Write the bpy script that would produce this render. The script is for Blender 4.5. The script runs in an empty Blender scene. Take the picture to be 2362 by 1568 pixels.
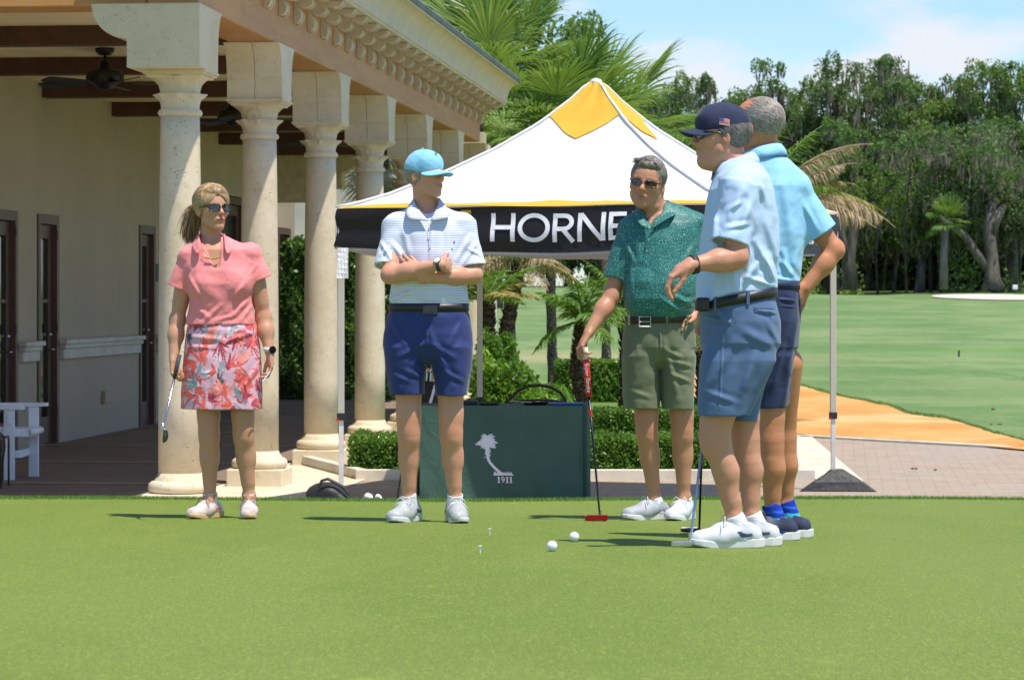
import bpy, math, random
import numpy as np
from mathutils import Vector, Matrix
random.seed(7)
RNG = np.random.default_rng(11)
C = bpy.context.scene.collection
SC = bpy.context.scene
PI = math.pi
# ------------------------------------------------------------------ camera, sky, sun, exposure
CAMZ = 1.56
FPX = 6327.0                      # focal length in the 2361 px wide measuring frame
cam = bpy.data.cameras.new("camera"); camo = bpy.data.objects.new("camera", cam); C.objects.link(camo)
cam.sensor_fit = 'HORIZONTAL'; camo.location = (0, 0, CAMZ); camo.rotation_euler = (math.radians(90), 0, 0)
cam.sensor_width = 36.0; cam.lens = 36.0 * FPX / 2361.0
cam.shift_y = -(784 - 690) / 2361.0
cam.clip_start = 0.1; cam.clip_end = 3000
cam.dof.use_dof = True; cam.dof.focus_distance = 13.2; cam.dof.aperture_fstop = 11.0
SC.camera = camo
SUNV = Vector((0.29, -0.27, 1.0)).normalized()       # towards the sun
EL = math.asin(SUNV.z); AZ = math.atan2(SUNV.x, SUNV.y)
w = bpy.data.worlds.new("World"); SC.world = w; w.use_nodes = True
nt = w.node_tree; nt.nodes.clear()
def wn(t, **k):
    n = nt.nodes.new(t)
    for a, b in k.items(): setattr(n, a, b)
    return n
out = wn('ShaderNodeOutputWorld'); bg = wn('ShaderNodeBackground'); sky = wn('ShaderNodeTexSky')
sky.sky_type = 'NISHITA'; sky.sun_disc = False; sky.sun_elevation = EL; sky.sun_rotation = AZ
sky.air_density = 1.0; sky.dust_density = 0.3; sky.ozone_density = 1.6
tc = wn('ShaderNodeTexCoord'); sep = wn('ShaderNodeSeparateXYZ'); nt.links.new(tc.outputs['Generated'], sep.inputs[0])
def wmath(op, a, b=None, clamp=False):
    n = wn('ShaderNodeMath', operation=op, use_clamp=clamp)
    for i, v in enumerate((a, b)):
        if v is None: continue
        if isinstance(v, (int, float)): n.inputs[i].default_value = v
        else: nt.links.new(v, n.inputs[i])
    return n.outputs[0]
ysafe = wmath('MAXIMUM', wmath('ABSOLUTE', sep.outputs[1]), 0.05)
uu = wmath('DIVIDE', sep.outputs[0], ysafe); vv = wmath('DIVIDE', sep.outputs[2], ysafe)
comb = wn('ShaderNodeCombineXYZ'); nt.links.new(uu, comb.inputs[0]); nt.links.new(wmath('MULTIPLY', vv, 2.1), comb.inputs[1]); comb.inputs[2].default_value = 3.7
nz = wn('ShaderNodeTexNoise'); nz.inputs['Scale'].default_value = 17; nz.inputs['Detail'].default_value = 9; nz.inputs['Roughness'].default_value = .55; nz.inputs['Distortion'].default_value = .15
nt.links.new(comb.outputs[0], nz.inputs['Vector'])
def blob(cx, cy, rx, ry, amp):
    u0, v0 = (cx - 1180.5) / FPX, (690 - cy) / FPX
    a = wmath('DIVIDE', wmath('SUBTRACT', uu, u0), rx / FPX); b = wmath('DIVIDE', wmath('SUBTRACT', vv, v0), ry / FPX)
    r2 = wmath('ADD', wmath('MULTIPLY', a, a), wmath('MULTIPLY', b, b))
    return wmath('MULTIPLY', wmath('EXPONENT', wmath('MULTIPLY', r2, -1.0)), amp)
acc = blob(2085, 120, 120, 52, .30)
for bq in ((2240, 130, 130, 50, .28), (1950, 160, 110, 45, .24), (1480, 120, 150, 45, .22), (1600, 190, 170, 50, .18), (1830, 240, 420, 60, .22), (1320, 10, 60, 30, .12)):
    acc = wmath('ADD', acc, blob(*bq))
lowband = wmath('MULTIPLY', wmath('SUBTRACT', 1.0, wmath('MULTIPLY', vv, 9.0), True), .10)
cl = wmath('ADD', wmath('ADD', nz.outputs['Fac'], acc), lowband)
ramp = wn('ShaderNodeMapRange'); ramp.interpolation_type = 'SMOOTHSTEP'
ramp.inputs['From Min'].default_value = .53; ramp.inputs['From Max'].default_value = .86; ramp.inputs['To Max'].default_value = .92
nt.links.new(cl, ramp.inputs[0])
mixc = wn('ShaderNodeMixRGB'); nt.links.new(ramp.outputs[0], mixc.inputs[0]); skt = wn('ShaderNodeMixRGB', blend_type='MULTIPLY'); skt.inputs[0].default_value = 1; nt.links.new(sky.outputs[0], skt.inputs[1]); skt.inputs[2].default_value = (.74, .86, 1.03, 1); nt.links.new(skt.outputs[0], mixc.inputs[1])
SKY_S = 0.145
mixc.inputs[2].default_value = (4.9, 5.0, 5.3, 1)
nt.links.new(mixc.outputs[0], bg.inputs[0]); bg.inputs[1].default_value = SKY_S; nt.links.new(bg.outputs[0], out.inputs[0])
sun = bpy.data.lights.new("sun", 'SUN'); suno = bpy.data.objects.new("sun", sun); C.objects.link(suno)
sun.energy = 4.6; sun.angle = math.radians(.5); sun.color = (1, .94, .84)
suno.rotation_euler = SUNV.to_track_quat('Z', 'Y').to_euler()
SC.view_settings.view_transform = 'Standard'; SC.view_settings.look = 'None'; SC.view_settings.gamma = 1
SC.view_settings.exposure = 0.30
SC.cycles.use_denoising = True
SC.cycles.max_bounces = 6; SC.cycles.transparent_max_bounces = 6

# ------------------------------------------------------------------ helpers
def P(xd, yd, Y):                     # a point seen at (xd, yd) of the measuring frame, Y metres ahead
    return Vector(((xd - 1180.5) * Y / FPX, Y, CAMZ + (690 - yd) * Y / FPX))
def G(Y): return .947 - .036 * Y      # height of the putting green
class MB:
    def __init__(s): s.v = []; s.f = []
    def add(s, vs, fs):
        o = len(s.v); s.v += [tuple(v) for v in vs]; s.f += [tuple(i + o for i in f) for f in fs]; return s
    def box(s, a, b, M=None):
        x0, y0, z0 = a; x1, y1, z1 = b
        vs = [Vector(p) for p in ((x0,y0,z0),(x1,y0,z0),(x1,y1,z0),(x0,y1,z0),(x0,y0,z1),(x1,y0,z1),(x1,y1,z1),(x0,y1,z1))]
        if M is not None: vs = [M @ v for v in vs]
        return s.add(vs, [(0,3,2,1),(4,5,6,7),(0,1,5,4),(1,2,6,5),(2,3,7,6),(3,0,4,7)])
    def prism(s, pts, h0, h1, f):     # polygon pts (a, b) pushed from h0 to h1, f(a, b, h) -> point
        n = len(pts)
        vs = [f(a, b, h0) for a, b in pts] + [f(a, b, h1) for a, b in pts]
        return s.add(vs, [tuple(range(n))[::-1], tuple(range(n, 2*n))] + [(i, (i+1) % n, n+(i+1) % n, n+i) for i in range(n)])
    def lathe(s, prof, c=(0,0,0), seg=32, fr=None):
        n = len(prof); vs = []
        for r, z in prof:
            for k in range(seg):
                a = 2*PI*k/seg; rr = r if fr is None else fr(r, z, a)
                vs.append((c[0]+rr*math.cos(a), c[1]+rr*math.sin(a), c[2]+z))
        fs = [(i*seg+k, i*seg+(k+1) % seg, (i+1)*seg+(k+1) % seg, (i+1)*seg+k) for i in range(n-1) for k in range(seg)]
        fs += [tuple(range(seg))[::-1], tuple((n-1)*seg+k for k in range(seg))]
        return s.add(vs, fs)
    def tube(s, path, rad, sides=8, cap=True):
        path = [Vector(p) for p in path]; n = len(path)
        if not hasattr(rad, '__len__'): rad = [rad]*n
        t0 = (path[1]-path[0]).normalized()
        up = Vector((0,0,1)) if abs(t0.z) < .9 else Vector((1,0,0))
        u = t0.cross(up).normalized(); vs = []
        for i in range(n):
            t = (path[min(i+1, n-1)] - path[max(i-1, 0)]).normalized()
            u = (u - t*u.dot(t)).normalized(); v = t.cross(u)
            for k in range(sides):
                a = 2*PI*k/sides; vs.append(path[i] + (u*math.cos(a)+v*math.sin(a))*rad[i])
        fs = [(i*sides+k, i*sides+(k+1) % sides, (i+1)*sides+(k+1) % sides, (i+1)*sides+k) for i in range(n-1) for k in range(sides)]
        if cap: fs += [tuple(range(sides))[::-1], tuple((n-1)*sides+k for k in range(sides))]
        return s.add(vs, fs)
    def ball(s, c, r, seg=12, rings=8):
        if not hasattr(r, '__len__'): r = (r, r, r)
        prof = []
        vs = [(c[0], c[1], c[2]-r[2])]
        for i in range(1, rings):
            a = -PI/2 + PI*i/rings
            for k in range(seg):
                b = 2*PI*k/seg; vs.append((c[0]+r[0]*math.cos(a)*math.cos(b), c[1]+r[1]*math.cos(a)*math.sin(b), c[2]+r[2]*math.sin(a)))
        vs.append((c[0], c[1], c[2]+r[2])); L = len(vs)-1
        fs = [(0, 1+(k+1) % seg, 1+k) for k in range(seg)]
        fs += [(1+i*seg+k, 1+i*seg+(k+1) % seg, 1+(i+1)*seg+(k+1) % seg, 1+(i+1)*seg+k) for i in range(rings-2) for k in range(seg)]
        fs += [(1+(rings-2)*seg+k, 1+(rings-2)*seg+(k+1) % seg, L) for k in range(seg)]
        return s.add(vs, fs)
    def mesh(s, name, smooth=False):
        me = bpy.data.meshes.new(name); me.from_pydata(s.v, [], s.f); me.update()
        import bmesh
        b = bmesh.new(); b.from_mesh(me); bmesh.ops.recalc_face_normals(b, faces=b.faces); b.to_mesh(me); b.free()
        if smooth: me.polygons.foreach_set('use_smooth', [True]*len(me.polygons))
        return me
def npmesh(name, V, F, smooth=True, tint=None):
    me = bpy.data.meshes.new(name); n = len(V); m, k = F.shape
    me.vertices.add(n); me.vertices.foreach_set('co', np.asarray(V, np.float32).ravel())
    me.loops.add(m*k); me.loops.foreach_set('vertex_index', np.asarray(F, np.int32).ravel())
    me.polygons.add(m); me.polygons.foreach_set('loop_start', np.arange(0, m*k, k, dtype=np.int32))
    if tint is not None:
        if tint.ndim == 1: me.attributes.new('t', 'FLOAT', 'POINT').data.foreach_set('value', tint.astype(np.float32))
        else: me.attributes.new('t', 'FLOAT_COLOR', 'POINT').data.foreach_set('color', tint.astype(np.float32).ravel())
    me.update(calc_edges=True)
    me.polygons.foreach_set('use_smooth', np.full(m, smooth))
    return me
def obj(name, me, mat, parent=None, smooth=False, bevel=0):
    if isinstance(me, MB): me = me.mesh(name, smooth)
    o = bpy.data.objects.new(name, me); C.objects.link(o)
    if mat is not None: me.materials.clear(); me.materials.append(mat)
    if parent is not None:
        o.parent = parent
        o.matrix_parent_inverse = root_inv(parent)
    if bevel:
        b = o.modifiers.new('bevel', 'BEVEL'); b.width = bevel; b.segments = 2; b.limit_method = 'ANGLE'
    return o
def root_inv(p):
    return Matrix.Translation(-p.location) if p.parent is None else Matrix.Identity(4)
def thing(name, label, cat, loc=(0,0,0), group=None):
    o = bpy.data.objects.new(name, None); C.objects.link(o); o.location = loc; o.empty_display_size = .1
    o['label'] = label; o['category'] = cat
    if group: o['group'] = group
    return o
def tag(o, label, cat, group=None, kind=None):
    o['label'] = label; o['category'] = cat
    if group: o['group'] = group
    if kind: o['kind'] = kind
    return o
def struct(name, me, mat, kind='structure', **k):
    o = obj(name, me, mat, **k); o['kind'] = kind; return o
def copy_tree(o, parent=None):
    c = o.copy(); C.objects.link(c); c.parent = parent
    for ch in list(o.children): copy_tree(ch, c)
    return c
# ------------------------------------------------------------------ materials
class NT:
    def __init__(s, name):
        s.m = bpy.data.materials.new(name); s.m.use_nodes = True; s.t = s.m.node_tree
        s.t.nodes.clear(); s.out = s.t.nodes.new('ShaderNodeOutputMaterial')
        s.tc = s.t.nodes.new('ShaderNodeTexCoord')
    def n(s, t, **k):
        n = s.t.nodes.new(t)
        for a, b in k.items(): setattr(n, a, b)
        return n
    def put(s, sock, v):
        if v is None: return
        if hasattr(v, 'is_output'): s.t.links.new(v, sock)
        elif hasattr(v, '__len__') and len(v) == 3 and sock.type == 'RGBA': sock.default_value = (*v, 1)
        else: sock.default_value = v
    def math(s, op, a, b=None, clamp=False, c=None):
        n = s.n('ShaderNodeMath', operation=op, use_clamp=clamp); s.put(n.inputs[0], a); s.put(n.inputs[1], b)
        if c is not None: s.put(n.inputs[2], c)
        return n.outputs[0]
    def mix(s, f, a, b, mode='MIX'):
        n = s.n('ShaderNodeMixRGB', blend_type=mode); s.put(n.inputs[0], f); s.put(n.inputs[1], a); s.put(n.inputs[2], b); return n.outputs[0]
    def vec(s, scale=(1,1,1), rot=(0,0,0), loc=(0,0,0), src=None):
        n = s.n('ShaderNodeMapping'); s.t.links.new(src or s.tc.outputs['Object'], n.inputs[0])
        n.inputs['Scale'].default_value = scale; n.inputs['Rotation'].default_value = rot; n.inputs['Location'].default_value = loc; return n.outputs[0]
    def noise(s, scale, detail=4, rough=.5, v=None, dist=0):
        n = s.n('ShaderNodeTexNoise'); s.t.links.new(v or s.tc.outputs['Object'], n.inputs[0])
        n.inputs['Scale'].default_value = scale; n.inputs['Detail'].default_value = detail; n.inputs['Roughness'].default_value = rough; n.inputs['Distortion'].default_value = dist
        return n.outputs['Fac']
    def voro(s, scale, v=None, feature='F1', rnd=1):
        n = s.n('ShaderNodeTexVoronoi', feature=feature); s.t.links.new(v or s.tc.outputs['Object'], n.inputs[0])
        n.inputs['Scale'].default_value = scale; n.inputs['Randomness'].default_value = rnd; return n
    def ramp(s, f, lo, hi, a=0., b=1., smooth=True):
        n = s.n('ShaderNodeMapRange'); n.interpolation_type = 'SMOOTHSTEP' if smooth else 'LINEAR'
        s.put(n.inputs[0], f); n.inputs[1].default_value = lo; n.inputs[2].default_value = hi; n.inputs[3].default_value = a; n.inputs[4].default_value = b
        return n.outputs[0]
    def attr(s, name='t'):
        n = s.n('ShaderNodeAttribute'); n.attribute_name = name; return n
    def bump(s, h, strength=.5, dist=.01):
        n = s.n('ShaderNodeBump'); s.put(n.inputs['Height'], h); n.inputs['Strength'].default_value = strength; n.inputs['Distance'].default_value = dist; return n.outputs[0]
    def bsdf(s, col, rough=.6, metal=0, normal=None, spec=.5, sss=0, sssr=(.01,.004,.002), sheen=0, trans=0, alpha=None):
        n = s.n('ShaderNodeBsdfPrincipled'); s.put(n.inputs['Base Color'], col); s.put(n.inputs['Roughness'], rough); s.put(n.inputs['Metallic'], metal)
        s.put(n.inputs['Specular IOR Level'], spec)
        if normal is not None: s.put(n.inputs['Normal'], normal)
        if sss: n.inputs['Subsurface Weight'].default_value = sss; n.inputs['Subsurface Radius'].default_value = sssr; n.inputs['Subsurface Scale'].default_value = 1
        if sheen: n.inputs['Sheen Weight'].default_value = sheen
        if alpha is not None: s.put(n.inputs['Alpha'], alpha)
        return n.outputs[0]
    def done(s, sh): s.t.links.new(sh, s.out.inputs[0]); return s.m
    def trans_mix(s, sh, col, f=.3, normal=None):
        t = s.n('ShaderNodeBsdfTranslucent'); s.put(t.inputs[0], col)
        m = s.n('ShaderNodeMixShader'); m.inputs[0].default_value = f; s.t.links.new(sh, m.inputs[1]); s.t.links.new(t.outputs[0], m.inputs[2]); return m.outputs[0]
def simple(name, col, rough=.6, metal=0, var=.12, scale=6, bump=0, bscale=60, bdist=.004, spec=.5, stretch=(1,1,1)):
    m = NT(name); v = m.vec(stretch)
    nz = m.noise(scale, 5, .6, v)
    c = m.mix(m.ramp(nz, .3, .7), [x*(1-var) for x in col], [min(1, x*(1+var)) for x in col])
    nm = m.bump(m.noise(bscale, 4, .6, v), bump, bdist) if bump else None
    return m.done(m.bsdf(c, rough, metal, nm, spec))
def leafmat(name, c1, c2, c3=None, rough=.5, tr=.3, scale=.4):
    m = NT(name); t = m.attr('t').outputs['Fac']; nz = m.noise(scale, 3, .6)
    c = m.mix(t, c1, c2)
    if c3 is not None: c = m.mix(m.ramp(nz, .45, .62), c, c3)
    sh = m.bsdf(c, rough, 0, None, .35)
    return m.done(m.trans_mix(sh, m.mix(.5, c, (.35, .5, .05), 'MIX') if tr else c, tr)) if tr else m.done(sh)
def unit(v): return v / np.maximum(np.linalg.norm(v, axis=-1, keepdims=True), 1e-9)
def leaves(cen, U, Vv):                # diamond leaves: centre, half length, half width
    n = len(cen); V = np.empty((n, 4, 3)); V[:,0] = cen-U; V[:,1] = cen+Vv; V[:,2] = cen+U; V[:,3] = cen-Vv
    return V.reshape(-1, 3), np.arange(4*n).reshape(n, 4)
def rand_leaves(cen, size, asp=.5, rng=RNG, down=0., spread=1.):
    n = len(cen); U = rng.normal(size=(n, 3)); U[:,2] = U[:,2]*spread - down; U = unit(U)
    W = unit(np.cross(U, rng.normal(size=(n, 3)))); s = (size*rng.uniform(.6, 1.35, n))[:,None]
    return leaves(cen, U*s, W*s*asp)
# ------------------------------------------------------------------ ground
def grid_mesh(xs, ys, zf):
    Xg, Yg = np.meshgrid(xs, ys, indexing='ij'); Z = zf(Xg, Yg)
    V = np.stack([Xg, Yg, Z], -1).reshape(-1, 3); n, m = len(xs), len(ys)
    i = np.arange(n-1)[:,None]*m + np.arange(m-1)[None]
    F = np.stack([i, i+m, i+m+1, i+1], -1).reshape(-1, 4)
    return V, F
def turfmat(name, c1, c2, c3, fine=260, rough=.75, streak=None, dry=None):
    m = NT(name)
    big = m.noise(.9, 4, .55, m.vec((1, .35, 1))); mid = m.noise(9, 4, .6, m.vec((1, .3, 1))); fin = m.noise(fine, 2, .7, m.vec((1, .22, 1))); fin2 = m.noise(fine*.36, 3, .7, m.vec((1, .25, 1)))
    c = m.mix(m.ramp(big, .38, .64), c1, c2)
    c = m.mix(m.math('MULTIPLY', m.ramp(mid, .35, .7), .35), c, c3)
    c = m.mix(m.math('MULTIPLY', m.ramp(fin, .40, .62), .50), c, [x*.45 for x in c1])
    c = m.mix(m.math('MULTIPLY', m.ramp(fin2, .5, .68), .42), c, [min(1, x*1.55) for x in c2])
    c = m.mix(m.math('MULTIPLY', m.ramp(m.noise(2.3, 2, .5, m.vec((1, .6, 1), (0,0,0), (9,4,0))), .70, .76), .35), c, [min(1, x*1.7) for x in c2])
    if dry: c = m.mix(m.math('MULTIPLY', m.ramp(m.noise(.05, 4, .6, m.vec((1, 1.5, 1))), .52, .66), .6), c, dry)
    h = m.math('ADD', fin, m.math('MULTIPLY', fin2, 1.2))
    return m.done(m.bsdf(c, rough, 0, m.bump(h, .8, .006), .25))
M_green = turfmat('putting_turf', (.158, .224, .030), (.192, .252, .042), (.205, .260, .048), 230)
M_collar = turfmat('collar_turf', (.085, .19, .035), (.11, .23, .045), (.12, .23, .05), 200)
# base ground, one sheet out to the horizon, rising gently towards the wood
def gz(X, Y):
    t = np.clip((Y-44)/146, 0, 1.25)
    z = -0.012 + 2.15*t + .10*np.sin(X*.11+1)*np.clip((Y-60)/80, 0, 1) + .22*np.exp(-((Y-186)/9)**2)*(np.sin(X*.19+.3)+.6*np.sin(X*.43+2))
    return np.where(Y > 260, z*1.0, z)
ys = np.concatenate([np.linspace(-30, 40, 20), np.linspace(43, 210, 90), np.linspace(215, 2500, 20)]); xs = np.concatenate([np.linspace(-900, -75, 12), np.linspace(-70, 70, 90), np.linspace(75, 900, 12)])
V, F = grid_mesh(xs, ys, gz)
m = NT('fairway_turf')
v1 = m.vec((1, .45, 1)); v2 = m.vec((1, .12, 1)); nA = m.noise(.12, 5, .55, v1); nB = m.noise(.6, 5, .6, v1); nC = m.noise(5, 5, .7, v2); nD = m.noise(26, 3, .7, v2)
c = m.mix(m.ramp(nA, .36, .64), (.125, .20, .058), (.205, .275, .10))
c = m.mix(m.math('MULTIPLY', m.ramp(nB, .40, .62), .75), c, (.095, .185, .045)); c = m.mix(m.math('MULTIPLY', m.ramp(m.noise(.35, 5, .65, m.vec((.6, .8, 1), (0,0,.5), (3,7,0))), .50, .66), .5), c, (.23, .29, .12))
c = m.mix(m.math('MULTIPLY', m.ramp(nC, .45, .7), .30), c, (.22, .30, .12))
c = m.mix(m.math('MULTIPLY', m.ramp(nD, .45, .7), .30), c, (.07, .13, .035))
sx = m.n('ShaderNodeSeparateXYZ'); m.t.links.new(m.tc.outputs['Object'], sx.inputs[0])
def gauss(cx, cy, rx, ry, amp):
    a = m.math('DIVIDE', m.math('SUBTRACT', sx.outputs[0], cx), rx); b = m.math('DIVIDE', m.math('SUBTRACT', sx.outputs[1], cy), ry)
    return m.math('MULTIPLY', m.math('EXPONENT', m.math('MULTIPLY', m.math('ADD', m.math('MULTIPLY', a, a), m.math('MULTIPLY', b, b)), -1.)), amp)
c = m.mix(m.math('MULTIPLY', gauss(1.5, 62, 5, 4, 1.), .8, True), c, (.34, .31, .15))
c = m.mix(m.math('MULTIPLY', gauss(13, 66, 7, 2.5, 1.), .5, True), c, (.09, .21, .03))
c = m.mix(m.math('MULTIPLY', gauss(12.5, 47, 6, 1.6, 1.), .35, True), c, (.30, .31, .14))
M_fair = m.done(m.bsdf(c, .8, 0, m.bump(nC, .4, .03), .2))
struct('ground', npmesh('ground', V, F), M_fair)
# putting green: a gently sloping raised table with a rounded back edge
EDGE = 16.62
def pg(X, Y):
    z = G(Y) + .008*np.sin(X*1.3+Y*.7)
    e = np.clip((Y-EDGE)/.22, 0, 1); return np.where(Y > EDGE, G(EDGE)*(1-e**1.6)+ (-.03)*e**1.6 + .008*np.sin(X*1.3+Y*.7)*(1-e), z)
ys = np.concatenate([np.linspace(-6, 16.5, 60), np.linspace(16.55, EDGE+.22, 14)]); xs = np.linspace(-9, 9, 60)
V, F = grid_mesh(xs, ys, pg)
struct('putting_green', npmesh('putting_green', V, F), M_green)
# collar: longer grass along the green's back edge, real blades
n = 42000
cx = RNG.uniform(-4.2, 4.2, n); cy = RNG.uniform(16.26, 16.74, n); cy[:26000] = RNG.uniform(16.50, 16.72, 26000)
edge_w = np.clip((cy-(16.34+.03*np.sin(cx*3)))/.1, 0, 1); keep = RNG.uniform(size=n) < edge_w
cx, cy = cx[keep], cy[keep]; n = len(cx); hh = RNG.uniform(.014, .030, n)
base = np.stack([cx, cy, pg(cx, cy)-.004], -1); a = RNG.uniform(0, 2*PI, n); lean = RNG.normal(size=(n, 2))*.010
wv = np.stack([np.cos(a), np.sin(a), 0*a], -1)*.0022; tip = base + np.stack([lean[:,0], lean[:,1], hh], -1)
V = np.stack([base-wv, base+wv, tip], 1).reshape(-1, 3); F = np.arange(3*n).reshape(n, 3)
M_blade = leafmat('collar_blades', (.10, .215, .035), (.16, .30, .055), None, .55, .25)
tag(obj('grass_fringe', npmesh('grass_fringe', V, F, False, np.repeat(RNG.uniform(0, 1, n), 3)), M_blade), 'longer darker fringe of grass along the far edge of the putting green', 'grass', kind='stuff')
# paving
def flat(name, pts, z, mat, kind='structure', thick=None):
    b = MB()
    if thick: b.prism(pts, z-thick, z, lambda a, c, h: (a, c, h))
    else: b.add([(x, y, z) for x, y in pts], [tuple(range(len(pts)))])
    o = obj(name, b, mat); o['kind'] = kind; return o
def paver_mat(name, c1, c2, c3, rot=0., sc=1.):
    m = NT(name); v = m.vec((1, 1, 1), (0, 0, rot))
    b = m.n('ShaderNodeTexBrick'); m.t.links.new(v, b.inputs[0]); b.inputs['Scale'].default_value = 1; b.inputs['Brick Width'].default_value = .22*sc; b.inputs['Row Height'].default_value = .11*sc
    b.inputs['Mortar Size'].default_value = .005; b.inputs['Mortar Smooth'].default_value = .2; b.inputs['Color1'].default_value = (*c1, 1); b.inputs['Color2'].default_value = (*c2, 1); b.inputs['Mortar'].default_value = (*[x*.68 for x in c1], 1)
    n1 = m.noise(.5, 4, .6); n2 = m.noise(3.3, 5, .7)
    c = m.mix(m.math('MULTIPLY', m.ramp(n1, .4, .62), .45), b.outputs[0], c3); c = m.mix(m.math('MULTIPLY', m.ramp(n2, .5, .72), .4), c, [x*.55 for x in c1])
    return m.done(m.bsdf(c, .75, 0, m.bump(m.math('SUBTRACT', m.noise(60, 3), b.outputs['Fac']), .3, .004), .3))
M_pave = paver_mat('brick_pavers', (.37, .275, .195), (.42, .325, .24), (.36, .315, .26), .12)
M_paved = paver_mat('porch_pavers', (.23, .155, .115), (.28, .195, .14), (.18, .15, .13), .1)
M_cream = simple('cream_paving_stone', (.66, .57, .42), .8, 0, .14, 2.5, .3, 30, .004)
M_kerb = simple('cream_kerb', (.66, .60, .50), .8, 0, .1, 3, .2, 40, .003)
pave = [(-14, 15.0), (9, 15.0), (9.0, 25.6), (6.2, 27.6), (4.3, 29.9), (3.3, 31.2), (2.4, 31.4), (-1.2, 31.4), (-1.2, 44), (-14, 44)]
flat('paving', pave, 0, M_pave)
# ------------------------------------------------------------------ colonnade frame
DIR = Vector((.1054, .9944, 0)); NRM = Vector((.9944, -.1054, 0)); C1 = Vector((-2.43, 20.1, 0))
def W(s, n, z=0): return C1 + DIR*s + NRM*n + Vector((0, 0, z))
def Wb(b, s0, s1, n0, n1, z0, z1):
    c = [W(s0,n0,z0), W(s1,n0,z0), W(s1,n1,z0), W(s0,n1,z0), W(s0,n0,z1), W(s1,n0,z1), W(s1,n1,z1), W(s0,n1,z1)]
    return b.add(c, [(0,3,2,1),(4,5,6,7),(0,1,5,4),(1,2,6,5),(2,3,7,6),(3,0,4,7)])
f = [W(-7, -3.5), W(-7, -.32), W(23.2, -.32), W(23.2, -3.5)]
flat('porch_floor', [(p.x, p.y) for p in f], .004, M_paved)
f = [W(-3.0, -.32), W(-3.0, .78), W(19.6, .78), W(19.6, -.32)]
flat('stone_border', [(p.x, p.y) for p in f], .006, M_cream)
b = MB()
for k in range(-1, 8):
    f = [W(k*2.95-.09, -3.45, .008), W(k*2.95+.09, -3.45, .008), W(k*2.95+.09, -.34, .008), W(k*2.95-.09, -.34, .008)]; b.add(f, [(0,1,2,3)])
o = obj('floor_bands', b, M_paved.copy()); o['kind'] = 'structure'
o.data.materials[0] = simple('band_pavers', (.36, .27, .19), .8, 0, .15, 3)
# kerbs and strips round the planting bed (x from -1.0 to 2.9)
def strip(name, pts, wd, z0, z1, mat):
    b = MB()
    for i in range(len(pts)-1):
        a, c = Vector((*pts[i], 0)), Vector((*pts[i+1], 0)); t = (c-a).normalized(); nn = Vector((-t.y, t.x, 0))*wd/2
        b.prism([(p.x, p.y) for p in (a-nn-t*(wd/2 if i else 0), a+nn-t*(wd/2 if i else 0), c+nn, c-nn)], z0-.002*i, z1-.002*i, lambda x, y, h: (x, y, h))
    o = obj(name, b, mat, bevel=.006); o['kind'] = 'structure'; return o
strip('bed_kerb', [(-2.05, 26.2), (-1.30, 23.75), (2.62, 23.75)], .10, -.02, .09, M_kerb)
strip('drive_kerb', [(9.0, 25.45), (6.2, 27.45), (4.3, 29.8), (3.3, 31.1), (2.4, 31.3)], .12, -.02, .03, M_kerb)
flat('cream_walk', [(2.62, 23.4), (3.0, 23.4), (3.38, 30.9), (3.05, 31.1), (2.60, 30.6)], .012, M_cream)
flat('cream_walk_edge', [(6.0, 27.75), (9.2, 24.5), (9.2, 25.6), (6.3, 28.3)], .010, M_cream)
M_lawn = turfmat('lawn_turf', (.11, .21, .04), (.15, .26, .055), (.19, .26, .07), 120)
flat('bed_lawn', [(-1.4, 23.8), (2.56, 23.8), (2.56, 31.2), (2.4, 52), (-1.0, 52), (-1.0, 31.3)], .02, M_lawn)
M_mulch = simple('mulch', (.16, .11, .07), .95, 0, .5, 14, .8, 60, .02)
flat('mulch_bed', [(2.18, 23.82), (2.55, 23.82), (2.55, 24.9), (2.3, 24.5)], .026, M_mulch)
flat('mulch_bed_far', [(2.2, 29.3), (2.55, 29.3), (2.58, 30.5), (2.2, 30.5)], .026, M_mulch)
m = NT('orange_sand')
nS = m.noise(.6, 5, .6, m.vec((1, .5, 1))); nT = m.noise(3, 6, .7, m.vec((1, .3, 1))); nU = m.noise(40, 4, .7)
c = m.mix(m.ramp(nS, .35, .65), (.55, .25, .062), (.62, .345, .115)); c = m.mix(m.math('MULTIPLY', m.ramp(nT, .5, .75), .45), c, (.46, .21, .075)); c = m.mix(m.math('MULTIPLY', m.ramp(nU, .55, .75), .3), c, (.28, .14, .06))
c = m.mix(m.math('MULTIPLY', m.ramp(m.noise(.35, 4, .6, m.vec((1, 1, 1), (0, 0, 0), (5, 2, 0))), .52, .66), .5), c, (.74, .52, .27))
M_sand = m.done(m.bsdf(c, .9, 0, m.bump(nT, .4, .02), .2))
up = [(1590,858),(1700,872),(1820,892),(1900,908),(1985,925),(2050,938),(2100,958),(2180,966),(2240,985),(2290,1003),(2361,1024),(2460,1046)]
lo = [(2460,1072),(2361,1040),(2250,1030),(2100,1018),(1950,1010),(1840,1004),(1780,990),(1590,965)]
def gpt(x, y): Y = FPX*CAMZ/(y-690); return ((x-1180.5)*Y/FPX, Y)
top = [gpt(*p) for p in up]; bot = [gpt(*p) for p in lo]
jj = []
for i in range(len(top)-1):
    for k in range(6):
        t = k/6; jj.append((top[i][0]*(1-t)+top[i+1][0]*t+random.uniform(-.04, .04), top[i][1]*(1-t)+top[i+1][1]*t+random.uniform(-.25, .25)))
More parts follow.
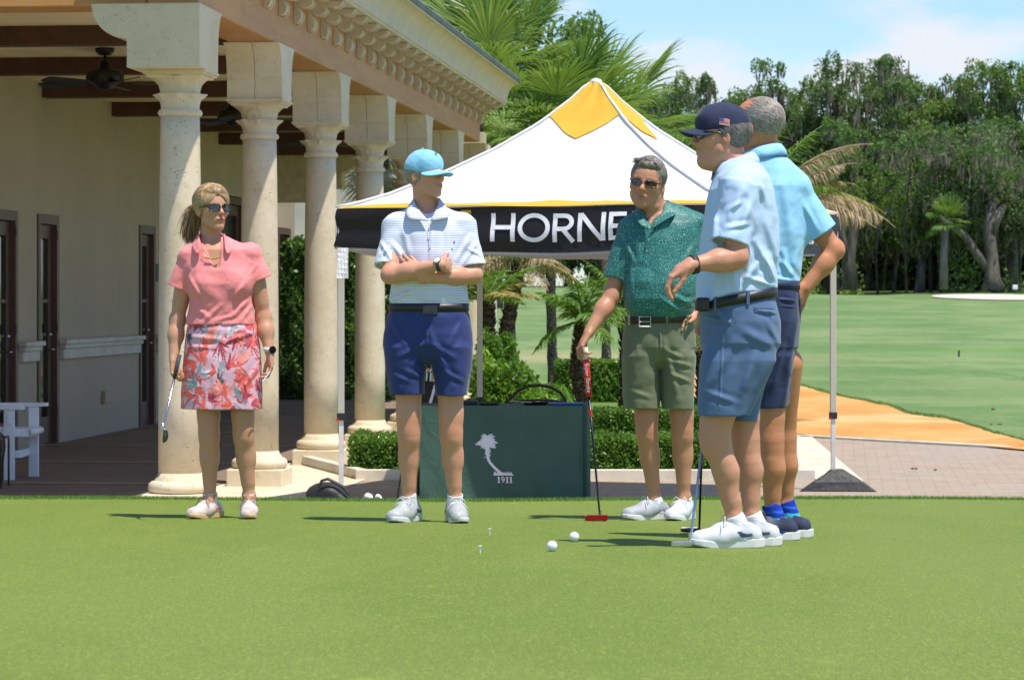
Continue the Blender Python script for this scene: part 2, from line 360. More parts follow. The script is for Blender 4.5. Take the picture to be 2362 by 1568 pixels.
# sand laid as a grid sheet between its two edges, lumpy
ptop = np.array(jj); nn_ = 90
tt = np.linspace(0, 1, nn_); it = np.linspace(0, 1, len(ptop)); ib = np.linspace(0, 1, len(bot)); bb = np.array(bot[::-1])
T = np.stack([np.interp(tt, it, ptop[:,0]), np.interp(tt, it, ptop[:,1])], -1); Bt = np.stack([np.interp(tt, ib, bb[:,0]), np.interp(tt, ib, bb[:,1])], -1)
q = np.linspace(0, 1, 16)[None,:,None]; S2 = Bt[:,None]*(1-q) + T[:,None]*q
Z = gz(S2[...,0], S2[...,1]) + .03 + .05*np.sin(q[...,0]*PI)*(1+.3*np.sin(S2[...,0]*.9+1))
V = np.concatenate([S2, Z[...,None]], -1).reshape(-1, 3); i = np.arange(nn_-1)[:,None]*16+np.arange(15)[None]
struct('sand_patch', npmesh('sand_patch', V, np.stack([i, i+16, i+17, i+1], -1).reshape(-1, 4)), M_sand)
# grassy lip over the sand's upper edge
n = 9000; t = RNG.uniform(0, 1, n); ex = np.interp(t, it, ptop[:,0]); ey = np.interp(t, it, ptop[:,1]) + RNG.normal(size=n)*.35
cen = np.stack([ex, ey, gz(ex, ey)+.03], -1); V, F = rand_leaves(cen, .035, .25, down=-1.2)
M_tuft = leafmat('turf_tufts', (.12, .22, .05), (.20, .31, .09), None, .6, .2)
tag(obj('edge_grass', npmesh('edge_grass', V, F, False, np.repeat(RNG.uniform(0,1,n), 4)), M_tuft), 'ragged grass edge growing over the orange sand', 'grass', kind='stuff')
# far bunker of white sand, with a grass lip
pts = []; BX = P(2302, 0, 157).x
for k in range(60):
    a = 2*PI*k/60; pts.append((BX+3.3*math.cos(a)*(1+.12*math.sin(3*a)), 157+7.5*math.sin(a)*(1+.1*math.sin(2*a+1))))
def bz(x, y): return float(gz(np.float64(x), np.float64(y)))+.05+.16*max(0, (y-157)/7)
b = MB(); b.add([(x, y, bz(x, y)) for x, y in pts]+[(BX, 157, bz(BX, 157)-.02)], [(i, (i+1) % 60, 60) for i in range(60)])
struct('sand_bunker', b, simple('white_sand', (.56, .50, .42), .9, 0, .06, 1), smooth=True)

# ------------------------------------------------------------------ building: columns
def stone(name, base, pits=.8):
    m = NT(name); nA = m.noise(2.2, 5, .6); nB = m.noise(14, 5, .65)
    v = m.voro(26, m.vec((1, 1, 1.6), (.2, .1, 0))); pit = m.math('MULTIPLY', m.ramp(v.outputs['Distance'], .10, .22, 1, 0), m.ramp(m.noise(7, 4, .6), .48, .60))
    v2 = m.voro(60, m.vec((1, 1, 2.2), (.4, 0, 0))); pit2 = m.math('MULTIPLY', m.ramp(v2.outputs['Distance'], .12, .28, 1, 0), m.ramp(m.noise(11, 3, .6, m.vec((1,1,1), (0,0,0), (3,1,2))), .5, .6))
    pp = m.math('MAXIMUM', pit, m.math('MULTIPLY', pit2, .8))
    c = m.mix(m.ramp(nA, .35, .68), base, [base[0]*.90, base[1]*.87, base[2]*.80]); c = m.mix(m.math('MULTIPLY', m.ramp(nB, .48, .75), .30), c, [base[0]*.72, base[1]*.68, base[2]*.6])
    c = m.mix(m.math('MULTIPLY', pp, min(1, pits*.8)), c, [base[0]*.38, base[1]*.32, base[2]*.24])
    h = m.math('SUBTRACT', m.math('MULTIPLY', nB, .5), m.math('MULTIPLY', pp, 1.4))
    return m.done(m.bsdf(c, .85, 0, m.bump(h, .7, .008), .25))
M_stone = stone('coral_stone', (.72, .62, .46)); M_stone2 = stone('smooth_cast_stone', (.74, .64, .47), .25)
def bracket(b, side, z0=3.22, corner=False):
    # profile along s (a) and height (h): straight foot, step, then a quarter curve out to the beam
    def prof(lo, hi):
        p = [(-.20 if lo else -.205, 3.22)]
        return p
    pts = [(-.205, 3.22), (.205, 3.22), (.205, 3.40)]
    for k in range(7): a = k/6*PI/2; pts.append((.215+.17*math.sin(a) if False else .215 + .17*(1-math.cos(a)), 3.40+.28*math.sin(a)))
    lp = [(-x, z) for x, z in pts[2:]][::-1]
    poly = [(-.205, 3.22), (.205, 3.22)] + pts[2:] + lp
    return poly
def column(k):
    s = 2.95*k; p = W(s, 0)
    labels = ['nearest stone column, at the porch corner, scroll bracket reaching left under the beam', 'second stone column, behind the woman in the coral shirt', 'third stone column, between the woman and the tent corner pole', 'fourth stone column, just left of the man with crossed arms', 'fifth stone column, mostly hidden by the man with crossed arms', 'sixth stone column, its block showing right of the blue cap', 'last stone column under the far end of the beam']
    r = thing('stone_column', labels[k], 'column', p, 'stone columns of the porch')
    R = Matrix.Rotation(math.atan2(DIR.y, DIR.x), 4, 'Z')
    base = MB().prism([(-.235,-.235),(.235,-.235),(.235,.235),(-.235,.235)], 0, .145, lambda a, c, h: p + R @ Vector((a, c, h)))
    o = obj('plinth', base, M_stone2, r, bevel=.01)
    prof = [(.150,.146),(.215,.147),(.232,.165),(.235,.19),(.228,.215),(.205,.232),(.185,.238),(.185,.25),(.17,.262),(.162,.29)]
    obj('column_base', MB().lathe(prof, p, 40), M_stone2, r, smooth=True)
    prof = [(.160,.285),(.160,.8),(.158,1.5),(.152,2.2),(.145,2.7),(.142,2.90)]
    obj('shaft', MB().lathe(prof, p, 48), M_stone, r, smooth=True)
    cp = MB()
    cp.lathe([(.142,2.895),(.156,2.900),(.163,2.915),(.163,2.925),(.154,2.942),(.146,2.945)], p, 40)
    def f1(rr, z, a): return rr + .006*abs(math.cos(4*a))*(z > 2.98) + (.020*max(0, math.cos(8*a))**2 if z > 3.02 else 0)
    cp.lathe([(.140,2.945),(.142,2.98),(.146,3.01),(.150,3.03),(.168,3.045),(.176,3.05),(.172,3.058),(.15,3.052),(.142,3.05)], p, 64, f1)
    def f2(rr, z, a): return rr*(1+.035*abs(math.sin(8*a))) + (.012*max(0, math.cos(8*a)) if z > 3.13 else 0)
    cp.lathe([(.138,3.05),(.142,3.08),(.152,3.12),(.172,3.15),(.198,3.168),(.205,3.175),(.195,3.178)], p, 96, f2)
    obj('capital', cp, M_stone, r, smooth=False)
    ab = MB()
    for hw, z0, z1 in ((.205, 3.172, 3.19), (.225, 3.19, 3.205), (.240, 3.205, 3.222)):
        ab.prism([(-hw,-hw),(hw,-hw),(hw,hw),(-hw,hw)], z0, z1, lambda a, c, h: p + R @ Vector((a, c, h)))
    obj('abacus', ab, M_stone2, r, bevel=.003)
    bk = MB(); poly = bracket(None, None)
    if k:
        for n0, n1 in ((-.235, -.0015), (.0015, .235)):       # two stones side by side with a joint
            bk.prism(poly, n0, n1, lambda a, h, nn: W(s+a, nn, h))
    else:
        bk.prism([(a, h) for a, h in poly if True], -.235, .238, lambda a, h, nn: W(s+a+.0, nn, h))
        q = [(-.30, 3.223), (.236, 3.223), (.236, 3.684), (-.56, 3.684)] + [(-.56+.25*(1-math.cos(t/8*PI/2)), 3.684-.25*math.sin(t/8*PI/2)) for t in range(1, 9)] + [(-.30, 3.424)]
        bk.prism(q, -.405, .20, lambda a, h, ss: W(s+ss, a, h))
    obj('bracket_block', bk, M_stone2, r, bevel=.008)
    return r
for k in range(7): column(k)
# ------------------------------------------------------------------ building: roof, beams, walls
bld = thing('clubhouse', 'cream stucco clubhouse wing with timber porch beam and carved eaves', 'building', (-6, 30, 0))
m = NT('stained_beam'); v = m.vec((1, 1, 1)); vs = m.vec((3, 3, 1.0)); nG = m.noise(2.2, 6, .65, m.vec((.3, .3, 3))); nH = m.noise(7, 5, .6, m.vec((4, 4, .35)))
c = m.mix(m.ramp(nG, .35, .65), (.56, .275, .085), (.47, .22, .07)); c = m.mix(m.math('MULTIPLY', m.ramp(nH, .5, .72), .55), c, (.46, .27, .17))
c = m.mix(m.math('MULTIPLY', m.ramp(m.noise(1.3, 5, .7), .55, .75), .5), c, (.22, .12, .08))
M_beam = m.done(m.bsdf(c, .55, 0, m.bump(nH, .25, .004), .4))
M_dark = simple('dark_stained_timber', (.085, .034, .020), .6, 0, .2, 5, .2, 30, .003, .4, (1, 1, 1))
M_ceil = simple('cream_ceiling_boards', (.82, .68, .44), .8, 0, .08, 2)
m = NT('sand_stucco'); nA = m.noise(1.0, 4, .6); nB = m.noise(38, 5, .75, m.vec((1, 1, 1.4)))
c = m.mix(m.ramp(nA, .35, .65), (.49, .41, .315), (.445, .375, .29)); M_wall = m.done(m.bsdf(c, .9, 0, m.bump(nB, .8, .012), .2))
M_trim = simple('cast_trim', (.58, .54, .47), .8, 0, .08, 5, .2, 40, .003)
# side beam and front beam
b = MB(); Wb(b, -.235, 17.15, -.19, .19, 3.684, 4.185); obj('side_beam', b, M_beam, bld, bevel=.01)
b = MB(); Wb(b, -.21, .19, -6.0, -.20, 3.686, 4.18); obj('front_beam', b, M_beam, bld, bevel=.01)
# ceiling boards and cross beams
b = MB(); Wb(b, -.2, 17.1, -6.0, -.17, 3.86, 3.90); Wb(b, 17.1, 21.25, -6.0, -.5, 3.861, 3.899); obj('ceiling', b, M_ceil, bld)
for k in range(1, 8):
    s = 2.95*k - .02 - (.12 if k == 7 else 0); b = MB(); Wb(b, s-.11, s+.11, -3.55 if k > 2 else -6.0, -.195 if k < 6 else -.5, 3.70, 3.859); obj('ceiling_beam', b, M_dark, bld, bevel=.006)
for k in range(0, 0):
    b = MB(); s = 2.95*k+1.46; Wb(b, s-.07, s+.07, -3.55 if k > 2 else -6.0, -.195, 3.86, 4.049); obj('ceiling_beam', b, M_dark, bld, bevel=.006)
# soffit, cove fascia and tile edge along the side; short return at the far end
prof = [(.19, 4.36), (.19, 4.52), (.60, 4.56), (.80, 4.98), (.84, 4.98), (.84, 4.90)]
cov = [(.19, 4.192), (.50, 4.192), (.515, 4.195), (.515, 4.215), (.53, 4.222)]
for i in range(9):
    a = i/8*PI/2; cov.append((.53+.15*(1-math.cos(a)) , 4.222+.255*math.sin(a)))
cov += [(.69, 4.477), (.69, 4.497), (.19, 4.497)]
b = MB(); b.prism(cov, -8.0, 17.4, lambda n_, z_, s_: W(s_, n_, z_)); obj('cove_cornice', b, simple('painted_cove', (.62, .545, .39), .7, 0, .06, 3, .1, 30, .003), bld)
b = MB(); b.prism([(-.3, 4.50), (.70, 4.50), (.712, 4.548), (.70, 4.568), (-.3, 5.1)], -8.0, 17.44, lambda n_, z_, s_: W(s_, n_, z_)); obj('roof', b, simple('grey_green_roof_tile', (.12, .15, .145), .6, 0, .25, 5, .3, 20, .01), bld)
b = MB(); Wb(b, -.2, 17.12, -6, .18, 4.19, 4.495); Wb(b, 17.12, 21.3, -6, -.45, 4.06, 4.49); obj('attic', b, M_wall, bld)
# carved rafter tails (double lobe scroll)
M_corb = simple('carved_corbel_paint', (.58, .48, .33), .7, 0, .1, 8, .1, 40, .002); M_corb2 = simple('corbel_rim', (.66, .58, .44), .7, 0, .05, 8)
def corbel_pts():
    pts = [(.192, 4.395), (.192, 4.075)]
    for i in range(9): a = math.radians(-90+150*i/8); pts.append((.212+.052*math.cos(a), 4.150+.078*math.sin(a)))
    pts.append((.226, 4.238))
    for i in range(9): a = math.radians(205+130*i/8); pts.append((.308+.088*math.cos(a), 4.318+.078*math.sin(a)))
    for i in range(9): a = math.radians(200+145*i/8); pts.append((.470+.090*math.cos(a), 4.378+.055*math.sin(a)))
    pts.append((.565, 4.395)); return pts
cpts = [(.19+(x_-.192)*.83, 3.93+(z_-4.075)*.815) for x_, z_ in corbel_pts()]; cin = []
cc = Vector((.27, 4.30))
for q_ in range(-2, 27):
    s = .20 + q_*.67
    if s > 17.05: break
    b = MB(); b.prism([(x, min(z, 4.189)) for x, z in cpts], s-.080, s+.080, lambda n_, z_, s_: W(s_, n_, z_))
    o = obj('corbel', b, M_corb, bld, bevel=.004)
    b = MB(); rim = [Vector((x, min(z, 4.186))) for x, z in cpts[1:]]
    for side in (-1, 1):
        path = [W(s+side*.076, x+.004, z-.004) for x, z in rim]; b.tube(path, .007, 5)
    obj('rim', b, M_corb2, o, smooth=True)
# far wall of the porch
wN = -3.50
def wall_s(xd):
    k = (xd-1180.5)/FPX                          # s where the wall meets the view line through xd
    return ((k*(C1.y-.1054*wN) - (C1.x+.9944*wN))/(.1054 - k*.9944))
openings = [(wall_s(38)-1.0, wall_s(38), 2.46), (wall_s(85), wall_s(133), 2.46), (wall_s(320), wall_s(356), 2.46), (wall_s(455), wall_s(560), 3.0), (wall_s(640), wall_s(668), 2.66)]
b = MB(); s0 = -1.4; cur = s0; WEND = 23.3
for a, c_, h in openings:
    if a > cur: Wb(b, cur, a, wN-.25, wN, 0, 2.455)
    cur = c_
Wb(b, cur, WEND, wN-.25, wN, 0, 2.455)
Wb(b, s0, WEND, wN-.25, wN, 3.02, 4.05)
Wb(b, s0, openings[3][0], wN-.25, wN, 2.4555, 3.019); Wb(b, openings[3][1], openings[4][0], wN-.25, wN, 2.4555, 3.019); Wb(b, openings[4][1], WEND, wN-.25, wN, 2.4555, 3.019); Wb(b, openings[4][0]-.001, openings[4][1]+.001, wN-.249, wN-.001, 2.67, 3.018)
Wb(b, -1.6, s0-.001, -6.2, wN, 0, 4.05)
obj('wall', b, M_wall, bld)
M_door = simple('brown_door_paint', (.115, .060, .045), .45, 0, .12, 4, .05, 30)
m = NT('door_glass'); M_glass = m.done(m.bsdf((.015, .018, .016), .06, 0, None, 1.0))
M_nickel = simple('brushed_nickel', (.6, .6, .6), .3, 1, .05, 4)
labels = ['far left brown glazed door cut by the picture edge', 'brown glazed door with lever handle left of the chair rail', 'narrow brown door right of the long chair rail', 'dark double door behind the woman', 'dark open door by the hedge at the porch end']
for i, (a, c_, h) in enumerate(openings):
    fr = MB(); t = .09
    Wb(fr, a+.002, a+t, wN-.15, wN+.02, 0, h); Wb(fr, c_-t, c_-.002, wN-.15, wN+.02, 0, h); Wb(fr, a+t, c_-t, wN-.149, wN+.019, h-.10, h)
    d = obj('door', fr, M_door, bld, bevel=.004); d['label'] = labels[i]
    p_ = MB(); y0, y1 = a+t+.003, c_-t-.003; dn = wN-.09
    def panel(s0_, s1_):
        st = .11
        Wb(p_, s0_, s0_+st, dn, dn+.045, .02, h-.105); Wb(p_, s1_-st, s1_, dn, dn+.045, .02, h-.105); Wb(p_, s0_+st, s1_-st, dn+.001, dn+.044, .02, .30); Wb(p_, s0_+st, s1_-st, dn+.001, dn+.044, h-.25, h-.105)
        Wb(p_, s0_+st, s1_-st, dn+.002, dn+.043, 1.52, 1.56) 
    w_ = y1-y0
    if w_ > 1.6: panel(y0, y0+w_/2-.003); panel(y0+w_/2+.003, y1)
    else: panel(y0, y1)
    obj('door_leaf', p_, M_door, d, bevel=.004)
    g = MB(); Wb(g, y0+.1, y1-.1, dn+.01, dn+.03, .28, h-.2); obj('pane', g, M_glass, d)
    hd = MB(); hs = c_-t-.075
    hd.tube([W(hs, dn+.045, 1.02), W(hs, dn+.10, 1.02)], .012, 8); hd.tube([W(hs, dn+.10, 1.02), W(hs-.11, dn+.10, 1.02)], .010, 8); hd.ball(W(hs, dn+.05, 1.18), .022)
    obj('door_handle', hd, M_nickel, d, smooth=True)
    if i in (0, 1): 
        hg = MB()
        for z in (.3, 1.2, 2.2): hg.tube([W(c_-t, wN+.02, z), W(c_-t, wN+.02, z+.1)], .012, 8)
        obj('hinge', hg, M_door, d)
for a, c_ in ((openings[0][1]+.04, openings[1][0]-.0), (openings[1][1]+.03, openings[2][0]-.03), (openings[2][1]+.03, openings[3][0]-.05)):
    b = MB(); Wb(b, a, c_, wN+.0005, wN+.10, 1.07, 1.12); Wb(b, a+.03, c_-.03, wN+.0004, wN+.075, 1.02, 1.0695); Wb(b, a+.05, c_-.05, wN+.0003, wN+.05, .91, 1.019); obj('chair_rail', b, M_trim, bld, bevel=.008)
b = MB(); ss = wall_s(238); Wb(b, ss-.09, ss+.09, wN+.001, wN+.05, .36, .50); obj('outlet_box', b, simple('tan_plastic', (.38, .31, .18), .5), bld, bevel=.01)
b = MB(); ss = wall_s(361); Wb(b, ss-.09, ss+.09, wN+.001, wN+.02, 1.78, 2.0); obj('wall_plaque', b, simple('black_plaque', (.03, .03, .03), .5), bld, bevel=.004)
# stepped corbel and lintel at the porch end, pale wing beyond
M_pale = simple('pale_wall_paint', (.60, .57, .46), .85, 0, .1, 1.3, .2, 12, .01)
b = MB(); st = [(-3.5, 3.02), (-3.5, 4.05), (-.2, 4.05), (-.2, 3.85), (-1.5, 3.85), (-1.5, 3.72), (-1.95, 3.72), (-2.1, 3.58), (-2.35, 3.45), (-2.35, 3.22), (-2.75, 3.22), (-2.75, 3.02)]
b.prism(st, 21.0, 21.3, lambda n_, z_, s_: W(s_, n_, z_)); obj('end_lintel', b, simple('end_stucco', (.56, .48, .33), .85), bld, bevel=.006)
b = MB(); Wb(b, 27, 33, -4.6, -1.35, 0, 4.35); o = obj('garden_wall', b, M_pale); tag(o, 'pale stucco wall of another wing beyond the porch, above a clipped hedge', 'wall')
b = MB(); Wb(b, 26.9, 26.999, -4.6, -1.35, 2.42, 2.50); obj('ledge', b, M_trim, o, bevel=.01)
# ceiling fans
M_fan = simple('oil_rubbed_bronze', (.018, .015, .014), .4, .3, .1, 5)
def fan(p, a0, lab):
    r = thing('ceiling_fan', lab, 'ceiling fan', p, 'ceiling fans under the porch roof')
    b = MB(); b.lathe([(.02, .215), (.055, .22), (.085, .25), (.09, .285)], p, 20); obj('canopy_cup', b, M_fan, r, smooth=True)
    b = MB(); b.tube([p+Vector((0,0,.10)), p+Vector((0,0,.23))], .014, 10); obj('downrod', b, M_fan, r, smooth=True)
    b = MB(); b.lathe([(.03,-.10),(.07,-.085),(.10,-.05),(.16,-.03),(.175,-.02),(.175,.06),(.16,.075),(.06,.10),(.045,.16),(.02,.17)], p, 28); obj('motor', b, M_fan, r, smooth=True)
    for k in range(5):
        a = a0+2*PI*k/5; R = Matrix.Translation(p) @ Matrix.Rotation(a, 4, 'Z') @ Matrix.Rotation(math.radians(13), 4, 'X')
        b = MB()
        vs = [(.20,-.055,-.045),(.66,-.075,-.045),(.70,-.05,-.045),(.70,.05,-.045),(.66,.075,-.045),(.20,.055,-.045)]
        vs = [R @ Vector(v_) for v_ in vs] + [R @ (Vector(v_)+Vector((0,0,.008))) for v_ in vs]
        b.add(vs, [(0,1,2,3,4,5)[::-1], (6,7,8,9,10,11)]+[(i,(i+1) % 6,6+(i+1) % 6,6+i) for i in range(6)])
        b.box((.12,-.025,-.036), (.26,.025,-.028), R)
        obj('blade', b, M_fan, r)
for (n_, s_, a0, lab) in ((-1.83, 4.9, .2, 'dark ceiling fan nearest the picture edge, left of the first column'), (-1.75, 10.2, .9, 'dark ceiling fan seen between the first and second columns'), (-1.7, 15.2, .4, 'dark ceiling fan seen between the second and third columns')):
    fan(W(s_, n_, 3.575), a0, lab)
# ------------------------------------------------------------------ tent
tL, tN, tR = Vector((-1.331, 20.79, 0)), Vector((1.616, 19.67, 0)), Vector((2.654, 22.39, 0)); tB = tL+tR-tN
ctr = (tL+tR)/2; corners = [tL, tN, tR, tB]
EZ = 2.245; PZ = 1.03
tent = thing('canopy_tent', 'pop-up canopy tent, white roof with gold peak and black lettered valance', 'canopy tent', ctr)
def prof_g(r): return np.interp(r, [0,.03,.10,.226,.4,.578,.8,.93,1], [1,.975,.845,.655,.455,.285,.105,.028,0])
def cloth(name, col, rough=.7, tr=.2, var=.04):
    m = NT(name); nz_ = m.noise(2.5, 4, .6); c_ = m.mix(m.ramp(nz_, .3, .7), [x*(1-var) for x in col], col)
    sh = m.bsdf(c_, rough, 0, m.bump(m.noise(5, 4, .6, m.vec((1, 1, 1))), .35, .03), .3)
    return m.done(m.trans_mix(sh, c_, tr)) if tr else m.done(sh)
M_twhite = cloth('tent_white_fabric', (.82, .82, .84), .6, .12); M_gold = cloth('tent_gold_fabric', (.80, .48, .055), .6, .2); M_black = cloth('tent_black_fabric', (.016, .014, .016), .5, 0); M_greyhem = cloth('tent_inner_fabric', (.50, .50, .52), .7, 0)
def face_pt(i, e, t, off=0):          # e: 0 at peak .. 1 at eave, t: -1..1 across the face
    a, c_ = corners[i], corners[(i+1) % 4]; p = (a*(1-t)/2 + c_*(1+t)/2)
    q_ = ctr + (p-ctr)*e
    rid = float(prof_g(e)); sag = .07*e*(1-e)*4*(1-t*t)*(.30)
    z = EZ + PZ*rid - sag + off + .006*math.sin(e*23+t*7+i)*(1-t*t)
    return Vector((q_.x, q_.y, z))
b = MB(); NE, NTT = 26, 28
for i in range(4):
    vs = [face_pt(i, max(e/NE, .012), -1+2*t/NTT) for e in range(NE+1) for t in range(NTT+1)]
    b.add(vs, [(e*(NTT+1)+t, e*(NTT+1)+t+1, (e+1)*(NTT+1)+t+1, (e+1)*(NTT+1)+t) for e in range(NE) for t in range(NTT)])
roof = obj('roof_canopy', b, M_twhite, tent, smooth=True)
b = MB(); NE2 = 12
for i in range(4):
    vs = []
    for e in range(NE2+1):
        for t in range(NTT+1):
            tt_ = -1+2*t/NTT; emax = .19+.14*(1-abs(tt_))**1.5; ee = .012 + (emax-.012)*e/NE2; vs.append(face_pt(i, ee, tt_, .016))
    b.add(vs, [(e*(NTT+1)+t, e*(NTT+1)+t+1, (e+1)*(NTT+1)+t+1, (e+1)*(NTT+1)+t) for e in range(NE2) for t in range(NTT)])
obj('gold_peak', b, M_gold, tent, smooth=True)
b = MB()
for i in range(4):
    b.tube([face_pt(i, max(e/20, .0), -1, .014) for e in range(21)], .011, 6)
b.ball(face_pt(0, 0, 0, -.01), (.05, .05, .03)); obj('seam_piping', b, M_twhite, tent, smooth=True)
b = MB()
for i in range(4):
    vs = []
    for t in range(NTT*2+1):
        tt_ = -1+t/NTT; w_ = .075+.018*math.sin(tt_*7+i)+.008*math.sin(tt_*19)
        vs += [face_pt(i, 1-w_*(1-abs(tt_)**8), tt_, .010), face_pt(i, 1.0, tt_, .005)]
    b.add(vs, [(2*t, 2*t+1, 2*t+3, 2*t+2) for t in range(NTT*2)])
obj('gold_edge_band', b, M_gold, tent, smooth=True)
def valance_pt(i, u, h, off=0):       # u 0..1 along side i, h 0 top .. 1 bottom
    a, c_ = corners[i], corners[(i+1) % 4]; p = a*(1-u)+c_*u; t = (c_-a).normalized(); nn = Vector((t.y, -t.x, 0))
    sagv = .285 + .055*math.sin(PI*u)**.7
    bulge = .012*math.sin(u*17+i*2+h*3)*h + .010*math.sin(h*8+u*6) + .02*math.sin(PI*u)*h
    q_ = p + nn*(bulge+off+.004); return Vector((q_.x, q_.y, EZ - .002 - sagv*h + .004*math.sin(u*19+i)))
b = MB(); NU, NH = 90, 10
for i in range(4):
    vs = [valance_pt(i, u/NU, h/NH) for u in range(NU+1) for h in range(NH+1)]
    b.add(vs, [(u*(NH+1)+h, (u+1)*(NH+1)+h, (u+1)*(NH+1)+h+1, u*(NH+1)+h+1) for u in range(NU) for h in range(NH)])
val = obj('valance', b, M_black, tent, smooth=True)
b = MB()
for i in range(4):                    # pale lining just inside the valance
    vs = [valance_pt(i, u/NU, h/NH*1.03+.02, -.012) for u in range(NU+1) for h in range(NH+1)]
    b.add(vs, [(u*(NH+1)+h, (u+1)*(NH+1)+h, (u+1)*(NH+1)+h+1, u*(NH+1)+h+1) for u in range(NU) for h in range(NH)])
obj('valance_lining', b, M_greyhem, tent, smooth=True)
b = MB()
for i in range(4):
    a, c_ = corners[i], corners[(i+1) % 4]; b.tube([Vector((*a.xy, EZ)), Vector((*a.xy, EZ-.285))], .007, 6)
obj('corner_piping', b, M_twhite, tent, smooth=True)
# letters: strokes laid on the cloth of the two visible sides
def stroke_quads(pts, wd):
    P2 = []
    for i in range(len(pts)-1):
        a, c_ = Vector(pts[i]), Vector(pts[i+1]); k = max(1, int((c_-a).length/.05))
        P2 += [a+(c_-a)*j/k for j in range(k)]
    P2.append(Vector(pts[-1])); closed = (P2[0]-P2[-1]).length < 1e-4; N = len(P2); L = []
    for i in range(N):
        a = P2[i-1] if i else (P2[-2] if closed else P2[0]); c_ = P2[i+1] if i < N-1 else (P2[1] if closed else P2[-1]); t = (c_-a).normalized(); n_ = Vector((-t.y, t.x))*wd/2; L.append((P2[i]-n_, P2[i]+n_))
    return [[L[i][0], L[i+1][0], L[i+1][1], L[i][1]] for i in range(N-1)]
def arc(cx, cy, rx, ry, a0, a1, n=18): return [(cx+rx*math.cos(math.radians(a0+(a1-a0)*i/n)), cy+ry*math.sin(math.radians(a0+(a1-a0)*i/n))) for i in range(n+1)]
LET = {'H': (.86, [[(.09,0),(.09,1)],[(.77,0),(.77,1)],[(.09,.5),(.77,.5)]]), 'O': (1.12, [arc(.56,.5,.47,.43,0,360,28)]), 'R': (.78, [[(.09,0),(.09,1)],[(.09,.92),(.38,.92)]+arc(.40,.69,.25,.23,90,-90,12)+[(.09,.46)],[(.36,.46),(.72,0)]]),
       'N': (.98, [[(.09,0),(.09,1)],[(.12,.97),(.84,.03)],[(.88,0),(.88,1)]]), 'E': (.70, [[(.09,0),(.09,1)],[(.09,.92),(.60,.92)],[(.09,.5),(.58,.5)],[(.09,.08),(.60,.08)]]),
       'T': (.74, [[(.37,0),(.37,1)],[(.03,.92),(.71,.92)]]), 'S': (.74, [arc(.36,.73,.24,.19,30,270,14)+arc(.36,.28,.26,.20,90,-150,14)])}
L3 = (tN-tL).length
def word(side, u_start, h_top, size, wd, mat, name, txt='HORNETS', xs=1.0):
    b = MB(); x = 0
    for ch in txt:
        wch, sts = LET[ch]; bl = MB()
        for si, st in enumerate(sts):
            for q_ in stroke_quads(st, wd):
                vs = []
                for pt in q_:
                    u_ = u_start + (x+pt.x)*size*xs/L3; h_ = h_top + (1-pt.y)*size/.33; vs.append(valance_pt(side, u_, h_, .009+.0012*si))
                bl.add(vs, [(0,1,2,3)])
        x += wch + .06; obj(name, bl, mat, val)
M_letter = cloth('white_print', (.80, .80, .84), .6, 0)
word(0, .400, .15, .205, .15, M_letter, 'letter', xs=1.13); word(1, .385, .15, .205, .15, M_letter, 'letter', xs=1.13)
b = MB()
for sd in (0, 1): b.add([valance_pt(sd, .325, .07, .007), valance_pt(sd, .35, .07, .007), valance_pt(sd, .35, .15, .007), valance_pt(sd, .325, .15, .007)], [(0,1,2,3)])
obj('gold_dash', b, M_gold, tent)
# legs and truss
m = NT('beige_powder_coat'); M_leg = m.done(m.bsdf((.50, .47, .40), .45, 0, None, .5)); M_leglow = simple('white_leg_tube', (.66, .65, .61), .4)
M_blackp = simple('black_plastic', (.02, .02, .02), .4)
lock = [(690-960)*20.79/FPX+CAMZ, .72, (690-957)*22.39/FPX+CAMZ, (690-922)*23.5/FPX+CAMZ]
for i, c_ in enumerate(corners):
    c_ = c_ + (ctr-c_)*.018
    b = MB(); b.box((c_.x-.024, c_.y-.024, lock[i]-.01), (c_.x+.024, c_.y+.024, EZ-.02)); l = obj('leg', b, M_leg, tent, bevel=.004)
    b = MB(); b.box((c_.x-.018, c_.y-.018, .0), (c_.x+.018, c_.y+.018, lock[i])); b.box((c_.x-.05, c_.y-.05, 0), (c_.x+.05, c_.y+.05, .012)); obj('lower_tube', b, M_leglow, l, bevel=.003)
    b = MB(); b.box((c_.x-.031, c_.y-.031, lock[i]-.03), (c_.x+.031, c_.y+.031, lock[i]+.025)); obj('leg_lock', b, M_blackp, l, bevel=.004)
    b = MB(); b.box((c_.x-.040, c_.y-.034, lock[i]-.035), (c_.x-.012, c_.y-.0315, lock[i]-.022)); obj('button', b, simple('red_button', (.7, .02, .02), .4), l)
b = MB()
for i in range(4):
    a, c_ = corners[i], corners[(i+1) % 4]; 
    for k in range(2):
        aa, cc2 = a+(ctr-a)*.03, c_+(ctr-c_)*.03; p0 = aa+(cc2-aa)*(k/2); p1 = aa+(cc2-aa)*((k+1)/2)
        b.tube([Vector((*p0.xy, EZ-.05)), Vector((*p1.xy, EZ-.27))], .010, 6); b.tube([Vector((*p0.xy, EZ-.27)), Vector((*p1.xy, EZ-.05))], .010, 6)
b.tube([Vector((ctr.x, ctr.y, EZ-.1)), Vector((ctr.x, ctr.y, EZ+PZ-.03))], .016, 8); obj('truss', b, M_leg, tent)
b = MB(); p = P(1363, 597, 20.15); b.tube([p, p+Vector((0,0,-.02))], .006, 6); b.tube([p+Vector((-.02,0,-.02)), p+Vector((.03,0,-.022))], .008, 6); obj('toggle', b, M_blackp, tent)
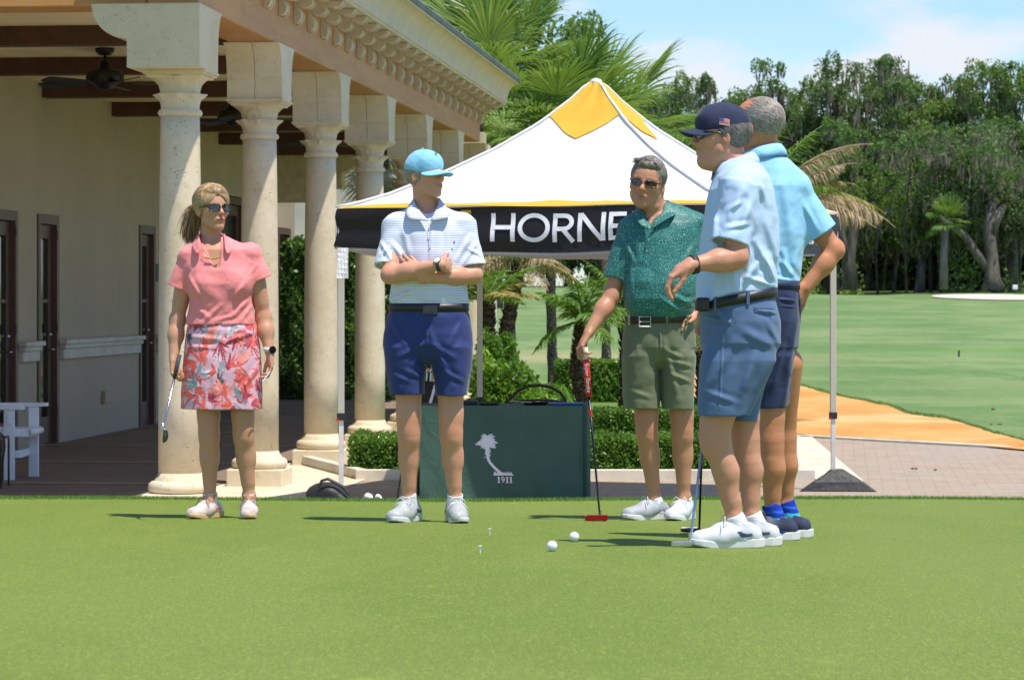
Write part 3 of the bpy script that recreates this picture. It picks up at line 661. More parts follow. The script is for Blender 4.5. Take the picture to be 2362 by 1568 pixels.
# paper sheet hanging on the left leg
b = MB(); p0 = P(777, 572, 20.7); p1 = P(803, 642, 20.7); vs = []
for i in range(5):
    for j in range(7):
        u_, v_ = i/4, j/6; vs.append((p0.x+(p1.x-p0.x)*u_, 20.70+.02*math.sin(u_*3+v_*4), p0.z+(p1.z-p0.z)*v_))
b.add(vs, [(i*7+j, i*7+j+1, (i+1)*7+j+1, (i+1)*7+j) for i in range(4) for j in range(6)])
o = obj('paper_sheet', b, simple('white_paper', (.8, .8, .82), .7, 0, .02)); so = o.modifiers.new('s', 'SOLIDIFY'); so.thickness = .001; tag(o, 'white paper sheet hanging on the left tent leg', 'paper')
# weight bag on the right leg
M_bag = simple('black_nylon', (.022, .022, .024), .55, 0, .2, 20, .4, 12, .02)
b = MB(); c_ = tR
pts = [(-.33,-.12,.0),(.31,-.16,-.0),(.26,.16,0),(-.24,.16,0)]; top = [(-.05,-.05,.175),(.05,-.05,.175),(.05,.05,.175),(-.05,.05,.175)]; mid = [(-.22,-.10,.075),(.21,-.12,.075),(.18,.12,.075),(-.16,.12,.07)]
vs = [c_+Vector(p_) for p_ in pts+mid+top]; b.add(vs, [(3,2,1,0),(8,9,10,11)]+[(r_*4+i, r_*4+(i+1) % 4, r_*4+4+(i+1) % 4, r_*4+4+i) for r_ in range(2) for i in range(4)])
o = obj('weight_bag', b, M_bag, bevel=.01); tag(o, 'black pyramid weight bag strapped round the right tent leg', 'weight bag')
# ------------------------------------------------------------------ table with cover
TY = 20.66
xl, xr = P(968, 0, TY).x, P(1362, 0, TY).x - .0
ztop = .755; sk = Vector((0, 0, 0))
tb = thing('covered_table', 'folding table under a fitted dark green cloth cover with a white palm emblem', 'table', ((xl+xr)/2, TY+.3, 0))
b = MB()
def tcp(u_, v_, w_=0):                # front cloth point, u 0..1 across, v 0..1 up
    x = xl+(xr-.075-xl)*u_; fold = .012*math.sin(u_*9+v_*5)*(1-v_) + .006*math.sin(u_*31+v_*9)*(1-v_)
    return Vector((x, TY - fold - w_, ztop*v_))
vs = [tcp(i/40, j/16) for i in range(41) for j in range(17)]; b.add(vs, [(i*17+j, (i+1)*17+j, (i+1)*17+j+1, i*17+j+1) for i in range(40) for j in range(16)])
# right end with a pleat, back, left, top
x1 = xr-.075; ring = [(x1, TY), (x1+.012, TY+.02), (x1+.004, TY+.06), (x1+.05, TY+.05), (xr, TY+.15), (xr, TY+.62), (xl, TY+.62), (xl, TY)]
for i in range(len(ring)-1):
    a, c2 = ring[i], ring[i+1]; vs = []
    for k in range(7):
        for j in range(9):
            u_, v_ = k/6, j/8; vs.append((a[0]+(c2[0]-a[0])*u_+.010*math.sin(k*2.+i)*(1-v_)*(0 < k < 6), a[1]+(c2[1]-a[1])*u_, ztop*v_))
    b.add(vs, [(k*9+j, (k+1)*9+j, (k+1)*9+j+1, k*9+j+1) for k in range(6) for j in range(8)])
b.add([(x, y, ztop) for x, y in ring], [tuple(range(len(ring)))])
m = NT('green_table_cloth'); nA = m.noise(3, 5, .6); nB = m.noise(7, 6, .6, m.vec((1, 1, .6), (0, .5, 0)), 1.2); nW = m.noise(400, 2)
c_ = m.mix(m.ramp(nA, .3, .7), (.044, .096, .070), (.054, .112, .083)); c_ = m.mix(m.math('MULTIPLY', m.ramp(nW, .4, .7), .12), c_, (.06, .13, .10))
M_tcl = m.done(m.bsdf(c_, .75, 0, m.bump(nB, .55, .03), .25)); obj('table_cover', b, M_tcl, tb, smooth=False)
M_pr = simple('white_print_ink', (.62, .66, .70), .6, 0, .02)
def tpt(xd, yd, w_=.004):
    u_ = ((xd-1180.5)*TY/FPX - xl)/(xr-.075-xl); v_ = (CAMZ+(690-yd)*TY/FPX)/ztop; return tcp(u_, v_, w_)
b = MB(); lay = [0]
def tpoly(pts): lay[0] += 1; b.add([tpt(x, y, .006+.0005*(lay[0] % 7)) for x, y in pts], [tuple(range(len(pts)))])
def tline(pts, ws):
    for i in range(len(pts)-1):
        a, c2 = Vector(pts[i]), Vector(pts[i+1]); t = (c2-a).normalized(); n_ = Vector((-t.y, t.x)); tpoly([a-n_*ws[i]/2, c2-n_*ws[i+1]/2, c2+n_*ws[i+1]/2, a+n_*ws[i]/2])
for k in range(30):                   # palm crown
    a = 2*PI*k/30 + .1*math.sin(k*7); L = 24+5*math.sin(k*5.1); dy = 1.0 if math.sin(a) < 0 else .75
    p0 = (1124, 1018); p1 = (1124+L*.6*math.cos(a), 1018+L*.55*math.sin(a)); p2 = (1124+L*math.cos(a), 1018+L*dy*.75*math.sin(a)+4*abs(math.cos(a))); tline([p0, p1, p2], [4.5, 4.5, 1.2])
tpoly([(1124+13*math.cos(2*PI*k/16), 1017+10*math.sin(2*PI*k/16)) for k in range(16)])
for k in range(9): tline([(1122+random.uniform(-4, 4), 1028+k*3.2), (1124+random.choice((-8, 8)), 1031+k*3.0)], [3, 1])
tline([(1123,1022),(1124,1042),(1124,1052),(1128,1064),(1138,1076),(1150,1087),(1158,1094)], [12,9,7,6,6,6.5,9])
for k in range(14): tline([(1140+k*3.1, 1094), (1139+k*3.1+random.uniform(-2, 2), 1094-random.uniform(4, 9))], [3.5, .8])
tpoly([(1137,1093),(1150,1090),(1166,1091),(1184,1094),(1183,1096),(1160,1095.5),(1138,1096)])
for ch, x in (('1',1147),('9',1155.5),('1',1166.5),('1',1175)):
    if ch == '1': tline([(x+3,1099),(x+3,1112)], [3.2,3.2]); tline([(x,1101),(x+3,1099.5)], [2,2.4]); tline([(x,1112.2),(x+6.5,1112.2)], [1.6,1.6])
    else: tline([(x+4+3.3*math.cos(t_*PI/6), 1103+3.3*math.sin(t_*PI/6)) for t_ in range(13)], [2.4]*13); tline([(x+7.4,1103),(x+6.6,1108),(x+3,1112.5)], [2.4,2.4,1.6])
obj('emblem', b, M_pr, tb)
# things on the table
def disc(name, c_, r_, h_, mat, lab, cat, rim=.012, sq=None):
    b = MB()
    b.lathe([(r_*.72, 0), (r_*.8, .001), (r_, rim), (r_*1.0, rim+.003), (r_*.97, rim+.003), (r_*.78, .004)], c_, 32)
    o = obj(name, b, mat, smooth=True); tag(o, lab, cat); return o
tz = ztop+.002
def tp(xd, dy): return Vector(((xd-1180.5)*(TY+dy)/FPX, TY+dy, tz))
M_blk = simple('glossy_black_plastic', (.012, .012, .013), .25)
disc('serving_tray', tp(1235, .25), .105, .02, M_blk, 'round black tray holding small loose items on the green table', 'tray', .022)
b = MB(); r0 = tp(1235, .25)
for k in range(14): b.ball(r0+Vector((random.uniform(-.06, .06), random.uniform(-.05, .05), .012+random.uniform(0, .012))), (random.uniform(.008, .016), .01, .006), 6, 5)
o = obj('loose_markers', b, simple('assorted_tees', (.55, .35, .28), .5, 0, .5, 90)); tag(o, 'handful of small ball markers and tees in the right black tray', 'golf markers', kind='stuff')
disc('shallow_dish', tp(1128, .22), .085, .02, M_blk, 'shallow black dish left of the tray on the green table', 'dish', .012)
b = MB(); q_ = tp(1310, .2); b.box((q_.x-.145, q_.y-.1, tz), (q_.x+.12, q_.y+.12, tz+.016)); o = obj('blue_folder', b, simple('blue_cover', (.02, .06, .30), .4), bevel=.004); tag(o, 'flat blue folder at the right end of the green table', 'folder')
b = MB(); q_ = tp(1083, .3); b.box((q_.x-.06, q_.y-.06, tz), (q_.x+.06, q_.y+.06, tz+.033)); o = obj('black_case', b, M_blackp, bevel=.006); tag(o, 'small black case at the left of the green table, beside the leg', 'case')
b = MB(); q_ = tp(1195, .1); b.tube([q_+Vector((-.05,.0,.03)), q_+Vector((.10,.05,.020))], .004, 6); b.ball(q_+Vector((-.055,0,.03)), (.013,.006,.004)); o = obj('serving_spoon', b, M_nickel); tag(o, 'metal spoon leaning on the black tray', 'spoon')
# ------------------------------------------------------------------ metal chair behind the table
cy_ = 21.9; ch = thing('metal_chair', 'dark bronze metal garden chair with an arched back behind the green table', 'chair', (P(1242,0,cy_).x, cy_, 0))
M_brz = simple('dark_bronze', (.035, .028, .024), .4, .4); cx_ = P(1242, 0, cy_).x
def cp_(xd, yd, dy=0): return P(xd, yd, cy_+dy)
b = MB(); b.tube([cp_(1168, 1000), cp_(1170, 945), cp_(1178, 918), cp_(1196, 900), cp_(1220, 890), cp_(1245, 888), cp_(1270, 893), cp_(1292, 905), cp_(1304, 922), cp_(1307, 945), cp_(1308, 1000)], .012, 8)
b.tube([cp_(1176, 927), cp_(1210, 923), cp_(1245, 922), cp_(1280, 924), cp_(1303, 928)], .009, 8); obj('back_frame', b, M_brz, ch, smooth=True)
for xd in (1198, 1212, 1227, 1242, 1257, 1272, 1286):
    b = MB(); b.box((P(xd,0,cy_).x-.012, cy_-.003, .48), (P(xd,0,cy_).x+.012, cy_+.003, cp_(0, 924).z)); obj('back_slat', b, M_brz, ch)
b = MB(); b.box((cx_-.23, cy_-.5, .44), (cx_+.23, cy_, .455)); obj('seat', b, M_brz, ch, bevel=.005)
for sx_, sy_ in ((-1,0),(1,0),(-1,-.48),(1,-.48)):
    b = MB(); b.tube([(cx_+sx_*.22, cy_+sy_, .45), (cx_+sx_*.24, cy_+sy_*1.05, 0)], .012, 8); obj('leg', b, M_brz, ch)
# ------------------------------------------------------------------ white slatted armchair at the left edge
M_wp = simple('white_poly_lumber', (.80, .82, .86), .5, 0, .03, 8)
CH = 23.9
ac = thing('white_armchair', 'white slatted outdoor armchair cut by the left edge on the porch', 'armchair', (P(40,0,CH).x, CH, 0))
def cb(x0, x1, y0, y1, d0, d1, name, mat=M_wp, bev=.006):
    a, c_ = P(x0, y1, CH), P(x1, y0, CH); b = MB(); b.box((a.x, CH+d0, a.z), (c_.x, CH+d1, c_.z)); return obj(name, b, mat, ac, bevel=bev)
cb(-70, 66, 933, 942, -.30, -.18, 'armrest'); cb(-70, 99, 931, 939, .18, .30, 'armrest')
for x0, x1, d0 in ((22, 46, -.28), (56, 79, .20)):
    a = P(x0, 0, CH); c_ = P(x1, 0, CH); b = MB(); b.box((a.x, CH+d0, 0), (c_.x, CH+d0+.045, P(0, 942 if d0 < 0 else 939, CH).z+.0)); obj('leg', b, M_wp, ac, bevel=.006)
cb(30, 40, 944, 975, -.30, -.281, 'bracket'); 
cb(-70, 84, 986, 1004, -.235, .20, 'seat'); cb(46, 60, 1035, 1052, -.235, .2, 'stretcher')
b = MB(); q_ = P(84, 991, CH); b.tube([q_+Vector((0,-.235,-.01)), q_+Vector((0,.2,-.01))], .033, 14); obj('seat_roll', b, M_wp, ac, smooth=True)
b = MB(); x = P(-60,0,CH).x; b.box((x, CH-.235, .4), (x+.03, CH+.2, 1.0)); obj('backrest', b, M_wp, ac, bevel=.006)
it_ = thing('iron_garden_chair', 'black wrought iron chair back just inside the left edge', 'chair', (P(-8,0,22.6).x, 22.6, 0))
b = MB(); b.tube([P(-50,1115,22.6), P(4,1112,22.6), P(7,1060,22.6), P(11,1030,22.6), P(9,1008,22.6), P(0,998,22.6), P(-30,994,22.6)], .008, 8); obj('back_frame', b, M_brz, it_, smooth=True)
b = MB(); b.tube([P(6,1060,22.6), P(-4,1035,22.6), P(-14,1060,22.6), P(-4,1080,22.6), P(6,1060,22.6)], .005, 6); obj('scroll', b, M_brz, it_)
b = MB(); a = P(-60,0,22.6); c_ = P(2,0,22.6); b.box((a.x, 22.58, .40), (c_.x, 22.98, .42)); obj('seat', b, M_brz, it_)
for sx_ in (a.x, c_.x):
    for yy in (22.6, 22.95): b = MB(); b.tube([(sx_, yy, .4), (sx_, yy, 0)], .009, 6); obj('leg', b, M_brz, it_)
# ------------------------------------------------------------------ bags, towels
def lump(name, c_, r_, mat, lab, cat, n_=9, seed=1, sub=2):
    import bmesh
    bm = bmesh.new(); bmesh.ops.create_icosphere(bm, subdivisions=sub+1, radius=1); rg = random.Random(seed); ks = [(rg.uniform(-4,4), rg.uniform(-4,4), rg.uniform(-4,4), rg.uniform(0,6)) for _ in range(n_)]
    for v in bm.verts:
        d = 1+sum(.05*math.sin(v.co.x*a+v.co.y*b_+v.co.z*g+p_) for a, b_, g, p_ in ks); v.co = Vector((v.co.x*r_[0]*d, v.co.y*r_[1]*d, max(v.co.z, -.35)*r_[2]*d))+Vector(c_)
    me = bpy.data.meshes.new(name); bm.to_mesh(me); bm.free(); o = obj(name, me, mat, smooth=True) if False else obj(name, me, mat); me.polygons.foreach_set('use_smooth', [True]*len(me.polygons)); return tag(o, lab, cat)
bg_ = lump('duffel_bag', P(760, 1138, 18.9)+Vector((0,0,-.02)), (.155, .18, .09), M_bag, 'black crumpled duffel bag on the paving at the left tent leg', 'bag', seed=4, sub=3)
bg_.location.z = 0
b = MB(); b.tube([P(735,1125,18.75), P(742,1108,18.75), P(756,1104,18.75), P(772,1112,18.75), P(790,1122,18.75), P(806,1140,18.75)], .012, 6); obj('strap', b, M_bag, bg_)
for i, (xd, rr) in enumerate(((848, .032), (873, .022))):
    lump('towel' , P(xd, 1147, 17.0), (rr, .03, rr*.9), simple('white_towel', (.75, .73, .66), .9), ['larger white crumpled towel behind the green, left of the crossed-arms man', 'smaller white crumpled towel behind the green, beside the larger one'][i], 'towel', seed=i+3)
# golf bag standing behind the table (seen between the legs)
gb = thing('golf_bag', 'black golf bag with white trim standing behind the left end of the table', 'golf bag', (P(996,0,21.9).x, 21.9, 0))
q_ = P(996, 0, 21.9); b = MB(); b.tube([(q_.x, 21.9, 0), (q_.x+.0, 21.9, .5), (q_.x+.03, 21.92, .9)], [.12,.125,.13], 16); obj('bag_body', b, M_bag, gb, smooth=True)
b = MB(); b.tube([(q_.x-.05, 21.79, .5), (q_.x-.02, 21.78, .7), (q_.x+.03, 21.79, .88)], .012, 6); obj('trim', b, M_wp, gb)
for k in range(4):
    b = MB(); x = q_.x-.05+.03*k; b.tube([(x, 21.9, .85), (x+.01, 21.91, .97)], .006, 6); b.ball((x+.012, 21.91, .99), (.02,.03,.02)); obj('club', b, M_nickel, gb)
b = MB(); b.tube([P(925,1090,21.5), P(912,1175,21.5)], .006, 6); obj('stand_leg', b, M_blackp, gb)
# ------------------------------------------------------------------ golf balls and tees
m = NT('golf_ball_cover'); vz = m.voro(900, None, 'F1', .2); M_gball = m.done(m.bsdf((.82, .83, .84), .25, 0, m.bump(m.ramp(vz.outputs['Distance'], .0, .5), .6, .001), .6))
for i, (xd, Y) in enumerate(((1273, 10.85), (1324, 11.6))):
    x = (xd-1180.5)*Y/FPX; z = float(pg(np.float64(x), np.float64(Y)))+.0205
    b = MB(); b.ball((x, Y, z), .02135, 28, 18)
    if i == 0: b.ball((x-.012, Y+.03, z+.0), .02135, 28, 18) if False else None
    o = obj('golf_ball', b, M_gball, smooth=True); tag(o, ['nearer white golf ball, left of the other one on the green', 'farther white golf ball, right of the other one on the green'][i], 'golf ball', 'golf balls on the green')
for i, (xd, yd) in enumerate(((1129, 1238), (1107, 1280))):
    # the tee's foot: solve for Y on the sloping green
    Y = (CAMZ-.947)*FPX/((yd-690) - .036*FPX) ; x = (xd-1180.5)*Y/FPX; z = G(Y)
    b = MB(); b.lathe([(.002,-.005),(.003,.012),(.0032,.028),(.005,.033),(.0072,.036),(.0072,.038),(.005,.037)], (x, Y, z), 14)
    o = obj('golf_tee', b, simple('white_tee', (.75,.75,.73), .4), smooth=True); tag(o, ['farther white golf tee stuck in the green', 'nearer white golf tee stuck in the green'][i], 'golf tee', 'golf tees in the green')
# ------------------------------------------------------------------ vegetation
def lm(name, V, F, t, mat, parent=None, n4=4): return obj(name, npmesh(name, V, F, False, np.repeat(t, n4)), mat, parent)
def shell_points(n, rng, inner=.55):
    d = unit(rng.normal(size=(n, 3))); r = rng.uniform(inner, 1, n)**.6; return d*r[:,None]
def rot_about(v, ax, a):
    return Matrix.Rotation(a, 3, ax) @ v
# ---- clipped hedges: box of small glossy leaves
M_box = leafmat('boxwood_leaf', (.045, .125, .018), (.22, .38, .05), (.12, .24, .03), .30, .25, 2.5)
M_core = simple('hedge_core', (.022, .055, .010), .9, 0, .2, 8)
def hedge(x0, x1, y0, y1, z1, lab, n=9000, size=.017, z0=.0, mat=M_box, group='clipped hedges', name='hedge', rgh=.05, face=True):
    r = thing(name, lab, 'hedge', ((x0+x1)/2, (y0+y1)/2, z0), group)
    b = MB(); i = .035; b.box((x0+i, y0+i, z0), (x1-i, y1-i, z1-i)); obj('branches', b, M_core, r)
    rg = np.random.default_rng(int(abs(x0*91+y0*13))+5)
    ax, ay, az = x1-x0, y1-y0, z1-z0; ar = np.array([ax*ay, ax*az*1.3, ay*az*.8, ay*az*.8]); k = rg.choice(4, n, p=ar/ar.sum()); u = rg.uniform(0, 1, (n, 2)); p = np.zeros((n, 3))
    p[k==0] = np.stack([x0+ax*u[:,0], y0+ay*u[:,1], np.full(n, z1)], -1)[k==0]; p[k==1] = np.stack([x0+ax*u[:,0], np.full(n, y0), z0+az*u[:,1]], -1)[k==1]
    p[k==2] = np.stack([np.full(n, x0), y0+ay*u[:,0], z0+az*u[:,1]], -1)[k==2]; p[k==3] = np.stack([np.full(n, x1), y0+ay*u[:,0], z0+az*u[:,1]], -1)[k==3]
    bump_ = (np.sin(p[:,0]*9+p[:,2]*5)+np.sin(p[:,0]*21+p[:,1]*11)+np.sin(p[:,0]*37+p[:,2]*23))/3*rgh*.5
    p += rg.normal(size=(n, 3))*.014; p[:,2] += np.where(k==0, bump_, 0); p[:,1] -= np.where(k==1, bump_, 0)
    p[:,2] = np.maximum(p[:,2], z0+.01)
    V, F = rand_leaves(p, size, .55, rg); lm('foliage', V, F, np.clip(rg.beta(1.2, 2.2, n)+.15*np.sin(p[:,0]*6), 0, 1), mat, r); return r
hedge(P(1366,0,24.1).x, P(1665,0,24.1).x, 24.0, 24.75, .34, 'long clipped hedge in front, right of the green table', 15000)
hedge(P(1374,0,28.6).x, P(1640,0,28.6).x, 28.5, 29.2, .40, 'second clipped hedge row just behind the front hedge', 9000)
hedge(-1.42, P(968,0,24.3).x, 24.1, 25.1, .33, 'small clipped hedge between the fourth column and the crossed-arms man', 7500)
hedge(P(1284,0,41).x, P(1432,0,41).x, 41, 42, .62, 'far clipped hedge behind the leaning palm trunks', 6000, .028)
hedge(P(1600,0,34).x, P(1640,0,34).x, 34, 34.8, .3, 'low clipped hedge end beside the orange sand', 900, .026)
# tall ficus hedge behind the porch
M_fic = leafmat('ficus_leaf', (.05, .13, .02), (.15, .28, .04), (.03, .08, .012), .35, .25, 1.6)
hedge(-4.9, -1.15, 42.6, 43.6, 2.45, 'tall dark ficus hedge at the far end of the porch', 15000, .036, 0, M_fic, 'clipped hedges', 'tall_hedge', .2)
# ---- loose shrubs
M_shrub = leafmat('lime_shrub_leaf', (.11, .26, .022), (.27, .46, .05), (.07, .17, .015), .4, .35, 3)
M_twig = simple('shrub_twig', (.12, .08, .05), .9)
def shrub(c_, r_, n, size, lab, mat=M_shrub, asp=.42, down=-.4, seed=1, lobes=9, group='leafy shrubs', name='shrub'):
    r = thing(name, lab, 'shrub', c_, group); rg = np.random.default_rng(seed); b = MB()
    for k in range(6): a = k*1.05; b.tube([Vector(c_), Vector(c_)+Vector((math.cos(a)*r_[0]*.5, math.sin(a)*r_[1]*.5, r_[2]*1.1))], [.015, .004], 5)
    obj('stem', b, M_twig, r)
    lc = rg.uniform(-1, 1, (lobes, 3))*np.array([.62,.62,.45]) ; k = rg.integers(0, lobes, n); d = shell_points(n, rg, .3)*rg.uniform(.32, .5, lobes)[k][:,None]
    p = (lc[k]+d)*np.array(r_)*np.array([1,1,1.1]) + np.array([c_[0], c_[1], c_[2]+r_[2]*.92]); p[:,2] = np.maximum(p[:,2], c_[2]+.01)
    V, F = rand_leaves(p, size, asp, rg, down); lm('foliage', V, F, np.clip(rg.beta(1.5, 1.8, n)+.15*d[:,2], 0, 1), mat, r); return r
shrub((P(1160,0,25.7).x, 25.7, 0), (.34, .45, .62), 8500, .034, 'tall bright green leafy shrub right of the tent pole behind the table', seed=3, lobes=12)
shrub((P(1232,0,26.2).x, 26.2, 0), (.33, .4, .40), 6500, .034, 'lower bright green shrub behind the arched chair back', seed=4)
shrub((P(1290,0,26.6).x, 26.6, 0), (.26, .4, .30), 3600, .032, 'low lime shrub at the right end of the chair back', seed=5)
shrub((P(1160,0,30).x, 30., 0), (.30, .5, .72), 5000, .040, 'darker shrub at the foot of the leaning palm trunk', leafmat('dark_shrub_leaf', (.05, .14, .02), (.13, .27, .04), None, .4, .3), seed=7)
def tuft(c_, r_, h_, n, lab, mat, seed=2):
    rg = np.random.default_rng(seed); a = rg.uniform(0, 2*PI, n); out_ = rg.uniform(.1, 1, n)*r_; hh_ = h_*rg.uniform(.5, 1.1, n)
    base = np.array(c_) + np.stack([np.cos(a)*out_*.12, np.sin(a)*out_*.12, 0*a], -1); mid = base + np.stack([np.cos(a)*out_*.5, np.sin(a)*out_*.5, hh_], -1); tip = base + np.stack([np.cos(a)*out_*1.1, np.sin(a)*out_*1.1, hh_*(1-.6*out_/r_)], -1)
    wv = np.stack([-np.sin(a), np.cos(a), 0*a], -1)*.006; V = np.stack([base-wv, base+wv, mid+wv, mid-wv, tip+wv*.2, tip-wv*.2], 1).reshape(-1, 3)
    i = np.arange(n)[:,None]*6; F = np.concatenate([i+[[0,1,2,3]], i+[[3,2,4,5]]]); o = obj('ornamental_grass', npmesh('ornamental_grass', V, F, False, np.repeat(rg.uniform(0,1,n), 6)), mat); tag(o, lab, 'grass', kind='thing'); return o
tuft((P(1255,0,28.5).x, 28.5, 0), .45, .62, 900, 'fine-bladed ornamental grass clump behind the lower bright shrub', leafmat('grass_blades', (.10, .24, .03), (.24, .42, .06), None, .5, .3))
# ---- feather palms (pygmy date and canary date)
M_fr_g = leafmat('feather_frond', (.07, .17, .025), (.20, .34, .045), None, .45, .3); M_fr_y = leafmat('drying_frond', (.28, .26, .06), (.42, .34, .12), None, .6, .25); M_fr_b = leafmat('dead_frond', (.34, .25, .14), (.58, .46, .30), None, .8, .15)
def palm_bark(name, c):
    m = NT(name); nA = m.noise(14, 4, .7, m.vec((1, 1, 3))); v_ = m.voro(22, m.vec((1, 1, 1.8)))
    c_ = m.mix(m.ramp(v_.outputs['Distance'], .1, .5), c, [x*.35 for x in c]); c_ = m.mix(m.ramp(nA, .4, .7), c_, [x*1.4 for x in c]); return m.done(m.bsdf(c_, .95, 0, m.bump(v_.outputs['Distance'], 1, .04), .1))
M_pbark = palm_bark('boot_palm_bark', (.15, .115, .075)); M_pbark2 = palm_bark('grey_palm_bark', (.24, .21, .17))
def feather(origin, az, elev, L, mat, parent, rg, droop=.9, nl=60, ll=.28, hang=.25, wd=.007, name='frond', curl=0):
    pts = []; p = Vector(origin); d = Vector((math.cos(az)*math.cos(elev), math.sin(az)*math.cos(elev), math.sin(elev))); n_ = 16
    side0 = Vector((-math.sin(az), math.cos(az), 0))
    dirs = []
    for i in range(n_+1):
        pts.append(p.copy()); dirs.append(d.copy()); p = p + d*(L/n_); d = (d + Vector((0,0,-droop/n_)) + side0*(curl/n_)).normalized()
    b = MB(); b.tube(pts, [.012*(1-.8*i/n_)+.002 for i in range(n_+1)], 5); V = [np.array(b.v)]; F4 = [np.array([f for f in b.f if len(f) == 4])]; nv = len(b.v)
    t = rg.uniform(.10, 1, nl*2); sgn = np.where(np.arange(nl*2) % 2, 1., -1.); P_ = np.array([[q.x, q.y, q.z] for q in pts]); D_ = np.array([[q.x, q.y, q.z] for q in dirs])
    c_ = np.stack([np.interp(t*n_, np.arange(n_+1), P_[:,k]) for k in range(3)], -1); dd = unit(np.stack([np.interp(t*n_, np.arange(n_+1), D_[:,k]) for k in range(3)], -1))
    sd = np.array(side0)[None]*sgn[:,None]; l_ = ll*np.sin(np.clip(t*1.0+.12, 0, 1)*PI)**.5*rg.uniform(.75, 1.1, nl*2)
    d1 = unit(sd*.8 + dd*.65 + np.array([0,0,.28]) - np.array([0,0,hang*1.3]) + rg.normal(size=(nl*2, 3))*.10); d2 = unit(d1 - np.array([0,0,hang*2.2])[None]*rg.uniform(.6, 1.4, nl*2)[:,None])
    mid = c_+d1*(l_*.5)[:,None]; tip = mid+d2*(l_*.55)[:,None]; wv = unit(np.cross(d1, rg.normal(size=(nl*2, 3))))*wd
    V.append(np.stack([c_-wv*.6, c_+wv*.6, mid+wv, mid-wv, tip+wv*.15, tip-wv*.15], 1).reshape(-1, 3)); i = np.arange(nl*2)[:,None]*6+nv; F4.append(np.concatenate([i+[[0,1,2,3]], i+[[3,2,4,5]]]))
    V = np.concatenate(V); tt_ = np.concatenate([np.full(nv, .5), np.repeat(rg.uniform(0,1,nl*2), 6)]); return obj(name, npmesh(name, V, np.concatenate(F4), False, tt_), mat, parent)
def feather_palm(path, rad, lab, fronds, seed=1, bark=None, name='date_palm', group='feather palms', boots=True, mat_idx=None):
    r = thing(name, lab, 'palm tree', path[0], group); rg = np.random.default_rng(seed)
    n_ = 14; pp = []; path = [Vector(p) for p in path]
    for i in range(n_*(len(path)-1)+1):
        k = min(i//n_, len(path)-2); t = i/n_-k; pp.append(path[k]*(1-t)+path[k+1]*t)
    b = MB(); b.tube(pp, [rad*(1+.16*math.sin(i*2.4)+.25*(i < 2)) for i in range(len(pp))], 12)
    if boots:
        for k in range(int(len(pp)*7)):
            i = rg.integers(1, len(pp)-1); a = rg.uniform(0, 2*PI); o_ = pp[i]+Vector((math.cos(a), math.sin(a), 0))*rad*.85; b.tube([o_, o_+Vector((math.cos(a)*.035, math.sin(a)*.035, .05))], [.014, .004], 4)
    obj('trunk', b, bark or M_pbark, r)
    for f in fronds: feather(pp[-1]+Vector((0,0,-.03)), *f[:3], f[3], r, rg, *(f[4] if len(f) > 4 else ()))
    return r
def fan_of(n, L, mats, seed, e0=-.3, e1=1.3, args=(1.1, 55, .26, .3), a_range=(0, 2*PI)):
    rg = random.Random(seed); out_ = []
    for k in range(n):
        a = a_range[0]+(a_range[1]-a_range[0])*(k+rg.random()*.7)/n; e = rg.uniform(e0, e1); out_.append((a, e, L*rg.uniform(.8, 1.1), mats(rg, e), args))
    return out_
def pick(rg, e): return M_fr_g if e > .1 else (M_fr_y if rg.random() < .4 else M_fr_b)
YP = 27.5
feather_palm([P(1345,1000,YP), P(1343,930,YP), P(1330,865,YP), P(1336,800,YP), P(1345,735,YP)], .055, 'slim palm with leaning rough trunk behind the red putter', fan_of(15, .62, lambda g, e: M_fr_g if e > -.1 else M_fr_b, 3, -.1, 1.3, (1.2, 50, .20, .3)), 3)
YP = 29
feather_palm([P(1440,1000,YP), P(1443,930,YP), P(1446,840,YP), P(1440,745,YP), P(1432,700,YP)], .06, 'slim palm with dark trunk just left of the man in the green shirt', fan_of(13, .65, lambda g, e: M_fr_g if e > -.1 else M_fr_b, 5, -.1, 1.3, (1.2, 50, .2, .3)), 5)
YP = 33
feather_palm([P(1160,960,YP), P(1168,760,YP), P(1188,650,YP), P(1195,600,YP)], .085, 'palm with leaning trunk and tan hanging fronds behind the tent pole', fan_of(18, 1.0, lambda g, e: M_fr_g if e > .6 else (M_fr_y if g.random() < .3 else M_fr_b), 7, -.05, 1.1, (1.2, 70, .26, .5)), 7)
YP = 31
feather_palm([P(1130,960,YP), P(1126,760,YP), P(1122,690,YP)], .075, 'short shaggy palm with upright fronds beside the tent pole', fan_of(14, .75, lambda g, e: M_fr_g if g.random() < .75 else M_fr_y, 9, .3, 1.4, (.8, 60, .24, .2)), 9)
YP = 30.5
feather_palm([P(1615,1000,YP), P(1620,880,YP), P(1618,770,YP)], .07, 'palm stem between the green-shirted man and the navy cap man', fan_of(12, .5, lambda g, e: M_fr_g if e > .2 else M_fr_b, 11, -.2, 1.1), 11)
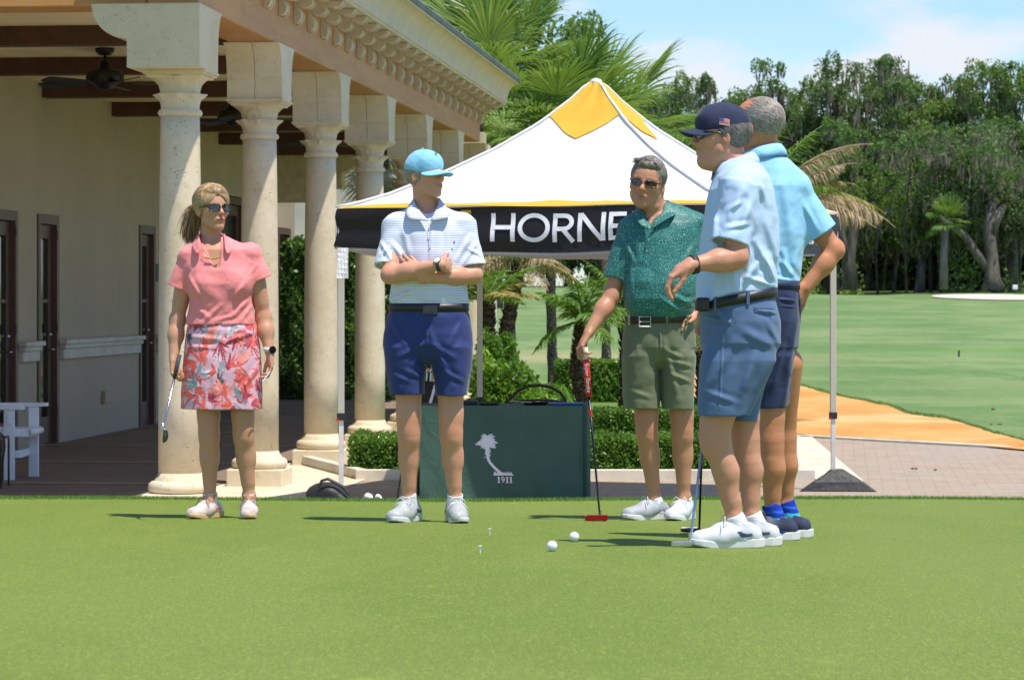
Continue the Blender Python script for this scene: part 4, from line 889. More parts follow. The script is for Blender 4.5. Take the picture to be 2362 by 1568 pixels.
# big date palm behind the men at right: explicit fronds towards the right
YP = 34.; o_ = P(1760, 470, YP); fr = []
for az_, el_, L_, mt, ar in ((.05,.95,1.65,M_fr_b,(1.2,110,.36,.45)),(.15,.62,1.25,M_fr_y,(.9,100,.34,.35)),(-.1,.75,1.3,M_fr_b,(.8,100,.34,.5)),(.2,.28,1.15,M_fr_b,(.9,100,.34,.6)),(-.15,.42,1.75,M_fr_b,(1.3,150,.40,.75)),(.1,.50,1.65,M_fr_y,(1.25,120,.38,.6)),(-.3,.30,1.5,M_fr_b,(1.1,120,.38,.8)),(.5,1.15,1.4,M_fr_g,(1.1,80,.34,.3)),(1.4,1.2,1.5,M_fr_g,(1.2,80,.34,.3)),(-.6,.6,1.1,M_fr_g,(1.,80,.34,.3)),(-.9,.2,1.2,M_fr_y,(1.,80,.34,.4)),(2.6,1.1,1.5,M_fr_g,(1.,80,.34,.3)),(3.1,.7,1.6,M_fr_g,(1.1,90,.34,.4)),(3.3,.95,2.0,M_fr_g,(1.1,90,.36,.35)),(3.5,.3,1.4,M_fr_y,(1.,80,.34,.4)),(-2.4,.5,1.2,M_fr_g,(1.,80,.34,.3)),(-1.5,.9,1.1,M_fr_g,(1.,70,.34,.3)),(3.2,.5,2.1,M_fr_y,(.8,100,.36,.3))): fr.append((az_, el_, L_, mt, ar))
feather_palm([P(1770,1000,YP)*1, P(1764,740,YP), o_], .14, 'large date palm with browning fronds rising behind the two men in blue', fr, 13)
# ---- fan palms
M_fan_g = leafmat('fan_frond', (.07, .16, .025), (.24, .36, .075), None, .38, .35); M_fan_l = leafmat('fan_frond_light', (.14, .24, .045), (.34, .43, .14), None, .38, .35); M_fan_b = leafmat('fan_frond_dry', (.32, .25, .13), (.52, .44, .26), None, .7, .2)
def fan_frond(origin, az, elev, pet, R_, mat, parent, rg, droop=.5, spread=2.5, nseg=34, fold=.35):
    d = Vector((math.cos(az)*math.cos(elev), math.sin(az)*math.cos(elev), math.sin(elev))); side = d.cross(Vector((0,0,1))).normalized(); nrm = side.cross(d).normalized()
    origin = Vector(origin); end = origin+d*pet+Vector((0,0,-.1*pet)); b = MB(); b.tube([origin, origin+d*pet*.5, end], [.016,.012,.009], 5)
    V = [np.array(b.v)]; F = [np.array([f for f in b.f if len(f) == 4])]; nv = len(b.v); q = []; fs = []; tt_ = [.4]*nv; rows = 7
    tilt = rg.uniform(-.3, .3)
    for k in range(nseg):
        th = (k/(nseg-1)-.5)*2*spread/1.0 + rg.normal()*.02; dk = (d*math.cos(th)+side*math.sin(th)); nk = nrm; perp = (-d*math.sin(th)+side*math.cos(th)); Lk = R_*(1-.22*abs(th/spread)**2)*rg.uniform(.92, 1.06)
        p = end.copy(); dr = dk+nk*(.18*math.cos(th)); dr.normalize(); hw0 = .5*spread*2/nseg; base_i = nv+len(q); tone = rg.uniform(0, 1)
        for r_ in range(rows+1):
            u = r_/rows; wd = (hw0*Lk*u*(1.0 if u < .5 else 1.0) if u < .5 else hw0*Lk*.5*(1-(u-.5)/.5)**.8)+.001
            zo = nrm*(fold*wd*(1 if k % 2 else -1)); q += [p-perp*wd+zo, p+perp*wd-zo]; tt_ += [tone, tone]
            p = p+dr*(Lk/rows); g = droop*(u**2)*2.2/rows*(1.0+.6*rg.uniform(-1, 1)); dr = (dr+Vector((0,0,-1))*g*2.0).normalized()
        for r_ in range(rows): fs.append([base_i+2*r_, base_i+2*r_+1, base_i+2*r_+3, base_i+2*r_+2])
    V.append(np.array([list(x) for x in q])); F.append(np.array(fs)); return obj('fan_frond', npmesh('fan_frond', np.concatenate(V), np.concatenate(F), False, np.array(tt_)), mat, parent)
def fan_palm(base, top, rad, lab, fr, seed, group='fan palms'):
    r = thing('fan_palm', lab, 'palm tree', base, group); rg = np.random.default_rng(seed); b = MB(); base, top = Vector(base), Vector(top)
    b.tube([base+(top-base)*i/24 for i in range(25)], [rad*(1+.08*math.sin(i*2.6)) for i in range(25)], 14); obj('trunk', b, M_pbark2, r)
    for f in fr: fan_frond(top, f[0], f[1], f[2], f[3], f[4], r, rg, f[5], f[6] if len(f) > 6 else 1.35)
    return r
YF = 44.
def rfans(n, seed, R_=.95, e0=-.6, e1=1.3, light=.4):
    g = random.Random(seed); o_ = []
    for k in range(n):
        e = g.uniform(e0, e1); m_ = M_fan_l if g.random() < light and e > .2 else M_fan_g; o_.append((k*2.4+g.uniform(-.3, .3), e, g.uniform(.7, 1.15), R_*g.uniform(.85, 1.15), m_, g.uniform(.6, 1.3)))
    return o_
fan_palm(P(1120, 900, YF), P(1100, 175, YF), .08, 'fan palm with pale upright fronds rising just above the roof edge', [(PI*.5, 1.3, 1.2, 1.2, M_fan_l, .45), (2.2, 1.1, 1.1, 1.2, M_fan_l, .45), (-.9, 1.15, 1.2, 1.1, M_fan_l, .5), (-.4, .8, 1.2, 1.1, M_fan_g, .5)]+rfans(30, 2, 1.05, -.5, 1.1, .55), 21)
fan_palm(P(1275, 900, YF-1.5), P(1262, 300, YF-1.5), .08, 'large fan palm between the roof end and the tent peak', [(.0, .75, .9, 1.35, M_fan_g, .45), (-.5, .55, .8, 1.3, M_fan_g, .6), (.3, .35, .9, 1.3, M_fan_g, .6), (-.9, .2, .8, 1.3, M_fan_g, .6), (-1.6, -.2, .5, 1.2, M_fan_g, .7), (3.0, -.3, .5, 1.1, M_fan_l, .8)]+rfans(30, 5, 1.05, -.7, 1.0, .3), 22)
fan_palm(P(1400, 900, YF+2), P(1385, 285, YF+2), .08, 'fan palm directly behind the tent peak', rfans(36, 8, 1.05, -.8, .95, .25), 23)
fan_palm(P(1180, 900, YF+3), P(1172, 330, YF+3), .08, 'lower fan palm under the end of the eaves', rfans(34, 12, 1.1, -1.0, 1.0, .3), 24)
fan_palm(P(880, 900, 45), P(876, 335, 45), .14, 'small fan palm with drying skirt seen between the fourth and fifth columns', [(f_[0], f_[1]-.7, .5, .8, M_fan_b if i % 2 else M_fan_g, .8) for i, f_ in enumerate(rfans(16, 15, .8))], 25)
# ---- broad trees
def bark(name, c):
    m = NT(name); nA = m.noise(3, 6, .7, m.vec((1, 1, .25))); c_ = m.mix(m.ramp(nA, .35, .65), [x*.55 for x in c], [x*1.3 for x in c]); return m.done(m.bsdf(c_, .95, 0, m.bump(nA, .8, .1), .1))
M_oakb = bark('oak_bark', (.12, .105, .088)); M_bark_d = bark('dark_bark', (.09, .08, .065))
M_oak = [leafmat('oak_leaf_a', (.055, .12, .025), (.19, .30, .065), (.10, .19, .04), .6, .3, .12), leafmat('oak_leaf_b', (.07, .14, .025), (.25, .34, .07), (.14, .22, .04), .6, .3, .12), leafmat('oak_leaf_c', (.05, .11, .035), (.16, .25, .085), (.11, .17, .06), .6, .3, .12)]
M_moss = leafmat('spanish_moss', (.10, .09, .065), (.24, .215, .16), None, .9, .15)
def tree(base, H, Wd, lab, seed, mat, lobes=26, n=7000, size=.17, trunk_r=.45, moss=700, low=.25, name='oak_tree', group='trees of the far wood', lean=0, barkm=None, wisp=1.):
    rg = np.random.default_rng(seed); base = Vector(base); r = thing(name, lab, 'tree', base, group)
    b = MB(); fk = base+Vector((lean*.35, 0, H*low)); b.tube([base-Vector((0,0,.2)), base+(fk-base)*.12, base+(fk-base)*.5, fk], [trunk_r*1.5, trunk_r*1.05, trunk_r*.9, trunk_r*.8], 10)
    # main limbs spread from the fork; small clumps sit round their ends and along them
    L = []; nl = max(5, lobes//5)
    for k in range(nl):
        u = (k+.5)/nl; a = k*2.4+rg.uniform(-.5, .5); zz = H*(low+(1-low)*(.30+.68*u)); rr = Wd*.5*(1-.55*u**1.6)*rg.uniform(.55, 1.0)*(1 if k < nl-1 else .3); e = Vector((base.x+lean*u+math.cos(a)*rr, base.y+math.sin(a)*rr*.7, base.z+zz*rg.uniform(.93, 1.0))); m_ = fk*.5+e*.5+Vector((0, 0, H*.05)); b.tube([fk-Vector((0,0,.3)), fk*.75+e*.25, m_, e], [trunk_r*.5, trunk_r*.36, trunk_r*.2, .05], 6); L.append((fk, m_, e))
    lc = []; lr = []
    for k in range(lobes*2):
        f_, m_, e = L[k % nl]; t = rg.uniform(.35, 1.08); q_ = (f_*(1-t)**2+m_*2*t*(1-t)+e*t*t) if t < 1 else e; sp = Wd*.16*(.5+.5*t); lc.append((q_.x+rg.normal()*sp, q_.y+rg.normal()*sp*.8, min(q_.z+rg.normal()*H*.045, base.z+H*.985))); lr.append(Wd*rg.uniform(.06, .145))
    lc = np.array(lc); lr = np.array(lr); nL = len(lr)
    for k in range(0, nL, 4): p_ = Vector(lc[k]); s_ = L[k % nl]; b.tube([s_[1]*.5+s_[2]*.5, p_], [.07*trunk_r/.4, .02], 5)
    obj('trunk', b, barkm or M_oakb, r, smooth=True)
    k = rg.choice(nL, n, p=lr**2/(lr**2).sum()); d = shell_points(n, rg, .2); d[:,2] = d[:,2]*.72
    p = lc[k]+d*(lr[k]*(1+.3*np.sin(d[:,0]*5+k)))[:,None]; drip = rg.uniform(size=n) < .22*wisp; p[drip,2] -= rg.exponential(.45, drip.sum())*lr[k][drip]*.9
    V, F = rand_leaves(p, size, .55, rg, .5, 1.2); tone = np.clip(.42+.20*rg.normal(size=n)+.32*rg.uniform(-1, 1, nL)[k], 0, 1); lm('crown', V, F, tone, mat, r)
    if moss:
        k = rg.choice(nL, moss); d = shell_points(moss, rg, .5); p = lc[k]+d*(lr[k]*.95)[:,None]*np.array([1,1,.3]); p[:,2] -= lr[k]*.35; l_ = rg.uniform(.15, .85, moss)**1.5*H*.065; wv = np.zeros((moss, 3)); wv[:,0] = rg.uniform(.03, .10, moss); U = np.zeros((moss, 3)); U[:,2] = -l_; U[:,0] = rg.normal(size=moss)*.06
        V, F = leaves(p+U, U, wv); lm('hanging_moss', V, F, rg.uniform(0, 1, moss), M_moss, r)
    return r
def tz_(X, Y): return float(gz(np.float64(X), np.float64(Y)))
specs = [ # xd centre, top yd, width in D px, Y, words
 (1500,185,230,205,'far oak showing between the tent peak and the navy cap, left one'), (1590,240,200,212,'far oak low behind the slope of the tent roof'), (1650,205,150,222,'thin-topped far tree left of the navy cap'),
 (1750,172,230,205,'far tree with an open rounded top above the navy cap'), (1880,190,240,200,'far oak right of the grey-haired man, above the date palm'), (2000,118,250,198,'tall far oak with the first high rounded top'),
 (2095,112,210,204,'tallest far oak, its top feathered and hung with moss'), (2175,165,210,196,'far oak in the middle of the wood with a yellowish patch'), (2260,170,230,203,'broad far oak left of the last one, moss hanging low'), (2335,130,250,192,'far oak at the right edge with a high narrow top'), (2440,190,240,200,'far oak cut by the right edge'),
 (1560,215,240,216,'far oak between the canopy slope and the navy cap'), (1700,230,240,218,'far oak low behind the navy cap'), (1470,255,220,209,'round far oak right beside the fan palms'), (1830,235,240,208,'far oak between the grey head and the date palm'),
 (1950,300,260,190,'lower oak in front of the tall ones, behind the brown fronds'), (2120,330,300,188,'lower dark oak in front, above the small palm'), (2300,330,300,186,'lower oak in front with a thick leaning limb'), (1420,330,260,215,'far oak behind the fan palms'), (1800,330,260,194,'lower far oak behind the grey-haired man'), (1680,330,260,198,'lower far oak behind the right roof slope'), (1200,470,240,205,'far oak seen under the left of the canopy behind the palms'), (1310,450,240,212,'far oak seen under the middle of the canopy behind the palms'), (1400,470,220,203,'far oak seen under the canopy left of the man in teal'), (2560,210,260,198,'oak just beyond the right edge of the picture'), (2690,250,260,202,'second oak beyond the right edge of the picture'), (2830,230,280,200,'third oak beyond the right edge of the picture')]
for i, (xd, yd, wd, Y, lab) in enumerate(specs):
    X = (xd-1180.5)*Y/FPX; z0 = tz_(X, Y); H = (CAMZ+(690-yd)*Y/FPX-z0)*1.05; W_ = wd*Y/FPX*1.12
    big = H > 13
    tree((X, Y, z0), H, W_*1.02, lab, 40+i, M_oak[i % 3], 44 if big else 30, 40000 if big else 27000, .108, .42 if big else .35, 1300 if big else 1300, .30 if big else .22, lean=.6*math.sin(i*2.1))
# explicit trunks that show
def limb_tree(name, lab, paths, mat, cat='tree', group=None):
    r = thing(name, lab, cat, paths[0][0][0], group)
    for path, rad in paths: b = MB(); b.tube(path, rad, 10); obj('trunk', b, mat, r, smooth=True)
    return r
Yt = 181.
limb_tree('live_oak', 'thick forked grey oak trunk at the right with a long limb leaning left', [([P(2290,668,Yt), P(2288,640,Yt), P(2285,590,Yt), P(2280,520,Yt), P(2285,480,Yt), P(2300,440,Yt+6)], [.85,.52,.44,.38,.32,.2]), ([P(2286,632,Yt), P(2255,590,Yt), P(2225,545,Yt), P(2190,518,Yt), P(2165,500,Yt)], [.34,.30,.26,.22,.14]), ([P(2283,540,Yt), P(2305,490,Yt), P(2325,460,Yt+5)], [.4,.3,.15])], bark('pale_oak_bark', (.13, .115, .095)))
limb_tree('live_oak', 'tall dark double trunk just right of the tent corner', [([P(1962,668,Yt), P(1958,600,Yt), P(1970,520,Yt), P(1985,470,Yt)], [.6,.38,.34,.22]), ([P(1958,620,Yt), P(1940,540,Yt), P(1935,470,Yt)], [.38,.27,.18])], bark('mid_oak_bark', (.10, .087, .072)))
tree(tuple(P(2288, 640, 184.)), 11.0, 11.5, 'moss-hung crown spreading over the thick forked grey trunk', 95, M_oak[2], 34, 14000, .13, .3, 2600, .35)
rgx = random.Random(5)
ORD = ['first','second','third','fourth','fifth','sixth','seventh','eighth','ninth','tenth','eleventh','twelfth','thirteenth','fourteenth','fifteenth','sixteenth','seventeenth','eighteenth','nineteenth','twentieth','21st','22nd','23rd','24th','25th','26th']; ORD = [o_+' from the tent' for o_ in ORD]
for k in range(26):
    xd = 1900+k*18+rgx.uniform(-7, 7); Y = rgx.uniform(184, 200); X = (xd-1180.5)*Y/FPX; w_ = rgx.uniform(.08, .2); hh_ = rgx.uniform(5, 9)
    b = MB(); z0 = tz_(X, Y); b.tube([(X, Y, z0-.2), (X+rgx.uniform(-.3, .3), Y, z0+hh_*.5), (X+rgx.uniform(-.5, .5), Y, z0+hh_)], [w_, w_*.8, w_*.5], 6)
    o = obj('sapling_trunk', b, M_bark_d if k % 3 else M_oakb, smooth=True); tag(o, 'slender bare trunk standing in the shade under the far wood', 'tree trunk', 'slender trunks under the far wood'); o['label'] = ('slender %s bare trunk in the shade of the far wood, %s' % ('dark' if k % 3 else 'grey', ORD[k]))
# sabal palm in front of the wood
Ys = 178.; r = thing('sabal_palm', 'small round-headed palm on a straight thin grey trunk in front of the far wood', 'palm tree', P(2175, 668, Ys))
b = MB(); b.tube([P(2176,668,Ys), P(2176,590,Ys), P(2181,515,Ys)], [.28,.24,.22], 10); obj('trunk', b, bark('sabal_bark', (.19, .165, .14)), r, smooth=True)
rg = np.random.default_rng(77); M_sab = leafmat('sabal_frond', (.06, .14, .03), (.24, .34, .08), None, .5, .3)
for k in range(34):
    a = k*2.4+rg.uniform(-.3, .3); e = rg.uniform(-.9, 1.3); fan_frond(P(2182, 505, Ys), a, e, rg.uniform(.3, .8), rg.uniform(.9, 1.35), M_sab, r, rg, rg.uniform(.4, .9), 1.2, 18)
# understorey: dense dark brush closing the wood behind the trunks
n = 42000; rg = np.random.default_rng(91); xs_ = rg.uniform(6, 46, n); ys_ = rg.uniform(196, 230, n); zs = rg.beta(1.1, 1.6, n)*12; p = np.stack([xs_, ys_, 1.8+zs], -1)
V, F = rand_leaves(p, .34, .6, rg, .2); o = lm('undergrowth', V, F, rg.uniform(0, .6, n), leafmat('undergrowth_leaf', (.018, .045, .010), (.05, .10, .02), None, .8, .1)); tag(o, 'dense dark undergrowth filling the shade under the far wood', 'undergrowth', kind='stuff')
b = MB(); b.add([(-60, 232, 1), (80, 232, 1), (80, 236, 13), (-60, 236, 13)], [(0,1,2,3)]); b.add([(-60, 236, 1), (80, 236, 1), (80, 238, 13), (-60, 238, 13)], [(3,2,1,0)])
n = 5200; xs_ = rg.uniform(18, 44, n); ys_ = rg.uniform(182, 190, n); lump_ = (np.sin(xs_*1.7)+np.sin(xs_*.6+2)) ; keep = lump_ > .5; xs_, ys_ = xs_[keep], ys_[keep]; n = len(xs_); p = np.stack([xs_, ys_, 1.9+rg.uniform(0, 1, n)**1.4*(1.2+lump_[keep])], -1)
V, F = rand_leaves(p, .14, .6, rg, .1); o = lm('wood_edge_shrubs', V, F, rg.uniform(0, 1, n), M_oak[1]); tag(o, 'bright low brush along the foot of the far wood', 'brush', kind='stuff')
# left oak behind the clubhouse
Xl = P(1090, 0, 62); tree((Xl.x, 62, 0), 9.6, 4.6, 'dense oak crown behind the fan palms above the roof', 60, M_oak[0], 30, 26000, .06, .3, 0, .45)
tree((P(985,0,66).x, 66, 0), 10.5, 4.2, 'dark oak crown at the top edge just above the roof tiles', 61, M_oak[2], 26, 18000, .06, .3, 0, .5)
# mid wood left of the tent (seen under the canopy)
for i, (xd, Y, h_) in enumerate(((1150, 120, 5.0), (1080, 110, 6))):
    X = (xd-1180.5)*Y/FPX; tree((X, Y, tz_(X, Y)), h_, 4.5, ['small dark tree far behind the tent pole', 'small dark tree behind the columns'][i], 70+i, M_oak[0], 16, 5000, .1, .2, 0, .2)
# log rails and small golf things
for i, (xa, xb, yd, Y) in enumerate(((1280,1315,835,44), (1393,1428,838,44))):
    b = MB(); b.tube([P(xa, yd, Y), P((xa+xb)/2, yd+1, Y), P(xb, yd+3, Y+.3)], .028, 8); b.tube([P(xa+8, yd, Y), P(xa+8, yd+20, Y)], .025, 6)
    o = obj('log_rail', b, simple('log_brown', (.26, .11, .05), .8)); tag(o, ['left low brown log rail on the turf behind the hedge', 'right low brown log rail on the turf behind the hedge'][i], 'log rail', 'low log rails')
def small(name, p, sz, mat, lab, cat):
    b = MB(); b.box((p.x-sz[0], p.y-sz[1], p.z), (p.x+sz[0], p.y+sz[1], p.z+sz[2])); o = obj(name, b, mat, bevel=min(sz)*.3); return tag(o, lab, cat)
small('water_cooler', P(2340, 668, 178), (.16, .16, .30), M_wp, 'small white box on the far mound at the foot of the wood', 'cooler')
b = MB(); q_ = P(2211, 852, 62); q_.z = tz_(q_.x, 62)-.02; b.lathe([(.02,0),(.022,.16),(.016,.17)], q_, 8); tag(obj('yardage_stake', b, M_blackp), 'short dark stake standing on the fairway', 'stake')
b = MB(); q_ = P(2290, 943, 39); q_.z = tz_(q_.x, 39)+.0; b.ball(q_, (.03,.03,.035), 10, 6); tag(obj('tee_marker', b, simple('rust_marker', (.12, .05, .03), .6), smooth=True), 'small dark brown tee marker lying on the turf near the paving', 'marker')
rgd = random.Random(3); litter = []
for k in range(9):
    xd, yd = rgd.choice([(2005,1046),(2150,1088),(2120,1085),(2060,975),(1985,1078),(2040,1088),(2110,1170),(2300,985),(2362,900)]); xd += rgd.uniform(-30, 30); Y = FPX*CAMZ/(yd-690) if yd > 900 else 50
    q_ = P(xd, yd, Y); q_.z = .02 if Y < 31 else tz_(q_.x, Y)+.05; b = MB(); b.ball(q_, (.018,.014,.008), 6, 4); LN = ['first', 'second', 'third', 'fourth', 'fifth', 'sixth', 'seventh', 'eighth', 'ninth']; litter.append((xd, b))

M_lit = simple('leaf_litter', (.12,.07,.04), .9)
for k, (xd, b) in enumerate(sorted(litter, key=lambda q: q[0])): tag(obj('fallen_leaf', b, M_lit), 'tiny dry leaf on the ground right of the men, %s from the left' % LN[k], 'leaf', 'scattered dry leaves')
# ------------------------------------------------------------------ signed-distance modelling for bodies and clothes
A3 = lambda *p: np.array(p, np.float64)
class Field:
    def __init__(s, lo, hi, h):
        s.h = h; s.lo = np.array(lo, float); n = np.ceil((np.array(hi)-s.lo)/h).astype(int)+1
        s.ax = [s.lo[i]+h*np.arange(n[i]) for i in range(3)]; s.D = np.full(n, .5, np.float32)
    def win(s, lo, hi):
        sl = []
        for i in range(3):
            a = int(np.clip(np.floor((lo[i]-s.lo[i])/s.h), 0, len(s.ax[i]))); b = int(np.clip(np.ceil((hi[i]-s.lo[i])/s.h)+1, 0, len(s.ax[i]))); sl.append(slice(a, b))
        return tuple(sl)
    def ap(s, fn, lo, hi, k=.0, op='u', pad=.03):
        lo = np.array(lo)-pad-k; hi = np.array(hi)+pad+k; sl = s.win(lo, hi)
        if any(q.start >= q.stop for q in sl): return s
        X, Y, Z = np.meshgrid(*[s.ax[i][sl[i]].astype(np.float32) for i in range(3)], indexing='ij', sparse=True)
        d = fn(X, Y, Z).astype(np.float32); D = s.D[sl]
        if op == 'u':
            r = np.minimum(D, d)
            if k > 0: h_ = np.maximum(k-np.abs(D-d), 0)/k; r = r-h_*h_*k*.25
        elif op == 's':
            d = -d; r = np.maximum(D, d)
            if k > 0: h_ = np.maximum(k-np.abs(D-d), 0)/k; r = r+h_*h_*k*.25
        elif op == 'i':
            r = np.maximum(D, d)
        elif op == 'add': r = D+d
        s.D[sl] = r; return s
    def mesh(s, smooth=0):
        D = s.D; S = D < 0; nx, ny, nz_ = D.shape
        c = np.zeros((nx-1, ny-1, nz_-1), np.uint8)
        for dx in (0, 1):
            for dy in (0, 1):
                for dz in (0, 1): c += S[dx:nx-1+dx, dy:ny-1+dy, dz:nz_-1+dz]
        act = np.flatnonzero((c.ravel() > 0) & (c.ravel() < 8)); del c
        m1, m2 = (ny-1)*(nz_-1), nz_-1; i, j, k = act//m1, (act//m2) % (ny-1), act % m2
        cor = np.array([(a, b, e) for a in (0, 1) for b in (0, 1) for e in (0, 1)]); v = np.stack([D[i+a, j+b, k+e] for a, b, e in cor], 1)
        P_ = np.zeros((len(act), 3)); N_ = np.zeros(len(act))
        for a in range(8):
            for b in range(a+1, 8):
                if np.abs(cor[a]-cor[b]).sum() != 1: continue
                m = (v[:,a] < 0) != (v[:,b] < 0); t = v[m,a]/(v[m,a]-v[m,b]); P_[m] += cor[a]+(cor[b]-cor[a])*t[:,None]; N_[m] += 1
        V = s.lo + (np.stack([i, j, k], 1)+P_/N_[:,None])*s.h; F = []
        def ix(a, b, e): return np.searchsorted(act, a*m1+b*m2+e)
        for ax in range(3):
            sl0 = [slice(None)]*3; sl1 = [slice(None)]*3; sl0[ax] = slice(0, -1); sl1[ax] = slice(1, None); A, B = S[tuple(sl0)], S[tuple(sl1)]
            e = np.argwhere(A != B); o = [q for q in range(3) if q != ax]; e = e[(e[:,o[0]] > 0) & (e[:,o[1]] > 0) & (e[:,o[0]] < D.shape[o[0]]-1) & (e[:,o[1]] < D.shape[o[1]]-1)]; q = []
            for d0, d1 in ((0,0),(1,0),(1,1),(0,1)):
                c_ = e.copy(); c_[:,o[0]] -= 1-d0; c_[:,o[1]] -= 1-d1; q.append(ix(c_[:,0], c_[:,1], c_[:,2]))
            q = np.stack(q, 1); flip = A[e[:,0], e[:,1], e[:,2]]; flip = ~flip if ax != 1 else flip
            q[flip] = q[flip][:,::-1]; F.append(q)
        F = np.concatenate(F)
        for _ in range(smooth):
            acc = np.zeros_like(V); cnt = np.zeros(len(V))
            for a, b in ((0,1),(1,2),(2,3),(3,0)):
                for p_, q_ in ((a, b), (b, a)):
                    for t in range(3): acc[:,t] += np.bincount(F[:,p_], V[F[:,q_],t], len(V))
                    cnt += np.bincount(F[:,p_], minlength=len(V))
            V = V*.4 + .6*acc/cnt[:,None]
        return V, F
def cone_fn(a, b, ra, rb, flat=None):          # round cone (approximate), optional cross-section squash: (direction, factor)
    a, b = A3(*a), A3(*b); ab = b-a; L2 = float(ab@ab)+1e-12
    if flat is not None: fd, ff = A3(*flat[0]), flat[1]; fd = fd/np.linalg.norm(fd)
    def fn(X, Y, Z):
        px, py, pz = X-a[0], Y-a[1], Z-a[2]; t = np.clip((px*ab[0]+py*ab[1]+pz*ab[2])/L2, 0, 1); qx, qy, qz = px-ab[0]*t, py-ab[1]*t, pz-ab[2]*t
        if flat is not None:
            w_ = qx*fd[0]+qy*fd[1]+qz*fd[2]; g = 1/ff-1; qx, qy, qz = qx+fd[0]*w_*g, qy+fd[1]*w_*g, qz+fd[2]*w_*g
        return np.sqrt(qx*qx+qy*qy+qz*qz)-(ra+(rb-ra)*t)
    return fn
def ell_fn(c, r, R=None):
    c, r = A3(*c), A3(*r); R = np.eye(3) if R is None else np.array(R)       # columns of R are the axes
    def fn(X, Y, Z):
        px, py, pz = X-c[0], Y-c[1], Z-c[2]; u = [(px*R[0,i]+py*R[1,i]+pz*R[2,i]) for i in range(3)]
        k0 = np.sqrt(sum((u[i]/r[i])**2 for i in range(3))); k1 = np.sqrt(sum((u[i]/r[i]**2)**2 for i in range(3)))+1e-6
        return k0*(k0-1)/k1
    return fn
def loft_fn(rows, cap=True):                    # rows (z, cx, cy, rx, ry, n), z ascending, world axes
    rows = np.array(sorted([tuple(r) if len(r) == 6 else tuple(r)+(2.2,) for r in rows])); zz = rows[:,0]
    def sm(Z, c):
        return np.interp(Z.ravel(), zz, rows[:,c]).reshape(Z.shape).astype(np.float32)
    def fn(X, Y, Z):
        cx, cy, rx, ry, n_ = [sm(Z, c) for c in range(1, 6)]; u, v = X-cx, Y-cy; L = np.sqrt(u*u+v*v)+1e-6
        k = (np.abs(u/rx)**n_+np.abs(v/ry)**n_)**(1/n_)+1e-6; d = L*(1-1/k); d = np.where(k < .05, -np.minimum(rx, ry), d)
        return np.maximum(d, np.maximum(Z-zz[-1], zz[0]-Z)) if cap else d
    r_ = max(rows[:,3].max(), rows[:,4].max()); lo = (rows[:,1].min()-r_, rows[:,2].min()-r_, zz[0]); hi = (rows[:,1].max()+r_, rows[:,2].max()+r_, zz[-1]); return fn, lo, hi
def capcone_fn(a, b, ra, rb, flat=None, t0=0., t1=1.):
    a, b = A3(*a), A3(*b); ab = b-a; L = float(np.linalg.norm(ab)); ab = ab/L
    if flat is not None: fd, ff = A3(*flat[0]), flat[1]; fd = fd/np.linalg.norm(fd)
    def fn(X, Y, Z):
        px, py, pz = X-a[0], Y-a[1], Z-a[2]; s_ = px*ab[0]+py*ab[1]+pz*ab[2]; qx, qy, qz = px-ab[0]*s_, py-ab[1]*s_, pz-ab[2]*s_
        if flat is not None:
            w_ = qx*fd[0]+qy*fd[1]+qz*fd[2]; g = 1/ff-1; qx, qy, qz = qx+fd[0]*w_*g, qy+fd[1]*w_*g, qz+fd[2]*w_*g
        t = np.clip(s_/L, 0, 1); return np.maximum(np.sqrt(qx*qx+qy*qy+qz*qz)-(ra+(rb-ra)*t), np.maximum(s_-t1*L, t0*L-s_))
    return fn
def bb(*pts, r=.1):
    p = np.array([tuple(q) for q in pts]); return p.min(0)-r, p.max(0)+r
def cone(f, a, b, ra, rb, k=.02, op='u', flat=None):
    lo, hi = bb(a, b, r=max(ra, rb)); return f.ap(cone_fn(a, b, ra, rb, flat), lo, hi, k, op)
def ell(f, c, r, k=.02, op='u', R=None):
    m = max(r); return f.ap(ell_fn(c, r, R), A3(*c)-m, A3(*c)+m, k, op)
def loft(f, rows, k=.02, op='u'):
    fn, lo, hi = loft_fn(rows); return f.ap(fn, lo, hi, k, op)
def plane_cut(f, p, n, lo=None, hi=None):       # remove what lies on the side n points to
    p, n = A3(*p), A3(*n)/np.linalg.norm(A3(*n)); L, H = (f.lo, f.lo+f.h*np.array(f.D.shape)) if lo is None else (lo, hi)
    return f.ap(lambda X, Y, Z: (X-p[0])*n[0]+(Y-p[1])*n[1]+(Z-p[2])*n[2], L, H, 0, 'i', 0)
def crease(f, a, b, wd, dp, ydir=None, side=-1):           # a fold in the cloth running from a to b (x,z given in metres, any depth)
    a, b = A3(*a), A3(*b); ab = b-a; L2 = float(ab@ab)
    def fn(X, Y, Z):
        px, pz = X-a[0], Z-a[2]; t = np.clip((px*ab[0]+pz*ab[2])/(ab[0]**2+ab[2]**2+1e-9), 0, 1); qx, qz = px-ab[0]*t, pz-ab[2]*t; d2 = qx*qx+qz*qz
        e = np.exp(-d2/wd**2)-.5*np.exp(-((np.sqrt(d2)-wd*1.6)/wd)**2); w_ = np.sin(np.pi*np.clip(t*.86+.07, 0, 1)); front = 1/(1+np.exp((Y-a[1])*60*-side)) if side else 1.
        return 1.5*dp*e*w_*front
    return f.ap(fn, np.minimum(a, b)-[wd*4, .35, wd*4], np.maximum(a, b)+[wd*4, .35, wd*4], 0, 'add', 0)
